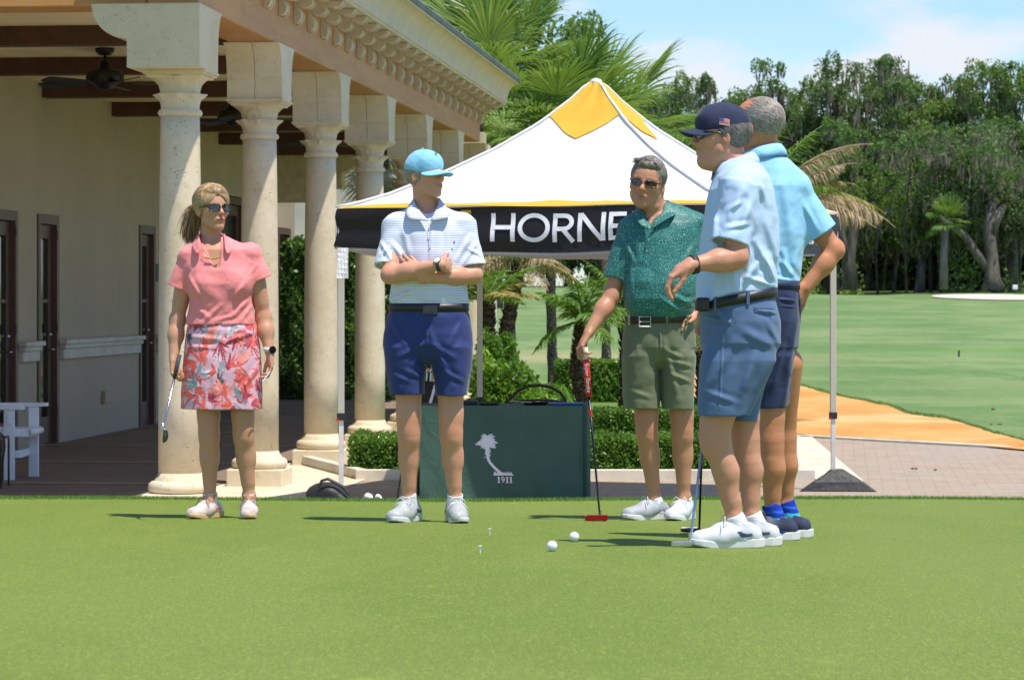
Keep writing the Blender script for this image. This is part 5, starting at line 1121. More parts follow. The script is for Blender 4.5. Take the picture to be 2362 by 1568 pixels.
def ripple(f, lo, hi, amp, fx, fz, seed=0, ang=0.):         # soft irregular waviness of cloth
    rg = np.random.default_rng(seed); ph = rg.uniform(0, 6, 8); ca, sa = math.cos(ang), math.sin(ang)
    def fn(X, Y, Z):
        U = X*ca+Z*sa; W_ = -X*sa+Z*ca
        return amp*(np.sin(U*fx+1.3*np.sin(W_*fz*.7+ph[0])+Y*fx*.6+ph[1])*np.sin(W_*fz+1.1*np.sin(U*fx*.5+ph[2])+ph[3])+.5*np.sin(U*fx*2.1+W_*fz*1.3+ph[4]+Y*9)*np.sin(W_*fz*1.9+ph[5]))
    return f.ap(fn, lo, hi, 0, 'add', 0)
class Frame:                                     # a local frame: x sideways, y forward, z up
    def __init__(s, o, yaw=0, pitch=0, roll=0, sc=1.):
        R = Matrix.Rotation(-roll, 3, 'Y') @ Matrix.Identity(3); Rz = Matrix.Rotation(yaw+PI, 3, 'Z'); Rx = Matrix.Rotation(pitch, 3, 'X'); Ry = Matrix.Rotation(roll, 3, 'Y')
        s.M = np.array(Rz @ Rx @ Ry); s.o = np.array(tuple(o), float); s.sc = sc
    def __call__(s, *p): return s.o + s.M @ (np.array(p, float)*s.sc)
    def inv(s, P_): return ((P_-s.o) @ s.M)/s.sc
    def mat(s):
        m = Matrix([list(r) for r in s.M*s.sc]).to_4x4(); m.translation = Vector(s.o); return m
def hell(f, fr, c, r, k=.01, op='u', rx=0, ry=0, rz=0):
    R = fr.M @ np.array(Matrix.Rotation(rz, 3, 'Z') @ Matrix.Rotation(rx, 3, 'X') @ Matrix.Rotation(ry, 3, 'Y')); return ell(f, fr(*c), [q*fr.sc for q in r], k*fr.sc, op, R)
def hcone(f, fr, a, b, ra, rb, k=.01, op='u', flat=None): return cone(f, fr(*a), fr(*b), ra*fr.sc, rb*fr.sc, k*fr.sc, op, None if flat is None else (fr.M @ A3(*flat[0]), flat[1]))
def head(f, fr, jaw=1., nose=1., fat=0., fem=False):
    hell(f, fr, (0,-.014,.033), (.075,.096,.084), .0); hell(f, fr, (0,.020,.030), (.066,.070,.068), .03)
    hell(f, fr, (0,.028,-.030), (.058+fat*.006,.058,.082), .03)
    for s in (-1, 1):
        hcone(f, fr, (s*.046*jaw,.004,-.062), (s*.016,.066,-.104), .020+fat*.005, .013, .028)
        hell(f, fr, (s*.043,.062,-.024), (.021,.020,.020), .02)
        hcone(f, fr, (s*.014,.083,.022), (s*.044,.070,.020), .009, .007, .012)
    hell(f, fr, (0,.072,-.103), (.021,.017,.015), .02); hell(f, fr, (0,.076,-.062), (.031,.020,.028), .022)
    for s in (-1, 1): hell(f, fr, (s*.031,.100,.001), (.016,.014,.011), .014, 's'); hell(f, fr, (s*.031,.0785,.0005), (.0145,.0125,.0115), .003)
    hcone(f, fr, (0,.087,.012), (0,.108*(.98+.02*nose),-.026), .0075, .0105*nose, .012); hell(f, fr, (0,.106,-.031), (.0115*nose,.011,.0095), .008)
    for s in (-1, 1): hell(f, fr, (s*.0135*nose,.094,-.034), (.0075,.010,.0075), .006); hell(f, fr, (s*.006,.104,-.041), (.0035,.004,.003), .002, 's')
    for s in (-1, 1): hcone(f, fr, (s*.019,.098,-.036), (s*.034,.080,-.062), .0025, .002, .010, 's')
    hell(f, fr, (0,.0905,-.0605), (.0235,.0065,.0048), .008); hell(f, fr, (0,.0890,-.0710), (.0200,.0070,.0055), .008); hcone(f, fr, (-.021,.0975,-.0655), (.021,.0975,-.0655), .0022, .0022, .004, 's')
    hell(f, fr, (0,.096,-.083), (.018,.006,.004), .010, 's')
    for s in (-1, 1):
        hell(f, fr, (s*.0765,-.010,-.012), (.0085,.0175,.031), .006, rx=-.18, rz=s*.35); hell(f, fr, (s*.086,-.004,-.010), (.006,.010,.017), .004, 's', rx=-.18)
def hand(f, wr, fd, pn, side, curl=(20, 25, 20), thumb=(.6, .5, .3), sc=1., splay=.06, curls=None, width=1.):
    # wr wrist point, fd towards the knuckles, pn where the palm faces, side +1: thumb on cross(fd, pn) side
    wr, fd = A3(*wr), A3(*fd)/np.linalg.norm(A3(*fd)); pn = A3(*pn); pn = pn-fd*(pn@fd); pn = pn/np.linalg.norm(pn); lt = np.cross(fd, pn)*side; tips = []
    offs = (.030, .0105, -.0105, -.029); ln = (.95, 1.05, .98, .78); kn = (.088, .091, .087, .079)
    for i in range(4):
        kp = wr+fd*kn[i]*sc+lt*offs[i]*sc*width; cone(f, wr+lt*offs[i]*.6*sc+fd*.01, kp, .0135*sc, .0105*sc, .012, flat=(pn, .9))
    cone(f, wr, wr+fd*.05*sc, .024*sc, .026*sc, .02, flat=(pn, .6))
    for i in range(4):
        c_ = curls[i] if curls else curl; p = wr+fd*kn[i]*sc+lt*offs[i]*sc*width; a = 0; r = (.0096, .0088, .0080)[0]*sc*(.9 if i == 3 else 1)
        for j, (sl, rr) in enumerate(zip((.043, .027, .021), (.0095, .0086, .0076))):
            a += math.radians(c_[j]); d = fd*math.cos(a)+pn*math.sin(a)+lt*(splay*(1.5-i)); d = d/np.linalg.norm(d); q = p+d*sl*sc*ln[i]; cone(f, p, q, rr*sc*(.88 if i == 3 else 1), (rr-.0012)*sc*(.88 if i == 3 else 1), .0035); p = q
        tips.append(p)
    tb_ = wr+fd*.022*sc+lt*.022*sc; d = fd*thumb[0]+lt*thumb[1]+pn*thumb[2]; d = d/np.linalg.norm(d); q = tb_+d*.046*sc; cone(f, tb_, q, .0145*sc, .0115*sc, .014)
    d2 = d*.8+fd*.45; d2 = d2/np.linalg.norm(d2); q2 = q+d2*.033*sc; cone(f, q, q2, .0112*sc, .0098*sc, .004); d3 = d2*.9+fd*.3; d3 = d3/np.linalg.norm(d3); cone(f, q2, q2+d3*.024*sc, .0098*sc, .0082*sc, .003); tips.append(q2+d3*.024*sc)
    return tips
def arm(f, sh, el, wr, sc=1., fore=None, back=None):
    sh, el, wr = A3(*sh), A3(*el), A3(*wr)
    cone(f, sh, el, .049*sc, .038*sc, .02); m = sh*.5+el*.5; cone(f, sh*.7+el*.3, sh*.25+el*.75, .045*sc, .036*sc, .02)
    u = wr-el; u = u/np.linalg.norm(u); ell(f, el, (.040*sc,)*3, .02); cone(f, el, el+(wr-el)*.38, .040*sc, .040*sc, .02); cone(f, el+(wr-el)*.35, wr, .039*sc, .0255*sc, .03)
    if fore is not None: cone(f, el+(wr-el)*.12+A3(*fore)*.010, el+(wr-el)*.45+A3(*fore)*.008, .034*sc, .028*sc, .02)
def leg(f, hip, kn, an, sc=1., back=(0, 1, 0), toe=(0, -1, 0), kr=1.):
    hip, kn, an, back = A3(*hip), A3(*kn), A3(*an), A3(*back)
    cone(f, hip, kn+(hip-kn)*.10, .085*sc, .056*sc, .02); cone(f, kn+A3(0,0,.06)-back*.004, kn-A3(0,0,.05)-back*.006, .051*sc*kr, .044*sc*kr, .035); ell(f, kn-back*.028*sc, (.024*sc,.020*sc,.030*sc), .025)
    cone(f, kn-A3(0,0,.03), an+(kn-an)*.12, .047*sc, .027*sc, .04); c0 = kn+(an-kn)*.10+back*.008; c1 = kn+(an-kn)*.46+back*.016
    side_ = np.cross(back, A3(0,0,1)); cone(f, c0, c1, .041*sc, .041*sc, .035); cone(f, c1, kn+(an-kn)*.80+back*.004, .036*sc, .026*sc, .04); cone(f, kn+(an-kn)*.35+side_*.018*sc+back*.01, kn+(an-kn)*.5+side_*.014*sc+back*.01, .030*sc, .026*sc, .025); cone(f, kn+(an-kn)*.35-side_*.018*sc+back*.008, kn+(an-kn)*.52-side_*.012*sc+back*.008, .030*sc, .026*sc, .025)
    cone(f, an+A3(0,0,.06), an, .027*sc, .030*sc, .02, flat=(side_, .9)); ell(f, an+side_*.021, (.012,.012,.014), .01); ell(f, an-side_*.021, (.012,.012,.014), .01); cone(f, an, an+A3(*toe)*.035-A3(0,0,.06), .032, .026, .02)
def fobj(f, name, mat, parent, tint=None, smooth=1):
    V, F = f.mesh(smooth); t = tint(V) if tint is not None else None; return obj(name, npmesh(name, V, F, True, t), mat, parent)
# ---- materials for people
m = NT('skin'); at = m.attr('t').outputs['Color']; nA = m.noise(9, 4, .6); nB = m.noise(60, 4, .65); nC = m.noise(220, 2)
def skinmat(name, c, red=(.60, .24, .17)):
    m = NT(name); at = m.attr('t').outputs['Color']; nA = m.noise(11, 4, .6); nB = m.noise(70, 4, .65); nC = m.noise(260, 3)
    c_ = m.mix(m.math('MULTIPLY', m.ramp(nA, .42, .68), .35), c, red); c_ = m.mix(m.math('MULTIPLY', m.ramp(nB, .55, .72), .25), c_, [x*.72 for x in c]); c_ = m.mix(1., c_, at, 'MULTIPLY')
    return m.done(m.bsdf(c_, .42, 0, m.bump(m.math('ADD', nC, m.math('MULTIPLY', nB, 2)), .22, .003), .35, .12, (.012, .005, .003)))
M_skin_f = skinmat('skin_fair_tan', (0.554, 0.289, 0.174), (.64,.27,.19)); M_skin_m = skinmat('skin_ruddy', (0.609, 0.312, 0.193), (.70,.27,.20)); M_skin_t = skinmat('skin_tanned', (0.517, 0.253, 0.147), (.62,.24,.16)); M_skin_a = skinmat('skin_pink', (0.563, 0.281, 0.174), (.66,.25,.18)); M_skin_b = skinmat('skin_deep_tan', (0.536, 0.231, 0.112), (.60,.22,.12))
def hairmat(name, c1, c2, c3):
    m = NT(name); nA = m.noise(60, 4, .7, m.vec((1, 1, .3))); t = m.attr('t').outputs['Fac']; c_ = m.mix(t, c1, c2); c_ = m.mix(m.math('MULTIPLY', m.ramp(nA, .5, .7), .6), c_, c3); return m.done(m.bsdf(c_, .42, 0, None, .45))
M_hair_bl = hairmat('blonde_hair', (.16, .085, .035), (.60, .40, .19), (.70, .52, .28)); M_hair_gr = hairmat('grey_hair', (.20, .165, .13), (.44, .39, .33), (.56, .51, .45)); M_hair_dk = hairmat('salt_pepper_hair', (.06, .052, .045), (.25, .23, .21), (.36, .34, .32)); M_hair_gb = hairmat('grey_brown_hair', (.11, .085, .062), (.32, .28, .24), (.42, .38, .34))
def cloth_mat(name, col, rough=.75, wr=.45, wscale=6., weave=500, var=.06, sheen=.15, stretch=(1, 1, 1), tr=0):
    m = NT(name); v = m.vec(stretch); n1 = m.noise(wscale, 1.5, .4, v, .5); n2 = m.noise(weave, 2, .5); n3 = m.noise(wscale*2.7, 1, .4, v, .4)
    c_ = m.mix(m.ramp(n2, .35, .65), [x*(1-var) for x in col], [min(1, x*(1+var)) for x in col]); h_ = m.math('ADD', n1, m.math('MULTIPLY', n3, .3)); h_ = m.math('ADD', h_, m.math('MULTIPLY', n2, .012))
    return m.done(m.bsdf(c_, rough, 0, m.bump(h_, wr, .05), .25, sheen=sheen))
def strands(name, roots, dirs, L, mat, parent, r=.0011, droop=1., seg=4, rng=None, wave=.0, lift=.0, t=None):
    # thin tapered strands; dirs start directions; gravity bends them down
    n = len(roots); P0 = roots.copy(); d = unit(dirs.copy()); L = np.broadcast_to(L, (n,)); rows = []; up = np.array([0,0,-1.])
    ref = unit(np.cross(d, rng.normal(size=(n, 3)))); ref2 = unit(np.cross(d, ref))
    for s in range(seg+1):
        rr = (r*(1-.75*s/seg))*np.ones(n); rows.append(np.stack([P0+ref*rr[:,None], P0-.5*ref*rr[:,None]+.87*ref2*rr[:,None], P0-.5*ref*rr[:,None]-.87*ref2*rr[:,None]], 1)); P0 = P0+d*(L/seg)[:,None]; d = unit(d+up*(droop/seg)+rng.normal(size=(n, 3))*wave)
    V = np.stack(rows, 1).reshape(-1, 3); b = np.arange(n)[:,None]*(seg+1)*3; F = []
    for s in range(seg):
        for k in range(3): F.append(b+[[s*3+k, s*3+(k+1) % 3, s*3+3+(k+1) % 3, s*3+3+k]])
    tt_ = rng.uniform(0, 1, n) if t is None else t; return obj(name, npmesh(name, V, np.concatenate(F), True, np.repeat(tt_, (seg+1)*3)), mat, parent)
def scalp(fr, n, keep, rng, r=(.0775, .0985, .0865), c=(0, -.014, .033)):
    d = unit(rng.normal(size=(n*4, 3))); p = d*np.array(r)+np.array(c); m = keep(p); return p[m][:n], d[m][:n]
# ---- shoes: local frame at the ground under the ankle, y towards the toe
def shoe(o, yaw, who, mats, L=1., sc=1., laces=True, label=None, sock_h=.10, ank=None, stripe=None, name='shoe', pitch=0):
    fr = Frame(o, yaw, 0, 0, sc); up, sole_m, lace_m, sock_m = mats
    lo, hi = A3(*o)-[.24,.24,.02], A3(*o)+[.24,.24,.16]; f = Field(lo, hi, .0032)
    hcone(f, fr, (0,-.045,.052), (0,.03,.052), .036, .040, .0); hcone(f, fr, (0,.03,.050), (.004,.135,.030), .041, .032, .02, flat=((1,0,0), 1.15)); hcone(f, fr, (-.012,.06,.034), (.016,.14,.030), .036, .028, .02); hell(f, fr, (0,-.062,.040), (.034,.030,.040), .015); hcone(f, fr, (0,-.020,.065), (0,-.026,.102), .037, .036, .02); hcone(f, fr, (0,.012,.086), (0,.065,.066), .024, .024, .02)
    hcone(f, fr, (0,-.022,.085), (0,-.026,.15), .030, .031, .004, 's'); plane_cut(f, fr(0,0,.102), fr.M @ A3(0,-.35,1)); plane_cut(f, fr(0,0,.020), fr.M @ A3(0,0,-1))
    s_ = fobj(f, name, up, who)
    if label: s_['label'] = label
    f = Field(lo, hi, .0032)
    def out2(X, Y, Z):
        px, py = X-fr.o[0], Y-fr.o[1]; u = (px*fr.M[0,0]+py*fr.M[1,0])/sc; v = (px*fr.M[0,1]+py*fr.M[1,1])/sc; w_ = (Z-fr.o[2])/sc
        vv = np.array([-.10,-.06,0,.07,.12,.165,.182]); hw = np.interp(v.ravel(), [-.105,-.095,-.06,0,.06,.10,.14,.165,.180], [.0,.024,.036,.034,.042,.046,.040,.026,0]).reshape(v.shape); cx = np.interp(v.ravel(), [-.1,0,.1,.18], [0,-.002,.003,.0]).reshape(v.shape)
        d2 = np.abs(u-cx)-hw; d2 = np.maximum(d2, np.maximum(v-.178, -.102-v)); spring = np.interp(v.ravel(), [-.11,-.08,0,.10,.18], [.006,.0,.0,.0,.018]).reshape(v.shape)
        top_ = np.interp(v.ravel(), [-.1,0,.08,.18], [.036,.032,.026,.036]).reshape(v.shape); return np.maximum(d2*.8, np.maximum(w_-top_, spring-w_))*sc
    f.ap(out2, lo, hi); fobj(f, 'sole', sole_m, s_)
    if stripe is not None:
        for sx in (-1, 1): b = MB(); b.add([fr(sx*.0395,-.05,.045), fr(sx*.041,-.01,.040), fr(sx*.046,.02,.060), fr(sx*.036,-.045,.068)], [(0,1,2,3)]); obj('side_stripe', b, stripe, s_)
    if laces:
        b = MB()
        for i in range(5): y_ = .045+i*.014; z_ = .095-i*.0065; b.tube([fr(-.020,y_,z_-.010), fr(0,y_+.004,z_), fr(.020,y_,z_-.010)], .0022*sc, 5); b.tube([fr(-.018,y_,z_-.009), fr(.0,y_+.009,z_+.001), fr(.018,y_+.014,z_-.012)], .0020*sc, 5)
        for sx in (-1, 1): b.tube([fr(0,.042,.100), fr(sx*.022,.05,.115), fr(sx*.042,.055,.095), fr(sx*.03,.045,.088), fr(0,.044,.098)], .0018*sc, 5); b.tube([fr(0,.042,.100), fr(sx*.028,.065,.090), fr(sx*.050,.07,.066)], .0018*sc, 5)
        obj('lace', b, lace_m, s_, smooth=True)
    if sock_m is not None:
        a = A3(*ank) if ank is not None else fr(0,-.026,.16); f = Field(np.minimum(a, fr(0,-.026,.05))-.08, np.maximum(a, fr(0,-.026,.05))+.08, .0032); top = fr(0,-.026,.03)*(1) ; d = a-top; d = d/np.linalg.norm(d); e = top+d*sock_h
        f.ap(capcone_fn(top, e, .0385*sc, .0365*sc), *bb(top, e, r=.05)); f.ap(capcone_fn(top, e+d*.02, .031*sc, .0315*sc, t0=.75), *bb(top, e, r=.05), 0, 's'); ripple(f, f.lo, f.lo+.4, .0008, 60, 140, 3); so = fobj(f, 'sock', sock_m, who)
    return s_
def putter(name, grip, foot, headfn, lab, grip_m, shaft_m, gl=.27, gr=.013):
    g, t = Vector(grip), Vector(foot); d = (t-g).normalized(); r = thing(name, lab, 'golf putter', (t.x, t.y, t.z))
    b = MB(); b.tube([g, g+d*gl*.5, g+d*gl], [gr, gr*1.02, gr*.85], 12); gp = obj('grip', b, grip_m, r, smooth=True)
    b = MB(); b.tube([g+d*gl, t-d*.02, t+Vector((0,0,.006))], [.0065,.0050,.0050], 8); obj('shaft', b, shaft_m, r, smooth=True); headfn(r, t); return r, gp
def collar(parent, mat, c, rx, ry, yaw=0., open_=.5, h=.045, drop=.035, tilt=.25, point=.03, up0=0., hi_back=.02):
    # a turned-down collar round the neck at c (base centre); front faces yaw
    b = MB(); n_ = 40; rows = []
    for i in range(n_+1):
        ph = -PI+open_ + (2*PI-2*open_)*i/n_ + 0.; a = ph+PI       # angle from the front
        e = abs(ph)/(PI-open_); back = (1+math.cos(ph))/2
        d = Vector((math.sin(yaw+a), -math.cos(yaw+a), 0)); cc_ = Vector(c)
        hz = hi_back*back - tilt*.1*(1-back); ext = 1+point*8*max(0, e-.82)
        p0 = cc_+Vector((d.x*rx*.93, d.y*ry*.93, hz+up0)); p1 = cc_+Vector((d.x*rx*.97, d.y*ry*.97, h+hz+up0)); p2 = cc_+Vector((d.x*(rx*1.08+.004), d.y*(ry*1.08+.004), h*.9+hz+up0)); p3 = cc_+Vector((d.x*(rx*1.30+.012*ext), d.y*(ry*1.30+.012*ext), h*.15-drop*ext*(.6+.6*(1-back))+hz+up0))
        rows += [p0, p1, p2, (p2+p3)/2+d*.006, p3]
    k = 5; b.add(rows, [(i*k+j, (i+1)*k+j, (i+1)*k+j+1, i*k+j+1) for i in range(n_) for j in range(k-1)])
    o = obj('collar', b, mat, parent, smooth=True); s_ = o.modifiers.new('s', 'SOLIDIFY'); s_.thickness = .0035; s_.offset = 0; return o

def comb(name, fr, n, keep, flow, steps, stepl, mat, who, rng, r=.0022, rad=(.080,.100,.088), c=(0,-.016,.034), lift=(1.0, 1.05), free=None, t=(0, 1), jit=.15, puff=None):
    # strands combed along the head: roots on an ellipsoid, walked along flow(p) and kept on a slowly growing ellipsoid
    rad, c = np.array(rad), np.array(c); d = unit(rng.normal(size=(n*6, 3))); p = d*rad+c; p = p[keep(p)][:n]; n = len(p); rows = []; lf = rng.uniform(.99, 1.02, n); grow = rng.uniform(*lift, n); V_ = rng.normal(size=(n, 3))*jit; rr0 = r*rng.uniform(.6, 1.3, n); L = stepl*rng.uniform(.7, 1.25, n)
    for s in range(steps+1):
        u = s/steps; q = (p-c)/rad; nn = unit(q/rad); f_ = unit(flow(p)+V_); f_ = unit(f_-nn*(f_*nn).sum(1, keepdims=True)); sd = np.cross(nn, f_); w_ = (rr0*(1-u**2*.8))[:,None]
        base = p+nn*(.0015+.010*puff(p)[:,None] if puff is not None else .0015)
        rows.append(np.stack([base+sd*w_, base+nn*w_*.8, base-sd*w_], 1)); p = p+f_*L[:,None]; k = np.linalg.norm((p-c)/rad, axis=1, keepdims=True); tgt = (lf*(1+(grow-1)*u))[:,None]; p = c+(p-c)/k*tgt
    V = np.stack(rows, 1).reshape(-1, 3); V = V*fr.sc @ fr.M.T + fr.o; b = np.arange(n)[:,None]*(steps+1)*3; F = []
    for s in range(steps):
        for k in range(2): F.append(b+[[s*3+k, s*3+k+1, s*3+3+k+1, s*3+3+k]])
    return obj(name, npmesh(name, V, np.concatenate(F), True, np.repeat(rng.uniform(*t, n), (steps+1)*3)), mat, who)
# ------------------------------------------------------------------ people
HB, HC = .0032, .0036
class Per:
    def __init__(s, Y): s.Y = Y; s.S = FPX/Y; s.g = G(Y)
    def p(s, x, y, dy=0.): return A3(*P(x, y, s.Y+dy))
    def rows(s, rr, grow=0.):
        out_ = []
        for r in rr:
            y, xl, xr, ry = r[:4]; yo = r[4] if len(r) > 4 else 0; n = r[5] if len(r) > 5 else 2.2
            out_.append((CAMZ+(690-y)/s.S, ((xl+xr)/2-1180.5)/s.S, s.Y+yo, (xr-xl)/2/s.S+grow, ry+grow, n))
        return out_
def headtint(fr, V, lips=(.95,.62,.60), brow=(.45,.40,.36), eyes=True, extra=None):
    n = len(V); T = np.ones((n, 4)); q = fr.inv(V); hd = np.abs(q[:,2]) < .14
    def g(c, r): return np.exp(-(((q-np.array(c))/np.array(r))**2).sum(1)) 
    def blend(w_, col):
        w_ = np.clip(w_*hd, 0, 1)[:,None]; T[:,:3] = T[:,:3]*(1-w_)+T[:,:3]*np.array(col)*w_
    for s in (-1, 1):
        blend(g((s*.030,.092,.022), (.017,.03,.0045))*.8, brow)
        blend(g((s*.040,.075,-.030), (.022,.03,.020))*.5, (1.05,.78,.74))
        if eyes:
            e = ((q[:,0]-s*.031)/.012)**2+((q[:,2]-.0005)/.0048)**2; m_ = (e < 1)&(q[:,1] > .06); T[m_,:3] = (1.15,1.5,1.9)
            m_ = ((q[:,0]-s*.033)**2+(q[:,2]-.0005)**2 < .0048**2)&(q[:,1] > .06); T[m_,:3] = (.10,.13,.16)
            m_ = (np.abs(q[:,2]-.0055) < .0016)&(np.abs(q[:,0]-s*.031) < .013)&(q[:,1] > .06); T[m_,:3] = (.35,.30,.28)
        blend(g((s*.080,-.01,-.012), (.02,.025,.035))*.6, (1.02,.75,.70))
    blend(g((0,.105,-.064), (.022,.02,.0085))*1.3, lips); blend(g((0,.103,-.0655), (.021,.02,.0018))*.8, (.55,.45,.45)); blend(g((0,.112,-.028), (.014,.016,.014))*.5, (1.05,.78,.76))
    if extra is not None: extra(q, T, blend, g)
    return T
def add_knee_tint(T, V, pts, r=.05, c=(1.03,.84,.80), a=.7):
    for p_ in pts:
        w_ = (np.exp(-((V-p_)**2).sum(1)/r**2)*a)[:,None]; T[:,:3] = T[:,:3]*(1-w_)+T[:,:3]*np.array(c)*w_
    return T
def sunglasses(fr, who, frame_m, lens_m, w_=.062, wrap=.0, h=.030, z=.002, sc=1., dy=0.):
    b = MB(); ln = MB()
    for s in (-1, 1):
        cx = s*.0325*sc; pts = []
        for k in range(20):
            a = 2*PI*k/20; ca, sa = math.cos(a), math.sin(a); x = cx+s*.002+(.0270*sc)*math.copysign(abs(ca)**.7, ca); zz_ = z+h*.5*math.copysign(abs(sa)**.75, sa)-abs(x)*.05; y_ = .103+dy-4.5*x*x-abs(x)*.10; pts.append(fr(x, y_, zz_))
        b.tube(pts+[pts[0]], .0028*fr.sc, 6); c0 = fr(cx, .1035+dy-4.5*cx*cx-abs(cx)*.10, z); ln.add([tuple(c0)]+[tuple(q) for q in pts], [(0, 1+k, 1+(k+1) % 20) for k in range(20)])
        b.tube([fr(s*.058*sc, .083+dy, z+.006), fr(s*.072, .068, z+.007), fr(s*.079, .03, z+.004), fr(s*.080, -.005, z+.002), fr(s*.077,-.02,z-.012)], [.0045*fr.sc,.0040*fr.sc,.003*fr.sc,.003*fr.sc,.002*fr.sc], 6)
    b.tube([fr(-.010,.106+dy,z+.004), fr(0,.109+dy,z+.006), fr(.010,.106+dy,z+.004)], .0026*fr.sc, 6)
    o = obj('sunglasses', b, frame_m, who, smooth=True); obj('lens', ln, lens_m, o); return o
M_gfr = simple('glossy_black_frame', (.010, .009, .009), .2, 0, 0, 5); m = NT('dark_lens'); M_lens = m.done(m.bsdf((.012, .010, .010), .04, 0, None, .9)); M_gfr_b = simple('tortoise_frame', (.10, .035, .02), .25, 0, .3, 90)
def watch(who, c, axis, r, band_m, face_m, facedir, name='watch', w_=.020, fr_=.019):
    c, axis, facedir = A3(*c), A3(*axis)/np.linalg.norm(A3(*axis)), A3(*facedir); facedir = facedir-axis*(facedir@axis); facedir = facedir/np.linalg.norm(facedir); s_ = np.cross(axis, facedir); b = MB(); n_ = 28
    for k in range(n_):
        a = 2*PI*k/n_; d = facedir*math.cos(a)*.88+s_*math.sin(a)*1.06
        for h_ in (-w_/2, w_/2): b.v.append(tuple(c+axis*h_+d*r)); 
    b.f += [(2*k, 2*k+1, (2*k+3) % (2*n_), (2*k+2) % (2*n_)) for k in range(n_)]; o = obj(name, b, band_m, who, smooth=True); so = o.modifiers.new('s', 'SOLIDIFY'); so.thickness = .003; so.offset = 1
    if face_m is not None:
        b = MB(); q = c+facedir*(r*.88+.001); b.tube([q, q+facedir*.008], fr_, 20); obj('case', b, M_nickel if face_m is not M_lens else face_m, o, smooth=False); b = MB(); b.tube([q+facedir*.008, q+facedir*.0088], fr_*.85, 20); obj('dial', b, face_m, o)
    return o
def cap(fr, who, mat, brim_m, brim_dip=.0, brim_L=.095, tilt=0., rad=(.084,.104,.092), z0=.034):
    f = Field(fr.o-.22*fr.sc, fr.o+.22*fr.sc, .0035); hell(f, fr, (0,-.013,.038), rad, .0); hell(f, fr, (0,.045,.055), (.066,.046,.054), .03); ripple(f, f.lo, f.lo+.5, .0009, 60, 50, 5)
    hell(f, fr, (0,-.013,.030), (rad[0]-.006,rad[1]-.006,rad[2]-.006), .0, 's'); plane_cut(f, fr(0,.0,z0-.006), fr.M @ A3(0,-.10+tilt,-1))
    o = fobj(f, 'cap', mat, who); f = Field(fr.o-.25*fr.sc, fr.o+.25*fr.sc, .003)
    def fn(X, Y, Z):
        q = [((X-fr.o[0])*fr.M[0,i]+(Y-fr.o[1])*fr.M[1,i]+(Z-fr.o[2])*fr.M[2,i])/fr.sc for i in range(3)]; x, y, z = q
        e = np.sqrt((x/.083)**2+((y-.058)/(brim_L+.012))**2)-1; zc = z0+.004-5.2*x*x-(y-.07)*(.16+brim_dip); return np.maximum(np.maximum(e*.08, np.abs(z-zc)-.0032), .036-y)*fr.sc
    f.ap(fn, f.lo, f.lo+.5*fr.sc); fobj(f, 'brim', brim_m, o, smooth=1)
    b = MB(); b.ball(fr(0,-.013,.038+rad[2]+.001), .007*fr.sc, 10, 6); obj('top_button', b, mat, o, smooth=True)
    b = MB()
    for k in range(6):
        a = k*PI/3+PI/6; b.tube([fr(rad[0]*1.003*math.sin(a)*math.cos(t*PI/16), -.013+rad[1]*1.003*math.cos(a)*math.cos(t*PI/16), .038+rad[2]*1.003*math.sin(t*PI/16)) for t in range(0, 9)], .0009*fr.sc, 4)
    obj('seam', b, mat, o); return o
def flaps(who, q, mat, cx, hw, ytop, ybase, V, L, R_, dv, lv=1):
    b = MB()
    for s, pt in ((-1, L), (1, R_)):
        P8 = [(cx+s*hw, ytop+3, .035), (cx+s*hw*1.02, ytop, -.015), (cx+s*hw*.80, ytop+(V[1]-ytop)*.42, dv*.62), (V[0]+s*1.5, V[1]-3, dv), (pt[0], pt[1], dv*.97), (pt[0]+s*hw*.38, (pt[1]*.55+ybase*.45), dv*.80), (cx+s*(hw+15), ybase, -.012), (cx+s*(hw+11), ybase-4, .045)]
        vs = [tuple(q.p(*v)) for v in P8]; b.add(vs, [(0,1,6,7),(1,2,5,6),(2,3,4,5)])
    vs = [q.p(cx-hw, ytop+3, .035), q.p(cx+hw, ytop+3, .035), q.p(cx+hw*.6, ytop-3, .085), q.p(cx-hw*.6, ytop-3, .085), q.p(cx-hw-11, ybase-4, .045), q.p(cx+hw+11, ybase-4, .045), q.p(cx+hw*.7, ybase-5, .11), q.p(cx-hw*.7, ybase-5, .11)]
    b.add([tuple(v) for v in vs], [(3,2,6,7),(0,3,7,4),(2,1,5,6)])
    me = b.mesh('collar', True); import bmesh; bm = bmesh.new(); bm.from_mesh(me); bmesh.ops.remove_doubles(bm, verts=bm.verts, dist=.0005); bm.to_mesh(me); bm.free(); me.polygons.foreach_set('use_smooth', [True]*len(me.polygons))
    o = obj('collar', me, mat, who); sb = o.modifiers.new('sub', 'SUBSURF'); sb.subdivision_type = 'CATMULL_CLARK'; sb.levels = sb.render_levels = 2; sb.boundary_smooth = 'PRESERVE_CORNERS'; so = o.modifiers.new('s', 'SOLIDIFY'); so.thickness = .004; so.offset = 0; return o
def placket(who, mat, pts, btn_m, wd=.014):
    b = MB(); 
    for i in range(len(pts)-1): b.tube([pts[i], pts[i+1]], .0014, 4)
    obj('placket', b, mat, who)
    for t in (.35, .8):
        b = MB(); q = A3(*pts[0])*(1-t)+A3(*pts[-1])*t; b.tube([q+A3(.003,-.001,0), q+A3(.003,-.004,0)], .0055, 10); obj('button', b, btn_m, who)
M_white_s = simple('white_shoe_leather', (.62, .63, .65), .45, 0, .03, 20); M_sole_w = simple('white_rubber', (.68, .68, .66), .5, 0, .02, 20); M_lace = simple('white_lace', (.80, .80, .80), .7, 0, .02); M_lace_b = simple('black_lace', (.03, .03, .035), .6); M_sock_w = simple('white_sock', (.80, .80, .82), .85, 0, .03)
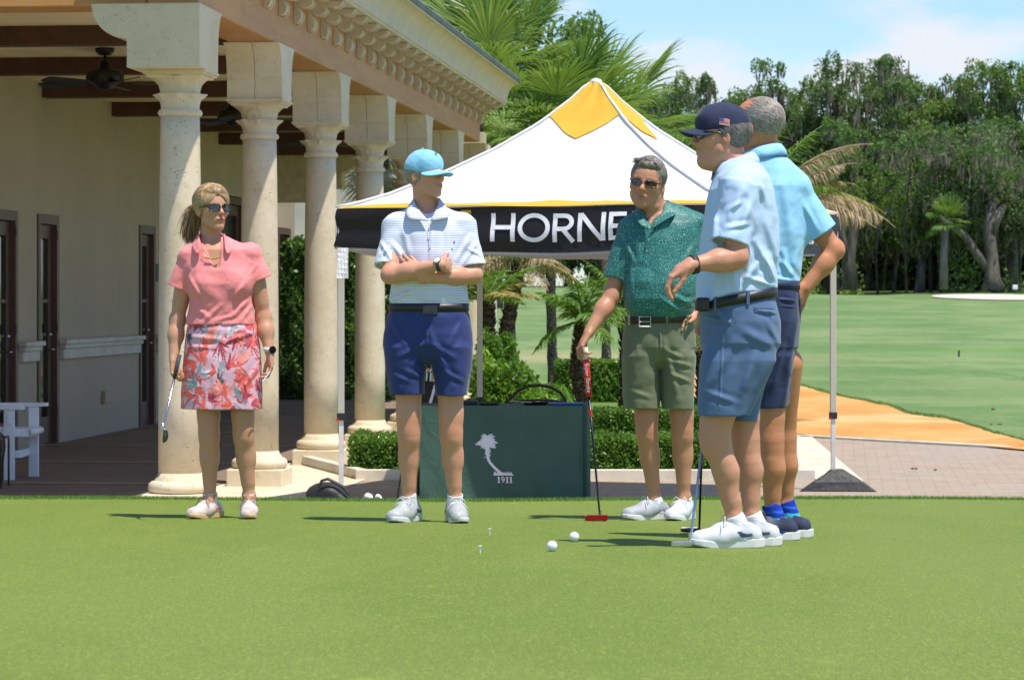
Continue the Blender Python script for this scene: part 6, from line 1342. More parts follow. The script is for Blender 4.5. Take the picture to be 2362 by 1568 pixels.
M_belt = simple('black_leather_belt', (.016, .015, .015), .45, 0, .2, 20); M_belt_br = simple('dark_brown_belt', (.035, .018, .014), .45, 0, .2, 20)

def capsule_sleeve(f, A, B, ra, rb, wall=.009, k=.035, flat=None, t0=.0):
    f.ap(capcone_fn(A, B, ra, rb, flat, t0=t0), *bb(A, B, r=max(ra, rb)+.03), k); ell(f, A, (ra,)*3, k); f.ap(capcone_fn(A, B, ra-wall, rb-wall, flat, t0=.92, t1=1.1), *bb(A, B, r=max(ra, rb)+.03), 0, 's')
# ======================= woman in coral
def woman():
    q = Per(13.84); p = q.p; who = thing('person', 'woman with blonde ponytail in a coral polo shirt and floral skirt, holding a putter', 'person', (p(520,1198)[0], q.Y, q.g), 'golfers on the putting green')
    fr = Frame(p(489,482,-.01), .62, .05, 0, .93)
    f = Field((p(378,0)[0], q.Y-.26, q.g), (p(648,0)[0], q.Y+.24, CAMZ+(690-425)/q.S), HB)
    head(f, fr, .92, .9, 0); hell(f, fr, (0,.0945,-.0605), (.0225,.009,.006), .005)
    cone(f, p(486,580,.02), p(486,515,.02), .054, .050, .03)
    SH = q.rows([(540,470,512,.046,.02),(552,452,536,.062,.02),(562,436,560,.078,.01),(576,424,580,.090,.0),(600,420,590,.100,-.0),(625,427,590,.110,-.01),(655,433,588,.118,-.012),(690,437,582,.112,-.01),(715,434,584,.112,-.005),(735,430,588,.118,0),(748,428,588,.120,0)])
    loft(f, [(r[0],r[1],r[2],r[3]-.012,r[4]-.010,r[5]) for r in SH], .02)
    for xd in (472, 546): ell(f, p(xd, 655, -.068), (.052,.042,.048), .05)
    J = dict(rs=p(434,598), re=p(409,738,.03), rw=p(400,830,-.04), ls=p(581,590), le=p(608,733,.03), lw=p(622,815,-.03))
    arm(f, J['rs'], J['re'], J['rw'], .93); arm(f, J['ls'], J['le'], J['lw'], .93)
    k1, k2, a1, a2 = p(482,985,-.01), p(561,985,-.01), p(484,1142,.03), p(574,1142,.03)
    leg(f, p(470,800), k1, a1, .93, toe=(-.3,-.95,0)); leg(f, p(551,800), k2, a2, .93, toe=(.1,-1,0))
    hand(f, J['rw'], (.0,-.15,-1), (1,-.15,0), 1 if False else -1, curls=[(50,70,50),(55,75,50),(58,75,50),(60,75,50)], thumb=(.8,.35,.55), sc=.88)
    hand(f, J['lw'], (.10,-.1,-1), (-1,-.2,0), 1, curls=[(35,45,30),(30,45,30),(28,40,30),(25,40,30)], thumb=(.85,.25,.5), sc=.88)
    body = fobj(f, 'body', M_skin_f, who, lambda V: add_knee_tint(headtint(fr, V, (.98,.55,.55), (.75,.68,.6), False), V, [k1-A3(0,.04,0), k2-A3(0,.04,0)]))
    # shirt
    f = Field((p(378,0)[0], q.Y-.24, CAMZ+(690-762)/q.S), (p(628,0)[0], q.Y+.24, CAMZ+(690-545)/q.S), HC); loft(f, SH, .0)
    for s_, (sx, sy, ex_, ey) in enumerate(((437,588,411,664),(576,578,600,645))):
        A, B = p(sx, sy), p(ex_, ey, .01); capsule_sleeve(f, A, B, .044, .060); ell(f, p((434,580)[s_], (594,584)[s_]), (.038,.052,.026), .03)
    for xd in (470, 547): ell(f, p(xd, 657, -.075), (.060,.050,.055), .05)
    # neck opening and V
    cone(f, p(486,560,.0), p(487,515,-.01), .060, .062, .01, 's'); A, B = p(489,556,-.080), p(499,612,-.108); cone(f, A, B, .046, .018, .004, 's'); cone(f, A, B-A3(0,.03,0), .040, .013, .003, 's'); cone(f, A, p(489,565,-.03), .043, .045, .006, 's')
    for (x0,y0,x1,y1,wd,dp) in ((440,640,470,690,.012,-.004),(575,645,545,690,.012,-.004),(445,700,490,735,.014,-.005),(578,690,540,730,.012,-.005),(470,745,520,700,.012,-.004),(455,730,440,690,.010,-.004),(560,740,585,700,.010,-.004),(500,740,555,725,.010,-.003),(582,632,592,610,.008,-.003),(437,650,448,625,.009,-.003)): crease(f, p(x0,y0), p(x1,y1), wd, dp)
    ripple(f, f.lo, f.lo+1., .0016, 30, 24, 2, .5)
    SMw = cloth_mat('coral_polo_knit', (.88, .27, .27), .8, .35, 7, 260, .10)
    sh = fobj(f, 'polo_shirt', SMw, who)
    b = MB()
    for s in (-1, 1):
        pts = [p(487+s*29, 540, .03), p(487+s*30, 537, -.02), p(489+s*30, 552, -.08), p(492+s*26, 570, -.108), p(491+s*34, 592, -.118), p(489+s*47, 578, -.090), p(487+s*47, 562, -.02), p(487+s*40,556,.03)]
        b.add([tuple(v) for v in pts], [(0,1,6,7),(1,2,5,6),(2,3,4,5)])
    b.add([tuple(v) for v in [p(458,540,.03), p(516,540,.03), p(508,536,.075), p(466,536,.075), p(447,556,.04), p(527,556,.04), p(512,556,.10), p(462,556,.10)]], [(3,2,6,7),(0,3,7,4),(2,1,5,6)])
    o = obj('collar', b, SMw, who, smooth=True); sb = o.modifiers.new('sub', 'SUBSURF'); sb.levels = 2; sb.render_levels = 2; so = o.modifiers.new('s', 'SOLIDIFY'); so.thickness = .004
    # hem bulge of blouse over skirt handled by rows; skirt
    SK = q.rows([(742,434,586,.108),(760,430,592,.118),(800,425,600,.130,.01),(850,420,603,.138,.01),(900,417,604,.142,.01),(943,416,605,.146,.01)])
    f = Field((p(405,0)[0], q.Y-.2, CAMZ+(690-950)/q.S), (p(616,0)[0], q.Y+.22, CAMZ+(690-738)/q.S), HC); loft(f, SK, 0); f.ap(loft_fn([(r[0],r[1],r[2],r[3]-.011,r[4]-.011,r[5]) for r in SK[-3:]]+[(SK[-1][0]-.03,)+SK[-1][1:3]+(SK[-1][3]-.011,SK[-1][4]-.011,2.2)])[0], f.lo, f.lo+1, 0, 's')
    for (x0,y0,x1,y1,wd,dp) in ((440,775,520,783,.012,-.004),(590,765,520,790,.012,-.005),(505,940,500,860,.014,-.003),(430,800,500,800,.010,-.003),(600,840,560,900,.012,-.003)): crease(f, p(x0,y0), p(x1,y1), wd, dp)
    ripple(f, f.lo, f.lo+1., .0016, 22, 14, 9); V, F = f.mesh(1)
    rg = np.random.default_rng(14); col = np.tile(np.array([.70,.42,.52]), (len(V), 1)); a = np.arctan2(V[:,0]-V[:,0].mean(), -(V[:,1]-q.Y)); U = a*.19; Zz = V[:,2]
    col *= (1+.06*np.sin(U[:,None]*40+Zz[:,None]*23))
    pal = [(.80,.13,.10),(.85,.20,.16),(.42,.05,.09),(.50,.09,.12),(.86,.30,.27),(.22,.27,.30),(.30,.33,.37),(.78,.66,.75),(.07,.07,.09)]; pw = [.22,.18,.16,.12,.10,.08,.06,.06,.02]
    for k in range(190):
        cu, cz = rg.uniform(-.45, .45), rg.uniform(Zz.min()-.02, Zz.max()+.02); th0 = rg.uniform(0, 2*PI); base = pal[rg.choice(9, p=pw)]
        for j in range(rg.integers(3, 6)):
            th = th0+(j-2)*rg.uniform(.28, .45); L = rg.uniform(.04, .105); w0 = rg.uniform(.004, .010); du, dz = U-cu, Zz-cz; s_ = du*math.cos(th)+dz*math.sin(th); t_ = -du*math.sin(th)+dz*math.cos(th)+(s_**2)*rg.uniform(-2, 2)
            m_ = (s_ > 0)&(s_ < L)&(np.abs(t_) < w0*np.sin(np.clip(s_/L, 0, 1)*PI)**.8); col[m_] = np.array(base)*rg.uniform(.85, 1.1)
    m_ = Zz < Zz.min()+.010; col[m_] *= .96; T = np.concatenate([col, np.ones((len(col), 1))], 1)
    m = NT('floral_skirt_print'); at = m.attr('t').outputs['Color']; n1 = m.noise(7, 4, .5, None, .6); M_sk = m.done(m.bsdf(at, .6, 0, m.bump(n1, .35, .04), .3)); obj('skirt', npmesh('skirt', V, F, True, T), M_sk, who)
    # necklace
    b = MB(); pts = [p(487+24*math.sin(a_)+3, 571+20*math.cos(a_)+4, -.098-.014*math.cos(a_)) for a_ in np.linspace(-1.25, 1.25, 17)]; b.tube(pts, .0012, 5)
    for v in pts[4:13]: b.ball(v+A3(0,-.004,-.003), .005, 8, 5)
    obj('necklace', b, simple('gold_beads', (.55,.42,.2), .3, .8, .1), who, smooth=True)
    sunglasses(fr, who, M_gfr, M_lens, h=.036, sc=1.05)
    # hair
    rg = np.random.default_rng(4); f = Field(fr.o-.17, fr.o+.17, .003); hell(f, fr, (0,-.020,.040), (.085,.101,.094), 0); hell(f, fr, (0,.036,.085), (.068,.056,.036), .03); hell(f, fr, (0,.082,-.028), (.062,.055,.074), .01, 's')
    for s in (-1, 1): hell(f, fr, (s*.045,.095,.020), (.034,.045,.040), .01, 's'); hell(f, fr, (s*.088,.012,-.026), (.024,.030,.034), .006, 's')
    plane_cut(f, fr(0,-.02,-.040), fr.M @ A3(0,.5,-1)); ripple(f, f.lo, f.lo+.4, .0015, 90, 60, 1); V, F = f.mesh(1); hr = obj('hair', npmesh('hair', V, F, True, np.clip(rg.normal(.2, .1, len(V)), 0, 1)), M_hair_bl, who)
    tl = np.array([0., -.116, .004]); tie = fr(*tl)
    comb('hair_strands', fr, 6000, lambda P_: ((P_[:,2] > .030)&~((P_[:,1] > .072)&(P_[:,2] < .060)))|((P_[:,1] < .0)&(P_[:,2] > -.03)), lambda P_: tl-P_, 8, .0125, M_hair_bl, hr, rg, .0023, (.0875,.1045,.097), (0,-.020,.040), (.99, 1.06), jit=.03)
    n = 420; side_ = np.where(rg.uniform(size=n) < .35, 1., -1.)
    comb('fringe', fr, 1500, lambda P_: (P_[:,1] > .015)&(P_[:,2] > .078), lambda P_: np.stack([np.where(P_[:,0] > .015, .9, -.9)+P_[:,0]*3, .75+0*P_[:,0], -.35-3*(P_[:,1]-.05)], -1), 7, .010, M_hair_bl, hr, rg, .0020, (.088,.108,.100), (0,-.016,.040), (1.0, 1.10), t=(.45, 1), jit=.10)
    n = 1500; W_ = tie+rg.normal(size=(n, 3))*.009; dl = np.array([-.50,.12,-.15])+rg.normal(size=(n, 3))*.17; strands('ponytail', W_, dl, rg.uniform(.12, .20, n), M_hair_bl, hr, .0030, 3.4, 9, rg, .035)
    b = MB(); b.tube([tie+A3(.008,0,0), tie-A3(.008,0,0)], .017, 12); obj('hair_tie', b, M_lace_b, who)
    watch(who, p(622,806,-.03), (.05,0,1), .028, M_sole_w, M_lens, (.55,-.85,0), 'watch', .022, .019)
    # shoes
    sm = simple('peach_white_shoe', (.60,.50,.46), .5, 0, .25, 16); gum = simple('gum_sole', (.62,.42,.20), .6, 0, .1, 9)
    for i, (ax_, yaw, an) in enumerate(((484,-.55,a1),(574,.10,a2))):
        o = A3(*(p(ax_, 0, .03)[:2]), 0); o[2] = float(pg(o[0], o[1])); shoe(o, yaw, who, (sm, gum, M_lace_b, M_sock_w), sc=.93, ank=an, sock_h=.105, stripe=simple('coral_patch', (.75,.22,.16), .6))
    # scorecard pencil in her left hand
    b = MB(); a = p(606,880,-.13); c_ = p(622,858,-.10); b.tube([a, c_], .004, 6); o = obj('pencil', b, simple('lilac_pencil', (.62,.60,.78), .5)); tag(o, 'short pale pencil held in the left hand of the woman in coral', 'pencil')
    # her putter
    def hd(r, t):
        f = Field(np.array(t)-.08, np.array(t)+.08, .0022); c_ = A3(*t)+A3(.01,-.01,-.012); f.ap(ell_fn(c_, (.022,.013,.036)), c_-.05, c_+.05); plane_cut(f, c_-A3(.004,0,0), (-1,.1,.1)); fobj(f, 'club_head', simple('dark_chrome', (.12,.12,.11), .25, .9), r)
        b = MB(); b.tube([A3(*t)+A3(0,0,.05), A3(*t)+A3(.006,0,.02), A3(*t)+A3(.006,-.004,.0)], .0055, 8); obj('hosel', b, M_nickel, r, smooth=True)
    M_steel = simple('polished_steel', (.55,.58,.66), .22, 1, .05, 4); putter('golf_putter', p(414,818,-.12), p(374,998,-.20), hd, 'putter held low by the woman in coral, dark head off the ground', simple('dark_grip', (.05,.05,.06), .7), M_steel, gl=.12, gr=.011)
woman()
def shorts(q, who, name, mat, waist, legs, creases, seed=1, wall=.011, sx=.0022, pocket=None):
    f = Field((min(r[1] for L in legs+[waist] for r in L)/q.S*1-1180.5/q.S-.04, q.Y-.24, CAMZ+(690-max(r[0] for L in legs for r in L)-12)/q.S), (max(r[2] for L in legs+[waist] for r in L)/q.S-1180.5/q.S+.04, q.Y+.26, CAMZ+(690-min(r[0] for r in waist)+8)/q.S), HC)
    loft(f, q.rows(waist), 0)
    for L in legs:
        R_ = q.rows(L); loft(f, R_, .012)
    for L in legs:
        R_ = sorted(q.rows(L))[:2]; z0 = R_[0][0]; f.ap(loft_fn([(z0-.03,)+tuple(R_[0][1:3])+(R_[0][3]-wall, R_[0][4]-wall, 2.2), (z0+.05,)+tuple(R_[0][1:3])+(R_[0][3]-wall, R_[0][4]-wall, 2.2)])[0], f.lo, f.lo+1.5, 0, 's')
    for (x0,y0,x1,y1,wd,dp) in creases: crease(f, q.p(x0,y0), q.p(x1,y1), wd, dp)
    ripple(f, f.lo, f.lo+1.5, sx, 17, 12, seed); return fobj(f, name, mat, who)
def belt(q, who, yl, yr, rows, mat, h=.036, buckle=None, grow=.006, name='belt', bm=None):
    # an elliptical strap; rows = (xl, xr, ry, yoff) in frame units, height from yl (left) to yr (right)
    xl, xr, ry, yo = rows; b = MB(); n_ = 48; cx = ((xl+xr)/2-1180.5)/q.S; rx = (xr-xl)/2/q.S+grow; rY = ry+grow
    for k in range(n_):
        a = 2*PI*k/n_; x = cx+rx*math.copysign(abs(math.cos(a))**(2/2.2), math.cos(a)); y = q.Y+yo+rY*math.copysign(abs(math.sin(a))**(2/2.2), math.sin(a)); t = (x-cx+rx)/(2*rx); z = CAMZ+(690-(yl*(1-t)+yr*t))/q.S
        b.v += [(x, y, z-h/2), (x, y, z+h/2)]
    b.f = [(2*k, (2*k+2) % (2*n_), (2*k+3) % (2*n_), 2*k+1) for k in range(n_)]; o = obj(name, b, mat, who, smooth=True); so = o.modifiers.new('s', 'SOLIDIFY'); so.thickness = .004; so.offset = 0
    if buckle: 
        c_ = q.p(buckle[0], buckle[1], yo-rY-.004); w_, h_ = buckle[2]/q.S/2, buckle[3]/q.S/2; b = MB()
        if bm is not None: b.box((c_[0]-w_, c_[1]-.004, c_[2]-h_), (c_[0]+w_, c_[1]+.003, c_[2]+h_)); obj('buckle', b, bm, o, bevel=.003)
        else: b.tube([c_+A3(-w_,0,-h_), c_+A3(w_,0,-h_), c_+A3(w_,0,h_), c_+A3(-w_,0,h_), c_+A3(-w_,0,-h_*1.05)], .003, 6); b.tube([c_+A3(-w_,0,0), c_+A3(w_*.9,-.002,0)], .002, 5); obj('buckle', b, M_nickel, o)
    return o
# ======================= man with crossed arms
def crossed():
    q = Per(13.5); p = q.p; who = thing('person', 'man in pale blue cap, striped polo and navy shorts standing with arms crossed', 'person', (p(990,1200)[0], q.Y, q.g), 'golfers on the putting green')
    fr = Frame(p(981,403,-.02), .90, .05, 0, .95)
    f = Field((p(862,0)[0], q.Y-.34, q.g), (p(1124,0)[0], q.Y+.24, CAMZ+(690-340)/q.S), HB); head(f, fr, 1.0, 1.05, .2)
    cone(f, p(984,512,.02), p(978,430,.01), .060, .058, .03)
    SH = q.rows([(468,960,1010,.050,.03),(480,940,1032,.070,.03),(492,914,1058,.088,.02),(510,898,1082,.102,.01),(540,894,1088,.118,0),(580,900,1082,.130,-.005),(620,904,1078,.132,-.01),(660,902,1078,.134,-.01),(690,897,1080,.134,-.005),(702,900,1079,.132,0)])
    loft(f, [(r[0],r[1],r[2],r[3]-.014,r[4]-.012,r[5]) for r in SH], .02)
    rs, re, rw = p(915,522,.02), p(899,634,-.13), p(1016,611,-.225); ls, le, lw = p(1063,522,.02), p(1092,634,-.06), p(975,640,-.180)
    arm(f, rs, re, rw, 1.0, fore=(0,-.3,-1)); arm(f, ls, le, lw, 1.0, fore=(0,-.3,-1))
    hand(f, rw, (.55,1.0,-.04), (-.8,.6,-.1), 1, curls=[(20,20,15)]*4, thumb=(.75,.5,.2), sc=.98)
    hand(f, lw, (-.84,.28,.58), (.1,1,.2), -1, curls=[(12,18,10),(12,16,10),(14,18,10),(18,20,12)], thumb=(.8,.3,.2), sc=.96, splay=.04)
    k1, k2, a1, a2 = p(943,985,-.01), p(1040,985,-.01), p(943,1150,.03), p(1049,1150,.03)
    leg(f, p(940,790,.0), k1, a1, 1.0, toe=(-.3,-.95,0)); leg(f, p(1038,790,.0), k2, a2, 1.0, toe=(.2,-1,0))
    body = fobj(f, 'body', M_skin_m, who, lambda V: add_knee_tint(headtint(fr, V, (.95,.66,.62), (.70,.66,.62), True), V, [k1-A3(0,.04,0), k2-A3(0,.04,0)]))
    f = Field((p(862,0)[0], q.Y-.22, CAMZ+(690-712)/q.S), (p(1124,0)[0], q.Y+.24, CAMZ+(690-455)/q.S), HC); loft(f, SH, 0)
    SL = [(p(912,520), p(897,616,-.07)), (p(1066,520), p(1087,616,-.035))]
    for A, B in SL: capsule_sleeve(f, A, B, .060, .073)
    for xd in (915, 1063): ell(f, p(xd, 510), (.045,.062,.034), .03)
    cone(f, p(984,478,.015), p(984,430,.0), .062, .062, .008, 's'); cone(f, p(985,470,-.07), p(990,512,-.115), .036, .004, .005, 's'); cone(f, p(985,470,-.07), p(985,478,-.02), .045, .045, .006, 's')
    for (x0,y0,x1,y1,wd,dp) in ((905,560,935,600,.012,-.006),(1085,545,1055,600,.012,-.006),(1100,560,1070,610,.009,-.005),(880,560,905,600,.010,-.005),(930,520,945,590,.014,-.004),(1040,520,1030,590,.014,-.004),(905,690,960,668,.012,-.005),(1075,690,1030,670,.012,-.005),(930,675,1000,690,.012,-.004),(1000,530,992,600,.010,-.003),(880,590,900,570,.008,-.004),(1110,590,1080,575,.008,-.004)): crease(f, p(x0,y0), p(x1,y1), wd, dp)
    ripple(f, f.lo, f.lo+1., .0022, 26, 18, 3, .6)
    def stripe_t(V):
        T = V[:,2].copy()
        for A, B in SL:
            A_, B_ = A3(*A), A3(*B); ab = B_-A_; L = np.linalg.norm(ab); ab = ab/L; s_ = (V-A_)@ab; rd = np.linalg.norm(V-A_-s_[:,None]*ab, axis=1); out_ = np.where(A_[0] < p(985,0)[0], V[:,0] < A_[0]+.012, V[:,0] > A_[0]-.012); m_ = (rd < .085)&(s_ > -.01)&out_; T[m_] = A_[2]-s_[m_]
        return T
    m = NT('striped_polo_cloth'); t_ = m.attr('t').outputs['Fac']; st = m.math('FRACT', m.math('MULTIPLY', t_, 1/.0118)); band = m.math('MULTIPLY', m.ramp(st, .30, .38), m.ramp(st, .64, .72, 1, 0)); n1 = m.noise(6, 1.5, .4, None, .6); n2 = m.noise(400, 2)
    c_ = m.mix(m.math('MULTIPLY', band, .85), (.72,.745,.83), (.40,.45,.65)); M_st = m.done(m.bsdf(c_, .75, 0, m.bump(m.math('ADD', n1, m.math('MULTIPLY', n2, .015)), .35, .05), .25, sheen=.1)); sh = fobj(f, 'polo_shirt', M_st, who, stripe_t)
    col_m = NT('collar_stripe'); z_ = col_m.n('ShaderNodeSeparateXYZ'); col_m.t.links.new(col_m.tc.outputs['Object'], z_.inputs[0]); st = col_m.math('FRACT', col_m.math('MULTIPLY', z_.outputs[2], 1/.011)); M_cs = col_m.done(col_m.bsdf(col_m.mix(col_m.ramp(st, .4, .6, 0, .8), (.72,.75,.82), (.30,.34,.52)), .75))
    flaps(sh, q, M_cs, 984, 30, 456, 478, (990,513), (945,505), (1030,503), -.128)
    placket(sh, M_st, [p(990,512,-.128), p(991,545,-.134), p(990,585,-.140)], M_sole_w)
    b = MB(); c_ = p(1047,560,-.118); b.tube([c_+A3(0,-.004,-.009), c_+A3(0,-.004,.009)], .0018, 5); b.tube([c_+A3(-.006,-.005,.002), c_+A3(.006,-.005,.002)], .0015, 5); b.tube([c_+A3(-.004,-.005,-.003), c_+A3(.004,-.005,-.002)], .0012, 5); obj('chest_emblem', b, simple('navy_thread', (.04,.05,.14), .7), sh)
    M_navy = cloth_mat('navy_twill', (.022,.038,.150), .6, .4, 5, 300, .08)
    shorts(q, who, 'shorts', M_navy, [(706,902,1076,.128),(730,892,1084,.138),(770,885,1090,.146),(795,883,1091,.146),(820,900,1074,.125),(840,940,1034,.08)], [[(770,900,992,.120),(800,884,990,.138),(850,889,983,.132),(880,894,980,.126),(909,898,980,.122)],[(770,986,1074,.120),(800,990,1090,.138),(850,995,1088,.132),(880,1001,1082,.126),(911,1004,1078,.122)]],
        [(986,760,930,900,.016,-.005),(990,760,1045,890,.016,-.005),(905,735,940,800,.014,-.004),(1070,735,1035,800,.014,-.004),(985,720,987,830,.006,-.004),(930,850,975,870,.012,-.004),(1015,850,1070,880,.012,-.004),(900,860,950,880,.012,-.003),(985,790,925,820,.014,-.005),(990,790,1050,825,.014,-.005)], 4)
    belt(q, who, 709, 709, (900,1078,.128,0), M_belt, .038, (992,714,34,22), bm=simple('gunmetal', (.08,.08,.085), .35, .9, .2, 200))
    # hair under the cap, cap
    rg = np.random.default_rng(5); f = Field(fr.o-.15, fr.o+.15, .003); hell(f, fr, (0,-.020,.018), (.0780,.0945,.086), 0); hell(f, fr, (0,.085,-.02), (.075,.085,.080), .008, 's'); plane_cut(f, fr(0,-.02,-.050), fr.M @ A3(0,.55,-1)); plane_cut(f, fr(0,0,.05), fr.M @ A3(0,0,1))
    for s in (-1, 1): hell(f, fr, (s*.086,.002,-.020), (.020,.020,.032), .004, 's')
    ripple(f, f.lo, f.lo+.4, .0016, 110, 70, 2); V, F = f.mesh(1); h_ = obj('hair', npmesh('hair', V, F, True, rg.uniform(.05, .3, len(V))), M_hair_gr, who)
    comb('hair_strands', fr, 1500, lambda P_: (P_[:,1] < .028)&(P_[:,2] < .035)&(P_[:,2] > -.045-.5*(P_[:,1]+.02)), lambda P_: np.stack([0*P_[:,0], -.35+0*P_[:,0], -1+0*P_[:,0]], -1), 4, .006, M_hair_gr, h_, rg, .0016, (.0815,.0975,.090), (0,-.022,.018), (1, 1.02))
    M_capb = cloth_mat('pale_blue_cap_cloth', (.25,.56,.78), .75, .25, 9, 300, .06); cap(fr, who, M_capb, M_capb, .10, .098, .02, (.086,.106,.094), .018)
    b = MB(); c_ = fr(.012,.083,.098); fw = fr.M @ A3(.05,.8,.6); 
    for k in range(5): b.tube([c_+fw*.006+A3(0,0,-.008), c_+fw*.006+A3((k-2)*.005,0,.010-.002*abs(k-2))], .0011, 4)
    obj('cap_emblem', b, simple('green_thread', (.05,.25,.15), .7), who)
    watch(who, rw+(re-rw)*.02, re-rw, .029, M_lace_b, simple('pale_dial', (.75,.75,.72), .3), (-.1,-.75,.85), 'watch', .018, .018)
    M_gry = simple('pale_grey_shoe_mesh', (.40,.42,.42), .55, 0, .08, 40); blk = simple('black_outsole', (.02,.02,.025), .5)
    for ax_, yaw, an in ((943,-.42,a1),(1049,.22,a2)):
        o = A3(*(p(ax_, 0, .03)[:2]), 0); o[2] = float(pg(o[0], o[1])); s_ = shoe(o, yaw, who, (M_gry, M_sole_w, M_lace, M_sock_w), sc=1.06, ank=an, sock_h=.112, stripe=blk)
        fr2 = Frame(o, yaw, 0, 0, 1.06); b = MB(); b.ball(fr2(0,.13,.010), (.036,.036,.010), 14, 6); obj('outsole', b, blk, s_, smooth=True)
crossed()
# ======================= man in teal shirt leaning on the red putter
def teal():
    q = Per(14.0); p = q.p; who = thing('person', 'grey-haired man in sunglasses and teal patterned polo leaning one hand on a red putter', 'person', (p(1520,1195)[0], q.Y, q.g), 'golfers on the putting green')
    fr = Frame(p(1492,423,-.05), -.24, -.03, -.17, 1.05)
    f = Field((p(1300,0)[0], q.Y-.34, q.g), (p(1645,0)[0], q.Y+.26, CAMZ+(690-355)/q.S), HB); head(f, fr, 1.04, 1.1, 1.2)
    cone(f, p(1512,520,.02), p(1500,450,-.01), .066, .064, .03); ell(f, p(1500,478,-.04), (.05,.05,.035), .03)
    SH = q.rows([(466,1488,1552,.056,.02),(480,1470,1588,.080,.02),(495,1452,1614,.098,.01),(515,1444,1624,.112,0),(550,1441,1620,.128,-.01),(600,1440,1616,.142,-.02),(650,1438,1612,.158,-.035),(690,1438,1606,.160,-.035),(715,1442,1602,.152,-.025),(732,1446,1600,.142,-.01)])
    loft(f, [(r[0],r[1],r[2],r[3]-.014,r[4]-.012,r[5]) for r in SH], .02)
    rs, re, rw = p(1446,540,.0), p(1411,682,-.02), p(1357,768,-.12); ls, le, lw = p(1606,530,.02), p(1655,668,.10), p(1606,716,-.02)
    arm(f, rs, re, rw, 1.04); arm(f, ls, le, lw, 1.02)
    hand(f, rw, (-.48,-.25,-.80), (.45,-.0,-.75), -1, curls=[(38,48,30),(40,52,34),(44,55,36),(48,58,40)], thumb=(.85,.30,.42), sc=1.04, splay=.05)
    hand(f, lw, (-.72,-.62,-.18), (-.1,.55,-1), 1, curls=[(28,22,14),(34,26,16),(42,30,18),(50,36,22)], thumb=(.75,.5,.1), sc=1.02, splay=.22)
    k1, k2, a1, a2 = p(1491,982,-.01), p(1573,982,.0), p(1508,1143,.03), p(1577,1143,.03)
    leg(f, p(1485,800,.0), k1, a1, .98, toe=(-.9,-.4,0)); leg(f, p(1560,800,.0), k2, a2, .98, toe=(-.2,-1,0))
    fobj(f, 'body', M_skin_t, who, lambda V: add_knee_tint(headtint(fr, V, (.95,.62,.60), (.62,.58,.55), False), V, [k1-A3(0,.04,0), k2-A3(0,.04,0)]))
    f = Field((p(1385,0)[0], q.Y-.27, CAMZ+(690-742)/q.S), (p(1645,0)[0], q.Y+.26, CAMZ+(690-452)/q.S), HC); loft(f, SH, 0)
    A1, B1 = p(1452,528), p(1419,644,-.01); capsule_sleeve(f, A1, B1, .056, .068); A2, B2 = p(1600,520,.01), p(1630,625,.05); capsule_sleeve(f, A2, B2, .058, .068)
    for xd, yd in ((1456,517),(1606,510)): ell(f, p(xd, yd), (.048,.066,.036), .03)
    cone(f, p(1511,486,.01), p(1500,440,-.01), .068, .068, .008, 's'); cone(f, p(1503,482,-.08), p(1497,532,-.125), .038, .004, .005, 's'); cone(f, p(1503,482,-.07), p(1510,492,-.02), .050, .05, .006, 's')
    for (x0,y0,x1,y1,wd,dp) in ((1590,600,1560,660,.014,-.006),(1610,590,1580,640,.012,-.006),(1520,690,1575,725,.013,-.007),(1545,680,1595,705,.013,-.006),(1455,600,1450,680,.012,-.004),(1440,560,1460,610,.012,-.005),(1600,560,1570,610,.012,-.005),(1470,540,1465,600,.016,-.003),(1600,690,1560,700,.012,-.005),(1460,710,1520,722,.012,-.003)): crease(f, p(x0,y0), p(x1,y1), wd, dp)
    ripple(f, f.lo, f.lo+1., .0022, 24, 17, 6, -.5)
    m = NT('teal_print_jersey'); v = m.voro(62, None, 'F1', .35); e = m.voro(62, None, 'DISTANCE_TO_EDGE', .35); v2 = m.voro(190, None, 'F1', 1.); n1 = m.noise(6, 1.5, .4, None, .6)
    dot = m.ramp(v.outputs['Distance'], .10, .27, 1, 0); ring = m.math('MULTIPLY', m.ramp(v.outputs['Distance'], .34, .44), m.ramp(v2.outputs['Distance'], .2, .5, 1, 0)); c_ = m.mix(m.math('MULTIPLY', ring, .95), (.010,.120,.110), (.13,.38,.32)); c_ = m.mix(m.math('MULTIPLY', dot, .85), c_, (.30,.58,.50)); M_tl = m.done(m.bsdf(c_, .5, 0, m.bump(n1, .4, .05), .35, sheen=.1))
    sh = fobj(f, 'polo_shirt', M_tl, who); flaps(sh, q, M_tl, 1510, 33, 462, 488, (1497,534), (1478,520), (1547,500), -.140); placket(sh, M_tl, [p(1497,532,-.140), p(1492,560,-.150), p(1488,590,-.158)], simple('grey_button', (.3,.35,.35), .3))
    b = MB(); c_ = p(1568,542,-.122); 
    for k in range(8): b.tube([c_+A3(-.022+k*.006,0,-.002), c_+A3(-.019+k*.006,-.001,.003-.002*(k % 2)), c_+A3(-.017+k*.006,-.001,-.002)], .0012, 4)
    obj('chest_script', b, simple('white_thread', (.75,.8,.8), .6), sh)
    M_ol = cloth_mat('olive_twill', (.145,.165,.095), .7, .4, 5, 300, .06)
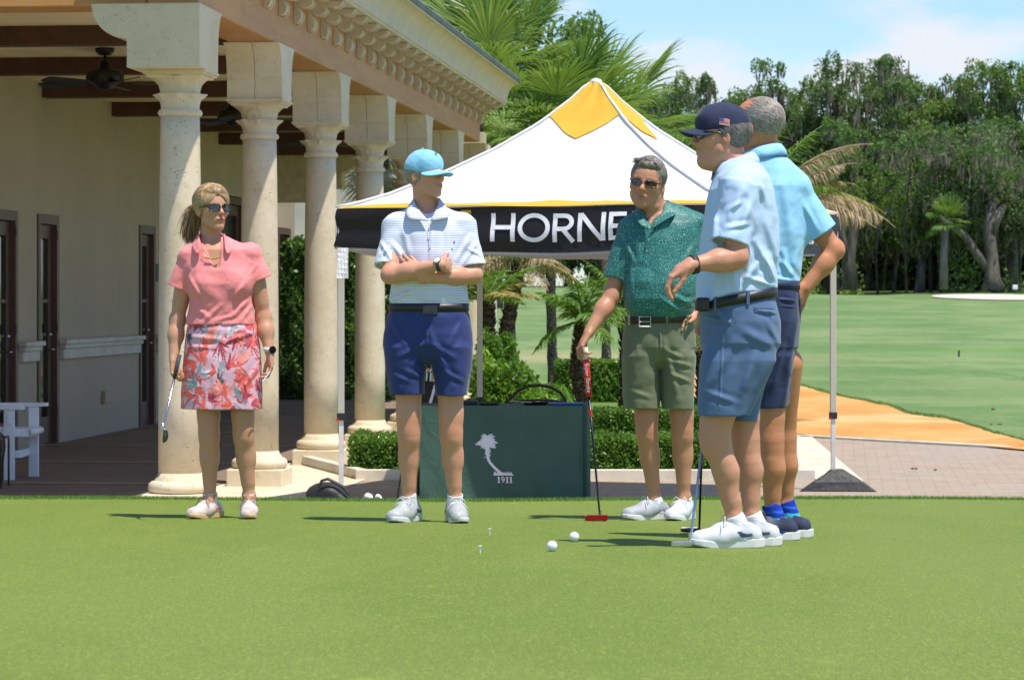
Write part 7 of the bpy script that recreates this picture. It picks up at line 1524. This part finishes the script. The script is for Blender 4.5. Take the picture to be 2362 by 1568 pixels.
    shorts(q, who, 'shorts', M_ol, [(736,1444,1598,.138,-.005),(760,1438,1602,.146,-.005),(800,1434,1604,.150),(830,1450,1588,.125),(850,1490,1550,.07)], [[(780,1450,1520,.125),(820,1434,1520,.142),(870,1434,1521,.134),(910,1435,1521,.130),(941,1438,1521,.128)],[(780,1520,1588,.125),(820,1518,1604,.142),(870,1521,1602,.134),(910,1524,1600,.130),(942,1526,1599,.128)]],
        [(1520,770,1490,930,.016,-.005),(1522,770,1560,920,.016,-.005),(1455,760,1470,820,.014,-.003),(1590,760,1575,840,.013,-.005),(1518,750,1520,850,.006,-.004),(1540,860,1590,880,.012,-.005),(1540,830,1595,845,.012,-.005),(1450,900,1500,915,.012,-.003),(1520,800,1575,830,.012,-.004)], 7)
    belt(q, who, 739, 733, (1444,1600,.138,-.005), M_belt_br, .038, (1487,742,26,22))
    for xd in (1450, 1538, 1585): b = MB(); c_ = p(xd, 737, -.152 if xd == 1538 else -.135); b.box((c_[0]-.006, c_[1]-.001, c_[2]-.027), (c_[0]+.006, c_[1]+.004, c_[2]+.025)); obj('belt_loop', b, M_ol, who)
    sunglasses(fr, who, M_gfr_b, M_lens, h=.029, dy=-.002)
    rg = np.random.default_rng(6); f = Field(fr.o-.17, fr.o+.17, .003); hell(f, fr, (0,-.020,.038), (.081,.100,.090), 0); hell(f, fr, (0,.040,.088), (.062,.048,.032), .02); hell(f, fr, (0,.080,-.012), (.068,.060,.078), .01, 's'); plane_cut(f, fr(0,-.02,-.045), fr.M @ A3(0,.55,-1))
    for s in (-1, 1): hell(f, fr, (s*.088,.004,-.020), (.021,.022,.034), .004, 's')
    ripple(f, f.lo, f.lo+.4, .002, 100, 60, 2); V, F = f.mesh(1); h_ = obj('hair', npmesh('hair', V, F, True, rg.uniform(.05, .3, len(V))), M_hair_gb, who)
    comb('hair_strands', fr, 2600, lambda P_: (P_[:,2] > .055)&(P_[:,1] < .085)|((P_[:,1] < .030)&(P_[:,2] > -.03-.5*(P_[:,1]+.02))), lambda P_: np.stack([np.where(P_[:,2] > .09, .9, 0)+P_[:,0]*3, -.55+0*P_[:,0], np.where(P_[:,2] > .09, .1, -1.)], -1), 6, .0085, M_hair_gb, h_, rg, .0019, (.083,.1025,.093), (0,-.019,.038), (1, 1.06), jit=.14)
    n = 420; rx = rg.uniform(-.05, .05, n); W_ = np.array([fr(x, .066+rg.uniform(-.03, .010), .108-3*x*x) for x in rx]); dl = np.stack([.9+rg.normal(size=n)*.25, rg.uniform(-.9, .0, n), rg.uniform(.35, .75, n)], -1); strands('forelock', W_, unit(dl @ fr.M.T), rg.uniform(.03, .055, n), M_hair_gb, h_, .0022, 2.2, 6, rg, .05)
    for ax_, yaw, an, mt in ((1508,-1.10,a1,simple('light_grey_shoe', (.38,.40,.43), .6, 0, .06, 30)),(1577,-.45,a2,M_white_s)):
        o = A3(*(p(ax_, 0, .03)[:2]), 0); o[2] = float(pg(o[0], o[1])); shoe(o, yaw, who, (mt, M_sole_w, M_lace, M_sock_w), sc=1.04, ank=an, sock_h=.085)
    def hd(r, t):
        t = A3(*t); mr = simple('red_anodised', (.42,.012,.016), .3, .6, .1, 20); b = MB(); fx_ = Frame(t+A3(0,0,.0), 0, 0, 0)
        b.box(t+A3(-.045,-.05,.004), t+A3(.034,-.036,.028)); b.box(t+A3(-.078,-.03,.004), t+A3(-.055,.045,.022)); b.box(t+A3(-.055,-.036,.004), t+A3(-.035,.05,.016)); b.box(t+A3(.014,-.036,.006), t+A3(.034,.05,.020)); b.box(t+A3(-.035,-.036,.010), t+A3(.014,.02,.016)); obj('club_head', b, mr, r, bevel=.004); b = MB(); b.box(t+A3(-.070,-.056,.004), t+A3(.036,-.0505,.032)); obj('face_insert', b, mr, r, bevel=.003)
        b = MB(); b.box(t+A3(-.03,-.035,.0165), t+A3(.0,.02,.019)); obj('alignment_plate', b, simple('dark_plate', (.1,.08,.09), .4, .5), r); b = MB(); b.tube([t+A3(0,0,.05), t+A3(-.004,-.02,.02)], .006, 8); obj('hosel', b, simple('black_steel', (.02,.02,.02), .3, .8), r)
    top = p(1348,803,-.150); ft = p(1384,1186,-.14); ft[2] = float(pg(ft[0], ft[1]))+.002
    M_rg = simple('red_grip', (.62,.015,.02), .45, 0, .05, 20); r, gp = putter('golf_putter', tuple(top), tuple(ft), hd, 'red-headed putter with thick red grip under the hand of the man in teal', M_rg, simple('black_steel_shaft', (.02,.02,.022), .25, .6), gl=.245, gr=.0165)
    g, t = Vector(top), Vector(ft); d = (t-g).normalized(); b = MB(); b.tube([g-d*.004, g+d*.055], [.0172,.0172], 14); obj('white_cap', b, M_sole_w, gp, smooth=True); b = MB(); b.tube([g+d*.31, g+d*.345], .0075, 8); obj('shaft_band', b, M_rg, gp)
    # lettering down the grip: SuperStroke-like script built of the letters the photo shows
    TX = bpy.data.curves.new('grip_lettering', 'FONT'); TX.body = 'Super Stroke'; TX.size = .028; TX.extrude = .0004; TX.align_x = 'CENTER'; TX.align_y = 'CENTER'; TX.shear = .25
    tmp = bpy.data.objects.new('tmp', TX); me = bpy.data.meshes.new_from_object(tmp); bpy.data.objects.remove(tmp); u = d; v = Vector((0,-1,0)); v = (v-u*v.dot(u)).normalized(); w_ = v.cross(u).normalized(); mid = g+d*.148+v*.0170; TS = 1
    for vt in me.vertices: c_ = vt.co.copy(); vt.co = mid+u*c_.x*1.0+w_*c_.y*TS+v*(c_.z-(c_.y**2)*26)
    me.update(); obj('grip_lettering', me, M_sole_w, gp)
teal()
# ======================= man in navy cap, seen in profile
def navycap():
    q = Per(11.27); p = q.p; who = thing('person', 'man in navy cap, light blue polo and slate blue shorts facing left, nearest the camera', 'person', (p(1690,1255)[0], q.Y, q.g), 'golfers on the putting green')
    fr = Frame(p(1661,312,-.0), -1.50, -.02, 0, 1.04)
    f = Field((p(1515,0)[0], q.Y-.46, q.g), (p(1812,0)[0], q.Y+.34, CAMZ+(690-232)/q.S), HB); head(f, fr, 1.02, 1.0, 1.)
    cone(f, p(1700,425,.02), p(1676,345,.01), .066, .066, .04); ell(f, p(1640,376,0), (.040,.045,.028), .04)
    SH = q.rows([(352,1676,1722,.055,.02),(366,1664,1742,.085,.02),(385,1655,1760,.140,.01),(410,1644,1774,.185,.0),(440,1634,1784,.200,0),(500,1624,1793,.195,0),(560,1615,1796,.190,0),(610,1610,1794,.188,0),(650,1606,1793,.190,0),(672,1604,1791,.190,0),(696,1606,1640,.150,0)])
    loft(f, [(r[0],r[1],r[2],max(r[3]-.014,.01),r[4]-.014,r[5]) for r in SH[1:]], .02)
    ls, le, lw = p(1712,430,-.17), p(1698,594,-.23), p(1594,611,-.30)
    arm(f, ls, le, lw, 1.10, fore=(0,0,-1)); hand(f, lw, (-.80,-.02,-.45), (.45,.12,-.9), 1, curls=[(38,34,18),(42,36,20),(46,38,22),(50,40,24)], thumb=(.70,.10,.62), sc=1.06, splay=.05); cone(f, lw, lw+A3(-.04,0,-.022), .028, .028, .02)
    rs, re, rw = p(1700,430,.17), p(1690,580,.22), p(1640,640,.22); arm(f, rs, re, rw, 1.05)
    k1, k2, a1, a2 = p(1648,1000,-.08), p(1716,1000,.10), p(1692,1190,-.07), p(1733,1185,.10)
    leg(f, p(1690,840,-.09), k1, a1, 1.06, back=(1,.15,0), toe=(-1,-.1,0)); leg(f, p(1710,840,.09), k2, a2, 1.06, back=(1,.15,0), toe=(-1,-.1,0))
    fobj(f, 'body', M_skin_a, who, lambda V: add_knee_tint(headtint(fr, V, (.95,.66,.62), (.6,.5,.45), False), V, [k1-A3(.05,0,0), le], .06))
    f = Field((p(1590,0)[0], q.Y-.34, CAMZ+(690-712)/q.S), (p(1812,0)[0], q.Y+.30, CAMZ+(690-340)/q.S), HC); loft(f, SH[1:], 0)
    A, B = p(1710,432,-.165), p(1682,563,-.215); capsule_sleeve(f, A, B, .074, .082, .016); ell(f, p(1712,415,-.13), (.070,.07,.045), .04); A2, B2 = p(1700,425,.165), p(1680,550,.2); capsule_sleeve(f, A2, B2, .07, .078, .01)
    cone(f, p(1698,374,.01), p(1680,340,.0), .068, .07, .008, 's'); cone(f, p(1664,380,.0), p(1655,400,0), .045, .03, .01, 's'); plane_cut(f, p(1604,700,0), (-.25,0,-1))
    for (x0,y0,x1,y1,wd,dp) in ((1725,460,1690,545,.016,-.007),(1700,445,1660,520,.014,-.006),(1735,560,1785,655,.016,-.009),(1745,600,1700,660,.014,-.007),(1720,580,1712,650,.014,-.006),(1765,590,1775,650,.013,-.007),(1650,600,1640,680,.014,-.004),(1680,620,1690,670,.013,-.006),(1640,470,1632,560,.014,-.005),(1740,410,1760,480,.014,-.004),(1710,640,1785,662,.010,-.006),(1755,500,1785,590,.016,-.004),(1660,530,1715,520,.010,-.005),(1665,490,1700,470,.010,-.005)): crease(f, p(x0,y0), p(x1,y1), wd, dp)
    ripple(f, f.lo, f.lo+1., .0028, 22, 13, 8, .3); M_lb = cloth_mat('light_blue_polo_knit', (.46,.61,.83), .7, .45, 6, 500, .04)
    sh = fobj(f, 'polo_shirt', M_lb, who); collar(sh, M_lb, p(1695,380,.0), .069, .076, -1.45, .45, .036, .032, .35, .03, .002, .015)
    M_sl = cloth_mat('slate_blue_twill', (.085,.145,.265), .65, .40, 4.5, 300, .05)
    s_ = shorts(q, who, 'shorts', M_sl, [(676,1612,1784,.180),(700,1612,1790,.190),(740,1616,1799,.200),(790,1614,1801,.200),(830,1625,1782,.170),(860,1650,1760,.12)], [[(770,1630,1785,.100,-.08),(830,1612,1786,.110,-.085),(880,1608,1762,.106,-.085),(920,1606,1742,.104,-.085),(956,1604,1724,.102,-.085)],[(770,1650,1790,.10,.08),(830,1640,1790,.105,.09),(880,1652,1771,.100,.09),(920,1662,1760,.098,.09),(971,1668,1750,.096,.09)]],
        [(1640,705,1672,745,.010,-.008),(1620,730,1672,742,.007,-.006),(1700,760,1780,800,.018,-.005),(1690,780,1620,900,.018,-.005),(1720,850,1690,950,.016,-.006),(1740,800,1700,900,.018,-.005),(1660,760,1650,940,.005,-.003),(1735,718,1785,722,.006,-.006),(1620,900,1690,925,.012,-.004),(1760,740,1795,800,.014,-.004)], 3)
    b = MB(); pts = [p(1739,708,-.192), p(1752,709,-.186), p(1770,710,-.172), p(1783,712,-.155)]; b.tube(pts, .003, 5); b.tube([pt+A3(0,-.001,-.014) for pt in pts], .0016, 5); obj('pocket', b, M_sl, s_)
    belt(q, who, 706, 672, (1609,1786,.184,0), M_belt, .040, None, .010)
    for xd, yd, dy in ((1725,687,-.195),(1650,700,-.165),(1772,676,-.13)): b = MB(); c_ = p(xd, yd, dy); b.box((c_[0]-.006, c_[1]-.003, c_[2]-.027), (c_[0]+.006, c_[1]+.003, c_[2]+.027)); obj('belt_loop', b, M_sl, who)
    b = MB(); c_ = p(1622,702,-.15); b.box(c_-A3(.03,.02,.028), c_+A3(.025,.01,.028)); obj('belt_pouch', b, M_belt, who, bevel=.01)
    sunglasses(fr, who, M_gfr, M_lens, h=.032, sc=1.02, dy=-.002)
    rg = np.random.default_rng(8); f = Field(fr.o-.17, fr.o+.17, .003); hell(f, fr, (0,-.024,.018), (.0805,.0985,.090), 0); hell(f, fr, (0,.080,-.02), (.085,.078,.085), .008, 's'); plane_cut(f, fr(0,-.02,-.058), fr.M @ A3(0,.55,-1)); plane_cut(f, fr(0,0,.06), fr.M @ A3(0,0,1))
    for s in (-1, 1): hell(f, fr, (s*.086,.000,-.020), (.022,.022,.034), .004, 's')
    ripple(f, f.lo, f.lo+.4, .0016, 110, 70, 2); V, F = f.mesh(1); h_ = obj('hair', npmesh('hair', V, F, True, rg.uniform(.05, .3, len(V))), M_hair_dk, who)
    comb('hair_strands', fr, 2200, lambda P_: (P_[:,1] < .022)&(P_[:,2] < .045)&(P_[:,2] > -.058-.5*(P_[:,1]+.02))&~((P_[:,1] > -.022)&(P_[:,2] < .004)), lambda P_: np.stack([0*P_[:,0], -.8+0*P_[:,0], -.8+0*P_[:,0]], -1), 5, .007, M_hair_dk, h_, rg, .0017, (.0825,.1005,.092), (0,-.024,.018), (1, 1.02), jit=.10)
    M_nc = cloth_mat('navy_cap_cloth', (.022,.028,.065), .8, .25, 9, 300, .1); c1 = cap(fr, who, M_nc, M_nc, .0, .092, .05, (.0855,.108,.092), .026)
    # stars-and-stripes patch on the cap's near side
    def capp(u, v, off=.0022):        # u along head length, v height on the near (+x local -> towards camera) side
        y = -.004+u; z = .046+v; e = max(1-((y+.013)/.108)**2-((z-.038)/.092)**2, .05); x = .0855*math.sqrt(e); return fr(x*SG, y*1., z) + fr.M @ A3(SG*off, 0, off*.4)
    SG = 1 if (fr.M @ A3(1,0,0))[1] < 0 else -1
    wf, hf = .040, .026; M_fw = simple('patch_white', (.75,.74,.74), .7); M_fr_ = simple('patch_red', (.60,.03,.04), .7); M_fb = simple('patch_blue', (.04,.06,.25), .7); b = MB(); b2 = MB(); b3 = MB()
    def fq(bb_, u0, u1, v0, v1, off):
        n_ = 5; vs = [capp((u0+(u1-u0)*i/n_)-.0, (v0+(v1-v0)*j)-.18*(u0+(u1-u0)*i/n_)*(-1)*1, off) for i in range(n_+1) for j in (0, 1)]; bb_.add([tuple(v_) for v_ in vs], [(2*i, 2*i+1, 2*i+3, 2*i+2) for i in range(n_)])
    fq(b, -wf/2, wf/2, -hf/2, hf/2, .0022)
    for k in range(7): fq(b2, -wf/2+.001, wf/2-.001 if k > 3 else wf/2-.001, hf/2-.001-(2*k+1)*hf/14.5, hf/2-.001-(2*k)*hf/14.5, .0030)
    fq(b3, wf/2-.018, wf/2, .0, hf/2, .0036)
    po = obj('flag_patch', b, M_fw, c1); obj('stripe', b2, M_fr_, po); obj('canton', b3, M_fb, po)
    b = MB(); pts = [fr(x, -.013+.1085*math.sqrt(max(0, 1-(x/.0855)**2-((z-.038)/.092)**2)), z) for x, z in ((.018,.098),(.006,.104),(-.006,.104),(-.014,.094),(-.006,.086),(.006,.084))]; b.tube(pts+[pts[0]], .003, 6); obj('front_emblem', b, simple('orange_thread', (.8,.15,.03), .6), c1, smooth=True)
    watch(who, lw+(le-lw)*.06, le-lw, .034, M_lace_b, None, (0,-1,0), 'fitness_band', .024); wb = simple('white_leather_shoe', (.66,.67,.69), .4, 0, .02, 20)
    nv = simple('navy_trim', (.04,.07,.16), .5)
    for ax_, ay, yaw, an in ((1692,-.07,-1.45,a1),(1733,.10,-1.5,a2)):
        o = A3(*(p(ax_+8, 0, ay)[:2]), 0); o[2] = float(pg(o[0], o[1])); shoe(o, yaw, who, (wb, M_sole_w, M_lace, M_sock_w), sc=1.12, ank=an, sock_h=.108, stripe=nv)
    def hd(r, t):
        t = A3(*t); b = MB(); b.box(t+A3(-.075,-.012,.002), t+A3(.012,.010,.026)); obj('club_head', b, simple('satin_steel', (.55,.56,.58), .3, .9), r, bevel=.005); b = MB(); b.tube([t+A3(0,0,.06), t+A3(.002,0,.02)], .006, 8); obj('hosel', b, M_nickel, r)
    ft = p(1590,1240,-.10); ft[2] = float(pg(ft[0], ft[1]))+.002; putter('golf_putter', tuple(p(1655,740,.05)), tuple(ft), hd, 'silver putter standing beside the white shoe of the navy cap man', simple('black_grip', (.03,.03,.03), .7), simple('bright_steel', (.5,.55,.6), .25, 1), gl=.26)
navycap()
# ======================= tall man seen from behind
def backman():
    q = Per(11.93); p = q.p; who = thing('person', 'grey-haired man seen from behind in sky blue polo and navy shorts, hand on hip', 'person', (p(1790,1240)[0], q.Y, q.g), 'golfers on the putting green')
    fr = Frame(p(1745,291,.0), -2.15, .02, 0, 1.05)
    f = Field((p(1600,0)[0], q.Y-.28, q.g), (p(1965,0)[0], q.Y+.34, CAMZ+(690-212)/q.S), HB); head(f, fr, 1.0, 1.0, .6)
    cone(f, p(1762,400,.03), p(1756,310,.0), .066, .066, .04)
    SH = q.rows([(340,1725,1785,.060,.02),(352,1712,1800,.090,.02),(368,1700,1822,.115,.02),(390,1690,1842,.130,.02),(430,1684,1854,.145,.01),(480,1686,1858,.150,.01),(540,1692,1857,.150,.01),(600,1700,1850,.145,.01),(640,1704,1846,.145,.01),(656,1706,1845,.145,.01)])
    loft(f, [(r[0],r[1],r[2],max(r[3]-.014,.01),r[4]-.014,r[5]) for r in SH], .02)
    rs, re, rw = p(1826,446,.03), p(1922,576,.05), p(1857,664,.0); arm(f, rs, re, rw, 1.10); hand(f, rw, (-.62,-.25,-.72), (-.45,.8,.2), 1, curls=[(20,30,20)]*4, thumb=(.6,.6,.2), sc=1.0)
    ls, le, lw = p(1700,430,.10), p(1650,600,.20), p(1622,725,.12); arm(f, ls, le, lw, 1.0); hand(f, lw, (-.15,-.05,-1), (.6,-.6,0), -1, curls=[(40,50,40)]*4, thumb=(.8,.3,.4), sc=1.0)
    k1, k2, a1, a2 = p(1775,1000,-.05), p(1806,1000,.22), p(1781,1175,-.03), p(1812,1160,.24)
    leg(f, p(1775,840,-.04), k1, a1, 1.05, back=(.8,-.5,0), toe=(-.9,.3,0)); leg(f, p(1808,840,.14), k2, a2, .97, back=(.8,-.5,0), toe=(-.9,.3,0))
    def bald(c_q, T, blend, g): blend(g((0,.02,.12), (.05,.06,.05))*.4, (1.08,.88,.82))
    fobj(f, 'body', M_skin_b, who, lambda V: headtint(fr, V, eyes=False, extra=bald))
    f = Field((p(1665,0)[0], q.Y-.24, CAMZ+(690-668)/q.S), (p(1930,0)[0], q.Y+.26, CAMZ+(690-325)/q.S), HC); loft(f, SH, 0); A, B = p(1828,440,.02), p(1888,540,.04); capsule_sleeve(f, A, B, .070, .086, .010); ell(f, p(1832,425,.02), (.06,.08,.05), .04)
    cone(f, p(1756,356,.01), p(1752,310,.0), .070, .072, .008, 's')
    for (x0,y0,x1,y1,wd,dp) in ((1800,420,1820,560,.022,-.004),(1770,450,1780,580,.02,-.004),(1790,600,1835,650,.012,-.006),(1800,580,1810,640,.012,-.006),(1840,560,1820,640,.012,-.004),(1760,640,1840,650,.010,-.004),(1850,470,1880,530,.012,-.005)): crease(f, p(x0,y0), p(x1,y1), wd, dp)
    ripple(f, f.lo, f.lo+1., .0024, 22, 12, 11, .2); M_sb = cloth_mat('sky_blue_polo_knit', (.29,.58,.80), .65, .4, 6, 500, .03); sh = fobj(f, 'polo_shirt', M_sb, who)
    collar(sh, M_sb, p(1757,357,.012), .076, .080, -2.2, .35, .038, .034, .4, .02, .0, .01)
    M_nv = cloth_mat('dark_navy_twill', (.018,.030,.085), .6, .4, 5, 300, .08)
    s_ = shorts(q, who, 'shorts', M_nv, [(656,1706,1838,.150,.01),(690,1702,1846,.160,.01),(740,1700,1848,.165,.01),(800,1704,1842,.160,.01),(840,1725,1815,.11,.01)], [[(780,1716,1832,.11,-.02),(820,1712,1832,.118,-.03),(870,1722,1822,.110,-.03),(940,1736,1812,.105,-.03)],[(780,1760,1836,.10,.10),(820,1760,1840,.11,.12),(880,1772,1834,.105,.13),(938,1782,1826,.10,.15)]],
        [(1790,690,1830,694,.006,-.006),(1790,705,1832,709,.004,-.003),(1835,740,1800,880,.016,-.006),(1800,800,1770,900,.014,-.005),(1840,660,1846,740,.006,-.004),(1820,840,1800,930,.014,-.005)], 5)
    belt(q, who, 657, 657, (1704,1842,.150,.01), M_nv, .034, None, .004, 'waistband'); 
    # glasses arm
    b = MB(); sg = -1 if (fr.M @ A3(-1,0,0))[1] < 0 else 1; b.tube([fr(sg*.075,.06,.008), fr(sg*.080,.01,.006), fr(sg*.080,-.012,.002), fr(sg*.076,-.024,-.012)], .002, 6); b.tube([fr(-sg*.075,.06,.008), fr(-sg*.080,.01,.006), fr(-sg*.080,-.012,.002)], .002, 6); obj('eyeglasses', b, M_gfr, who)
    rg = np.random.default_rng(9); f = Field(fr.o-.17, fr.o+.17, .003); hell(f, fr, (0,-.020,.030), (.0785,.0985,.086), 0); hell(f, fr, (0,.086,-.01), (.085,.085,.100), .01, 's'); hell(f, fr, (0,.030,.125), (.058,.085,.050), .01, 's'); plane_cut(f, fr(0,-.02,-.060), fr.M @ A3(0,.5,-1))
    for s in (-1, 1): hell(f, fr, (s*.086,.002,-.018), (.022,.022,.036), .004, 's')
    ripple(f, f.lo, f.lo+.4, .0012, 110, 70, 2); V, F = f.mesh(1); h_ = obj('hair', npmesh('hair', V, F, True, rg.uniform(.2, .5, len(V))), M_hair_gr, who)
    comb('hair_strands', fr, 3000, lambda P_: (P_[:,1] < .030)&(P_[:,2] > -.060-.5*(P_[:,1]+.02))&(rg.uniform(size=len(P_)) > np.clip((P_[:,1]+.045)*16*(P_[:,2] > .075), 0, .93)), lambda P_: np.stack([-P_[:,0]*2, -.9+0*P_[:,0], -.5-4*np.clip(.06-P_[:,2], 0, .2)], -1), 4, .0065, M_hair_gr, h_, rg, .0015, (.080,.1005,.088), (0,-.020,.030), (1, 1.02), jit=.12)
    m = NT('striped_blue_sock'); z_ = m.n('ShaderNodeSeparateXYZ'); m.t.links.new(m.tc.outputs['Object'], z_.inputs[0]); zr = m.math('ADD', m.math('SUBTRACT', z_.outputs[2], q.g), m.math('MULTIPLY', m.noise(14, 2), .012)); s1 = m.math('MULTIPLY', m.ramp(zr, .083, .087), m.ramp(zr, .101, .105, 1, 0)); s2 = m.math('MULTIPLY', m.ramp(zr, .121, .124), m.ramp(zr, .132, .135, 1, 0)); c_ = m.mix(s1, (.012,.05,.42), (.05,.55,.72)); c_ = m.mix(s2, c_, (.04,.12,.62)); M_ss = m.done(m.bsdf(c_, .8, 0, m.bump(m.noise(40, 3), .3, .01), .2))
    M_ns = simple('navy_knit_shoe', (.035,.040,.085), .6, 0, .15, 60)
    for ax_, ay, yaw, an in ((1787,-.03,-1.35,a1),(1818,.24,-1.5,a2)):
        o = A3(*(p(ax_, 0, ay)[:2]), 0); o[2] = float(pg(o[0], o[1])); shoe(o, yaw, who, (M_ns, M_sole_w, M_lace_b, M_ss), sc=1.10, ank=an, sock_h=.135)
    def hd(r, t):
        f = Field(A3(*t)-.09, A3(*t)+.09, .0025); c_ = A3(*t)+A3(-.035,.02,.012); f.ap(ell_fn(c_, (.050,.045,.016)), c_-.06, c_+.06); plane_cut(f, c_-A3(0,0,.008), (0,0,-1)); fobj(f, 'club_head', simple('black_mallet', (.03,.03,.035), .3, .5), r); b = MB(); b.tube([c_+A3(-.045,-.012,.010), c_+A3(.03,-.03,.012)], .005, 6); obj('sight_line', b, M_sole_w, r)
    ft = p(1612,1200,.55); ft[2] = float(pg(ft[0], ft[1]))+.003; putter('golf_putter', tuple(p(1627,760,.10)), tuple(ft), hd, 'black mallet putter standing behind the silver one', simple('black_grip_b', (.03,.03,.03), .7), simple('black_shaft', (.02,.02,.02), .3, .5), gl=.26)
backman()
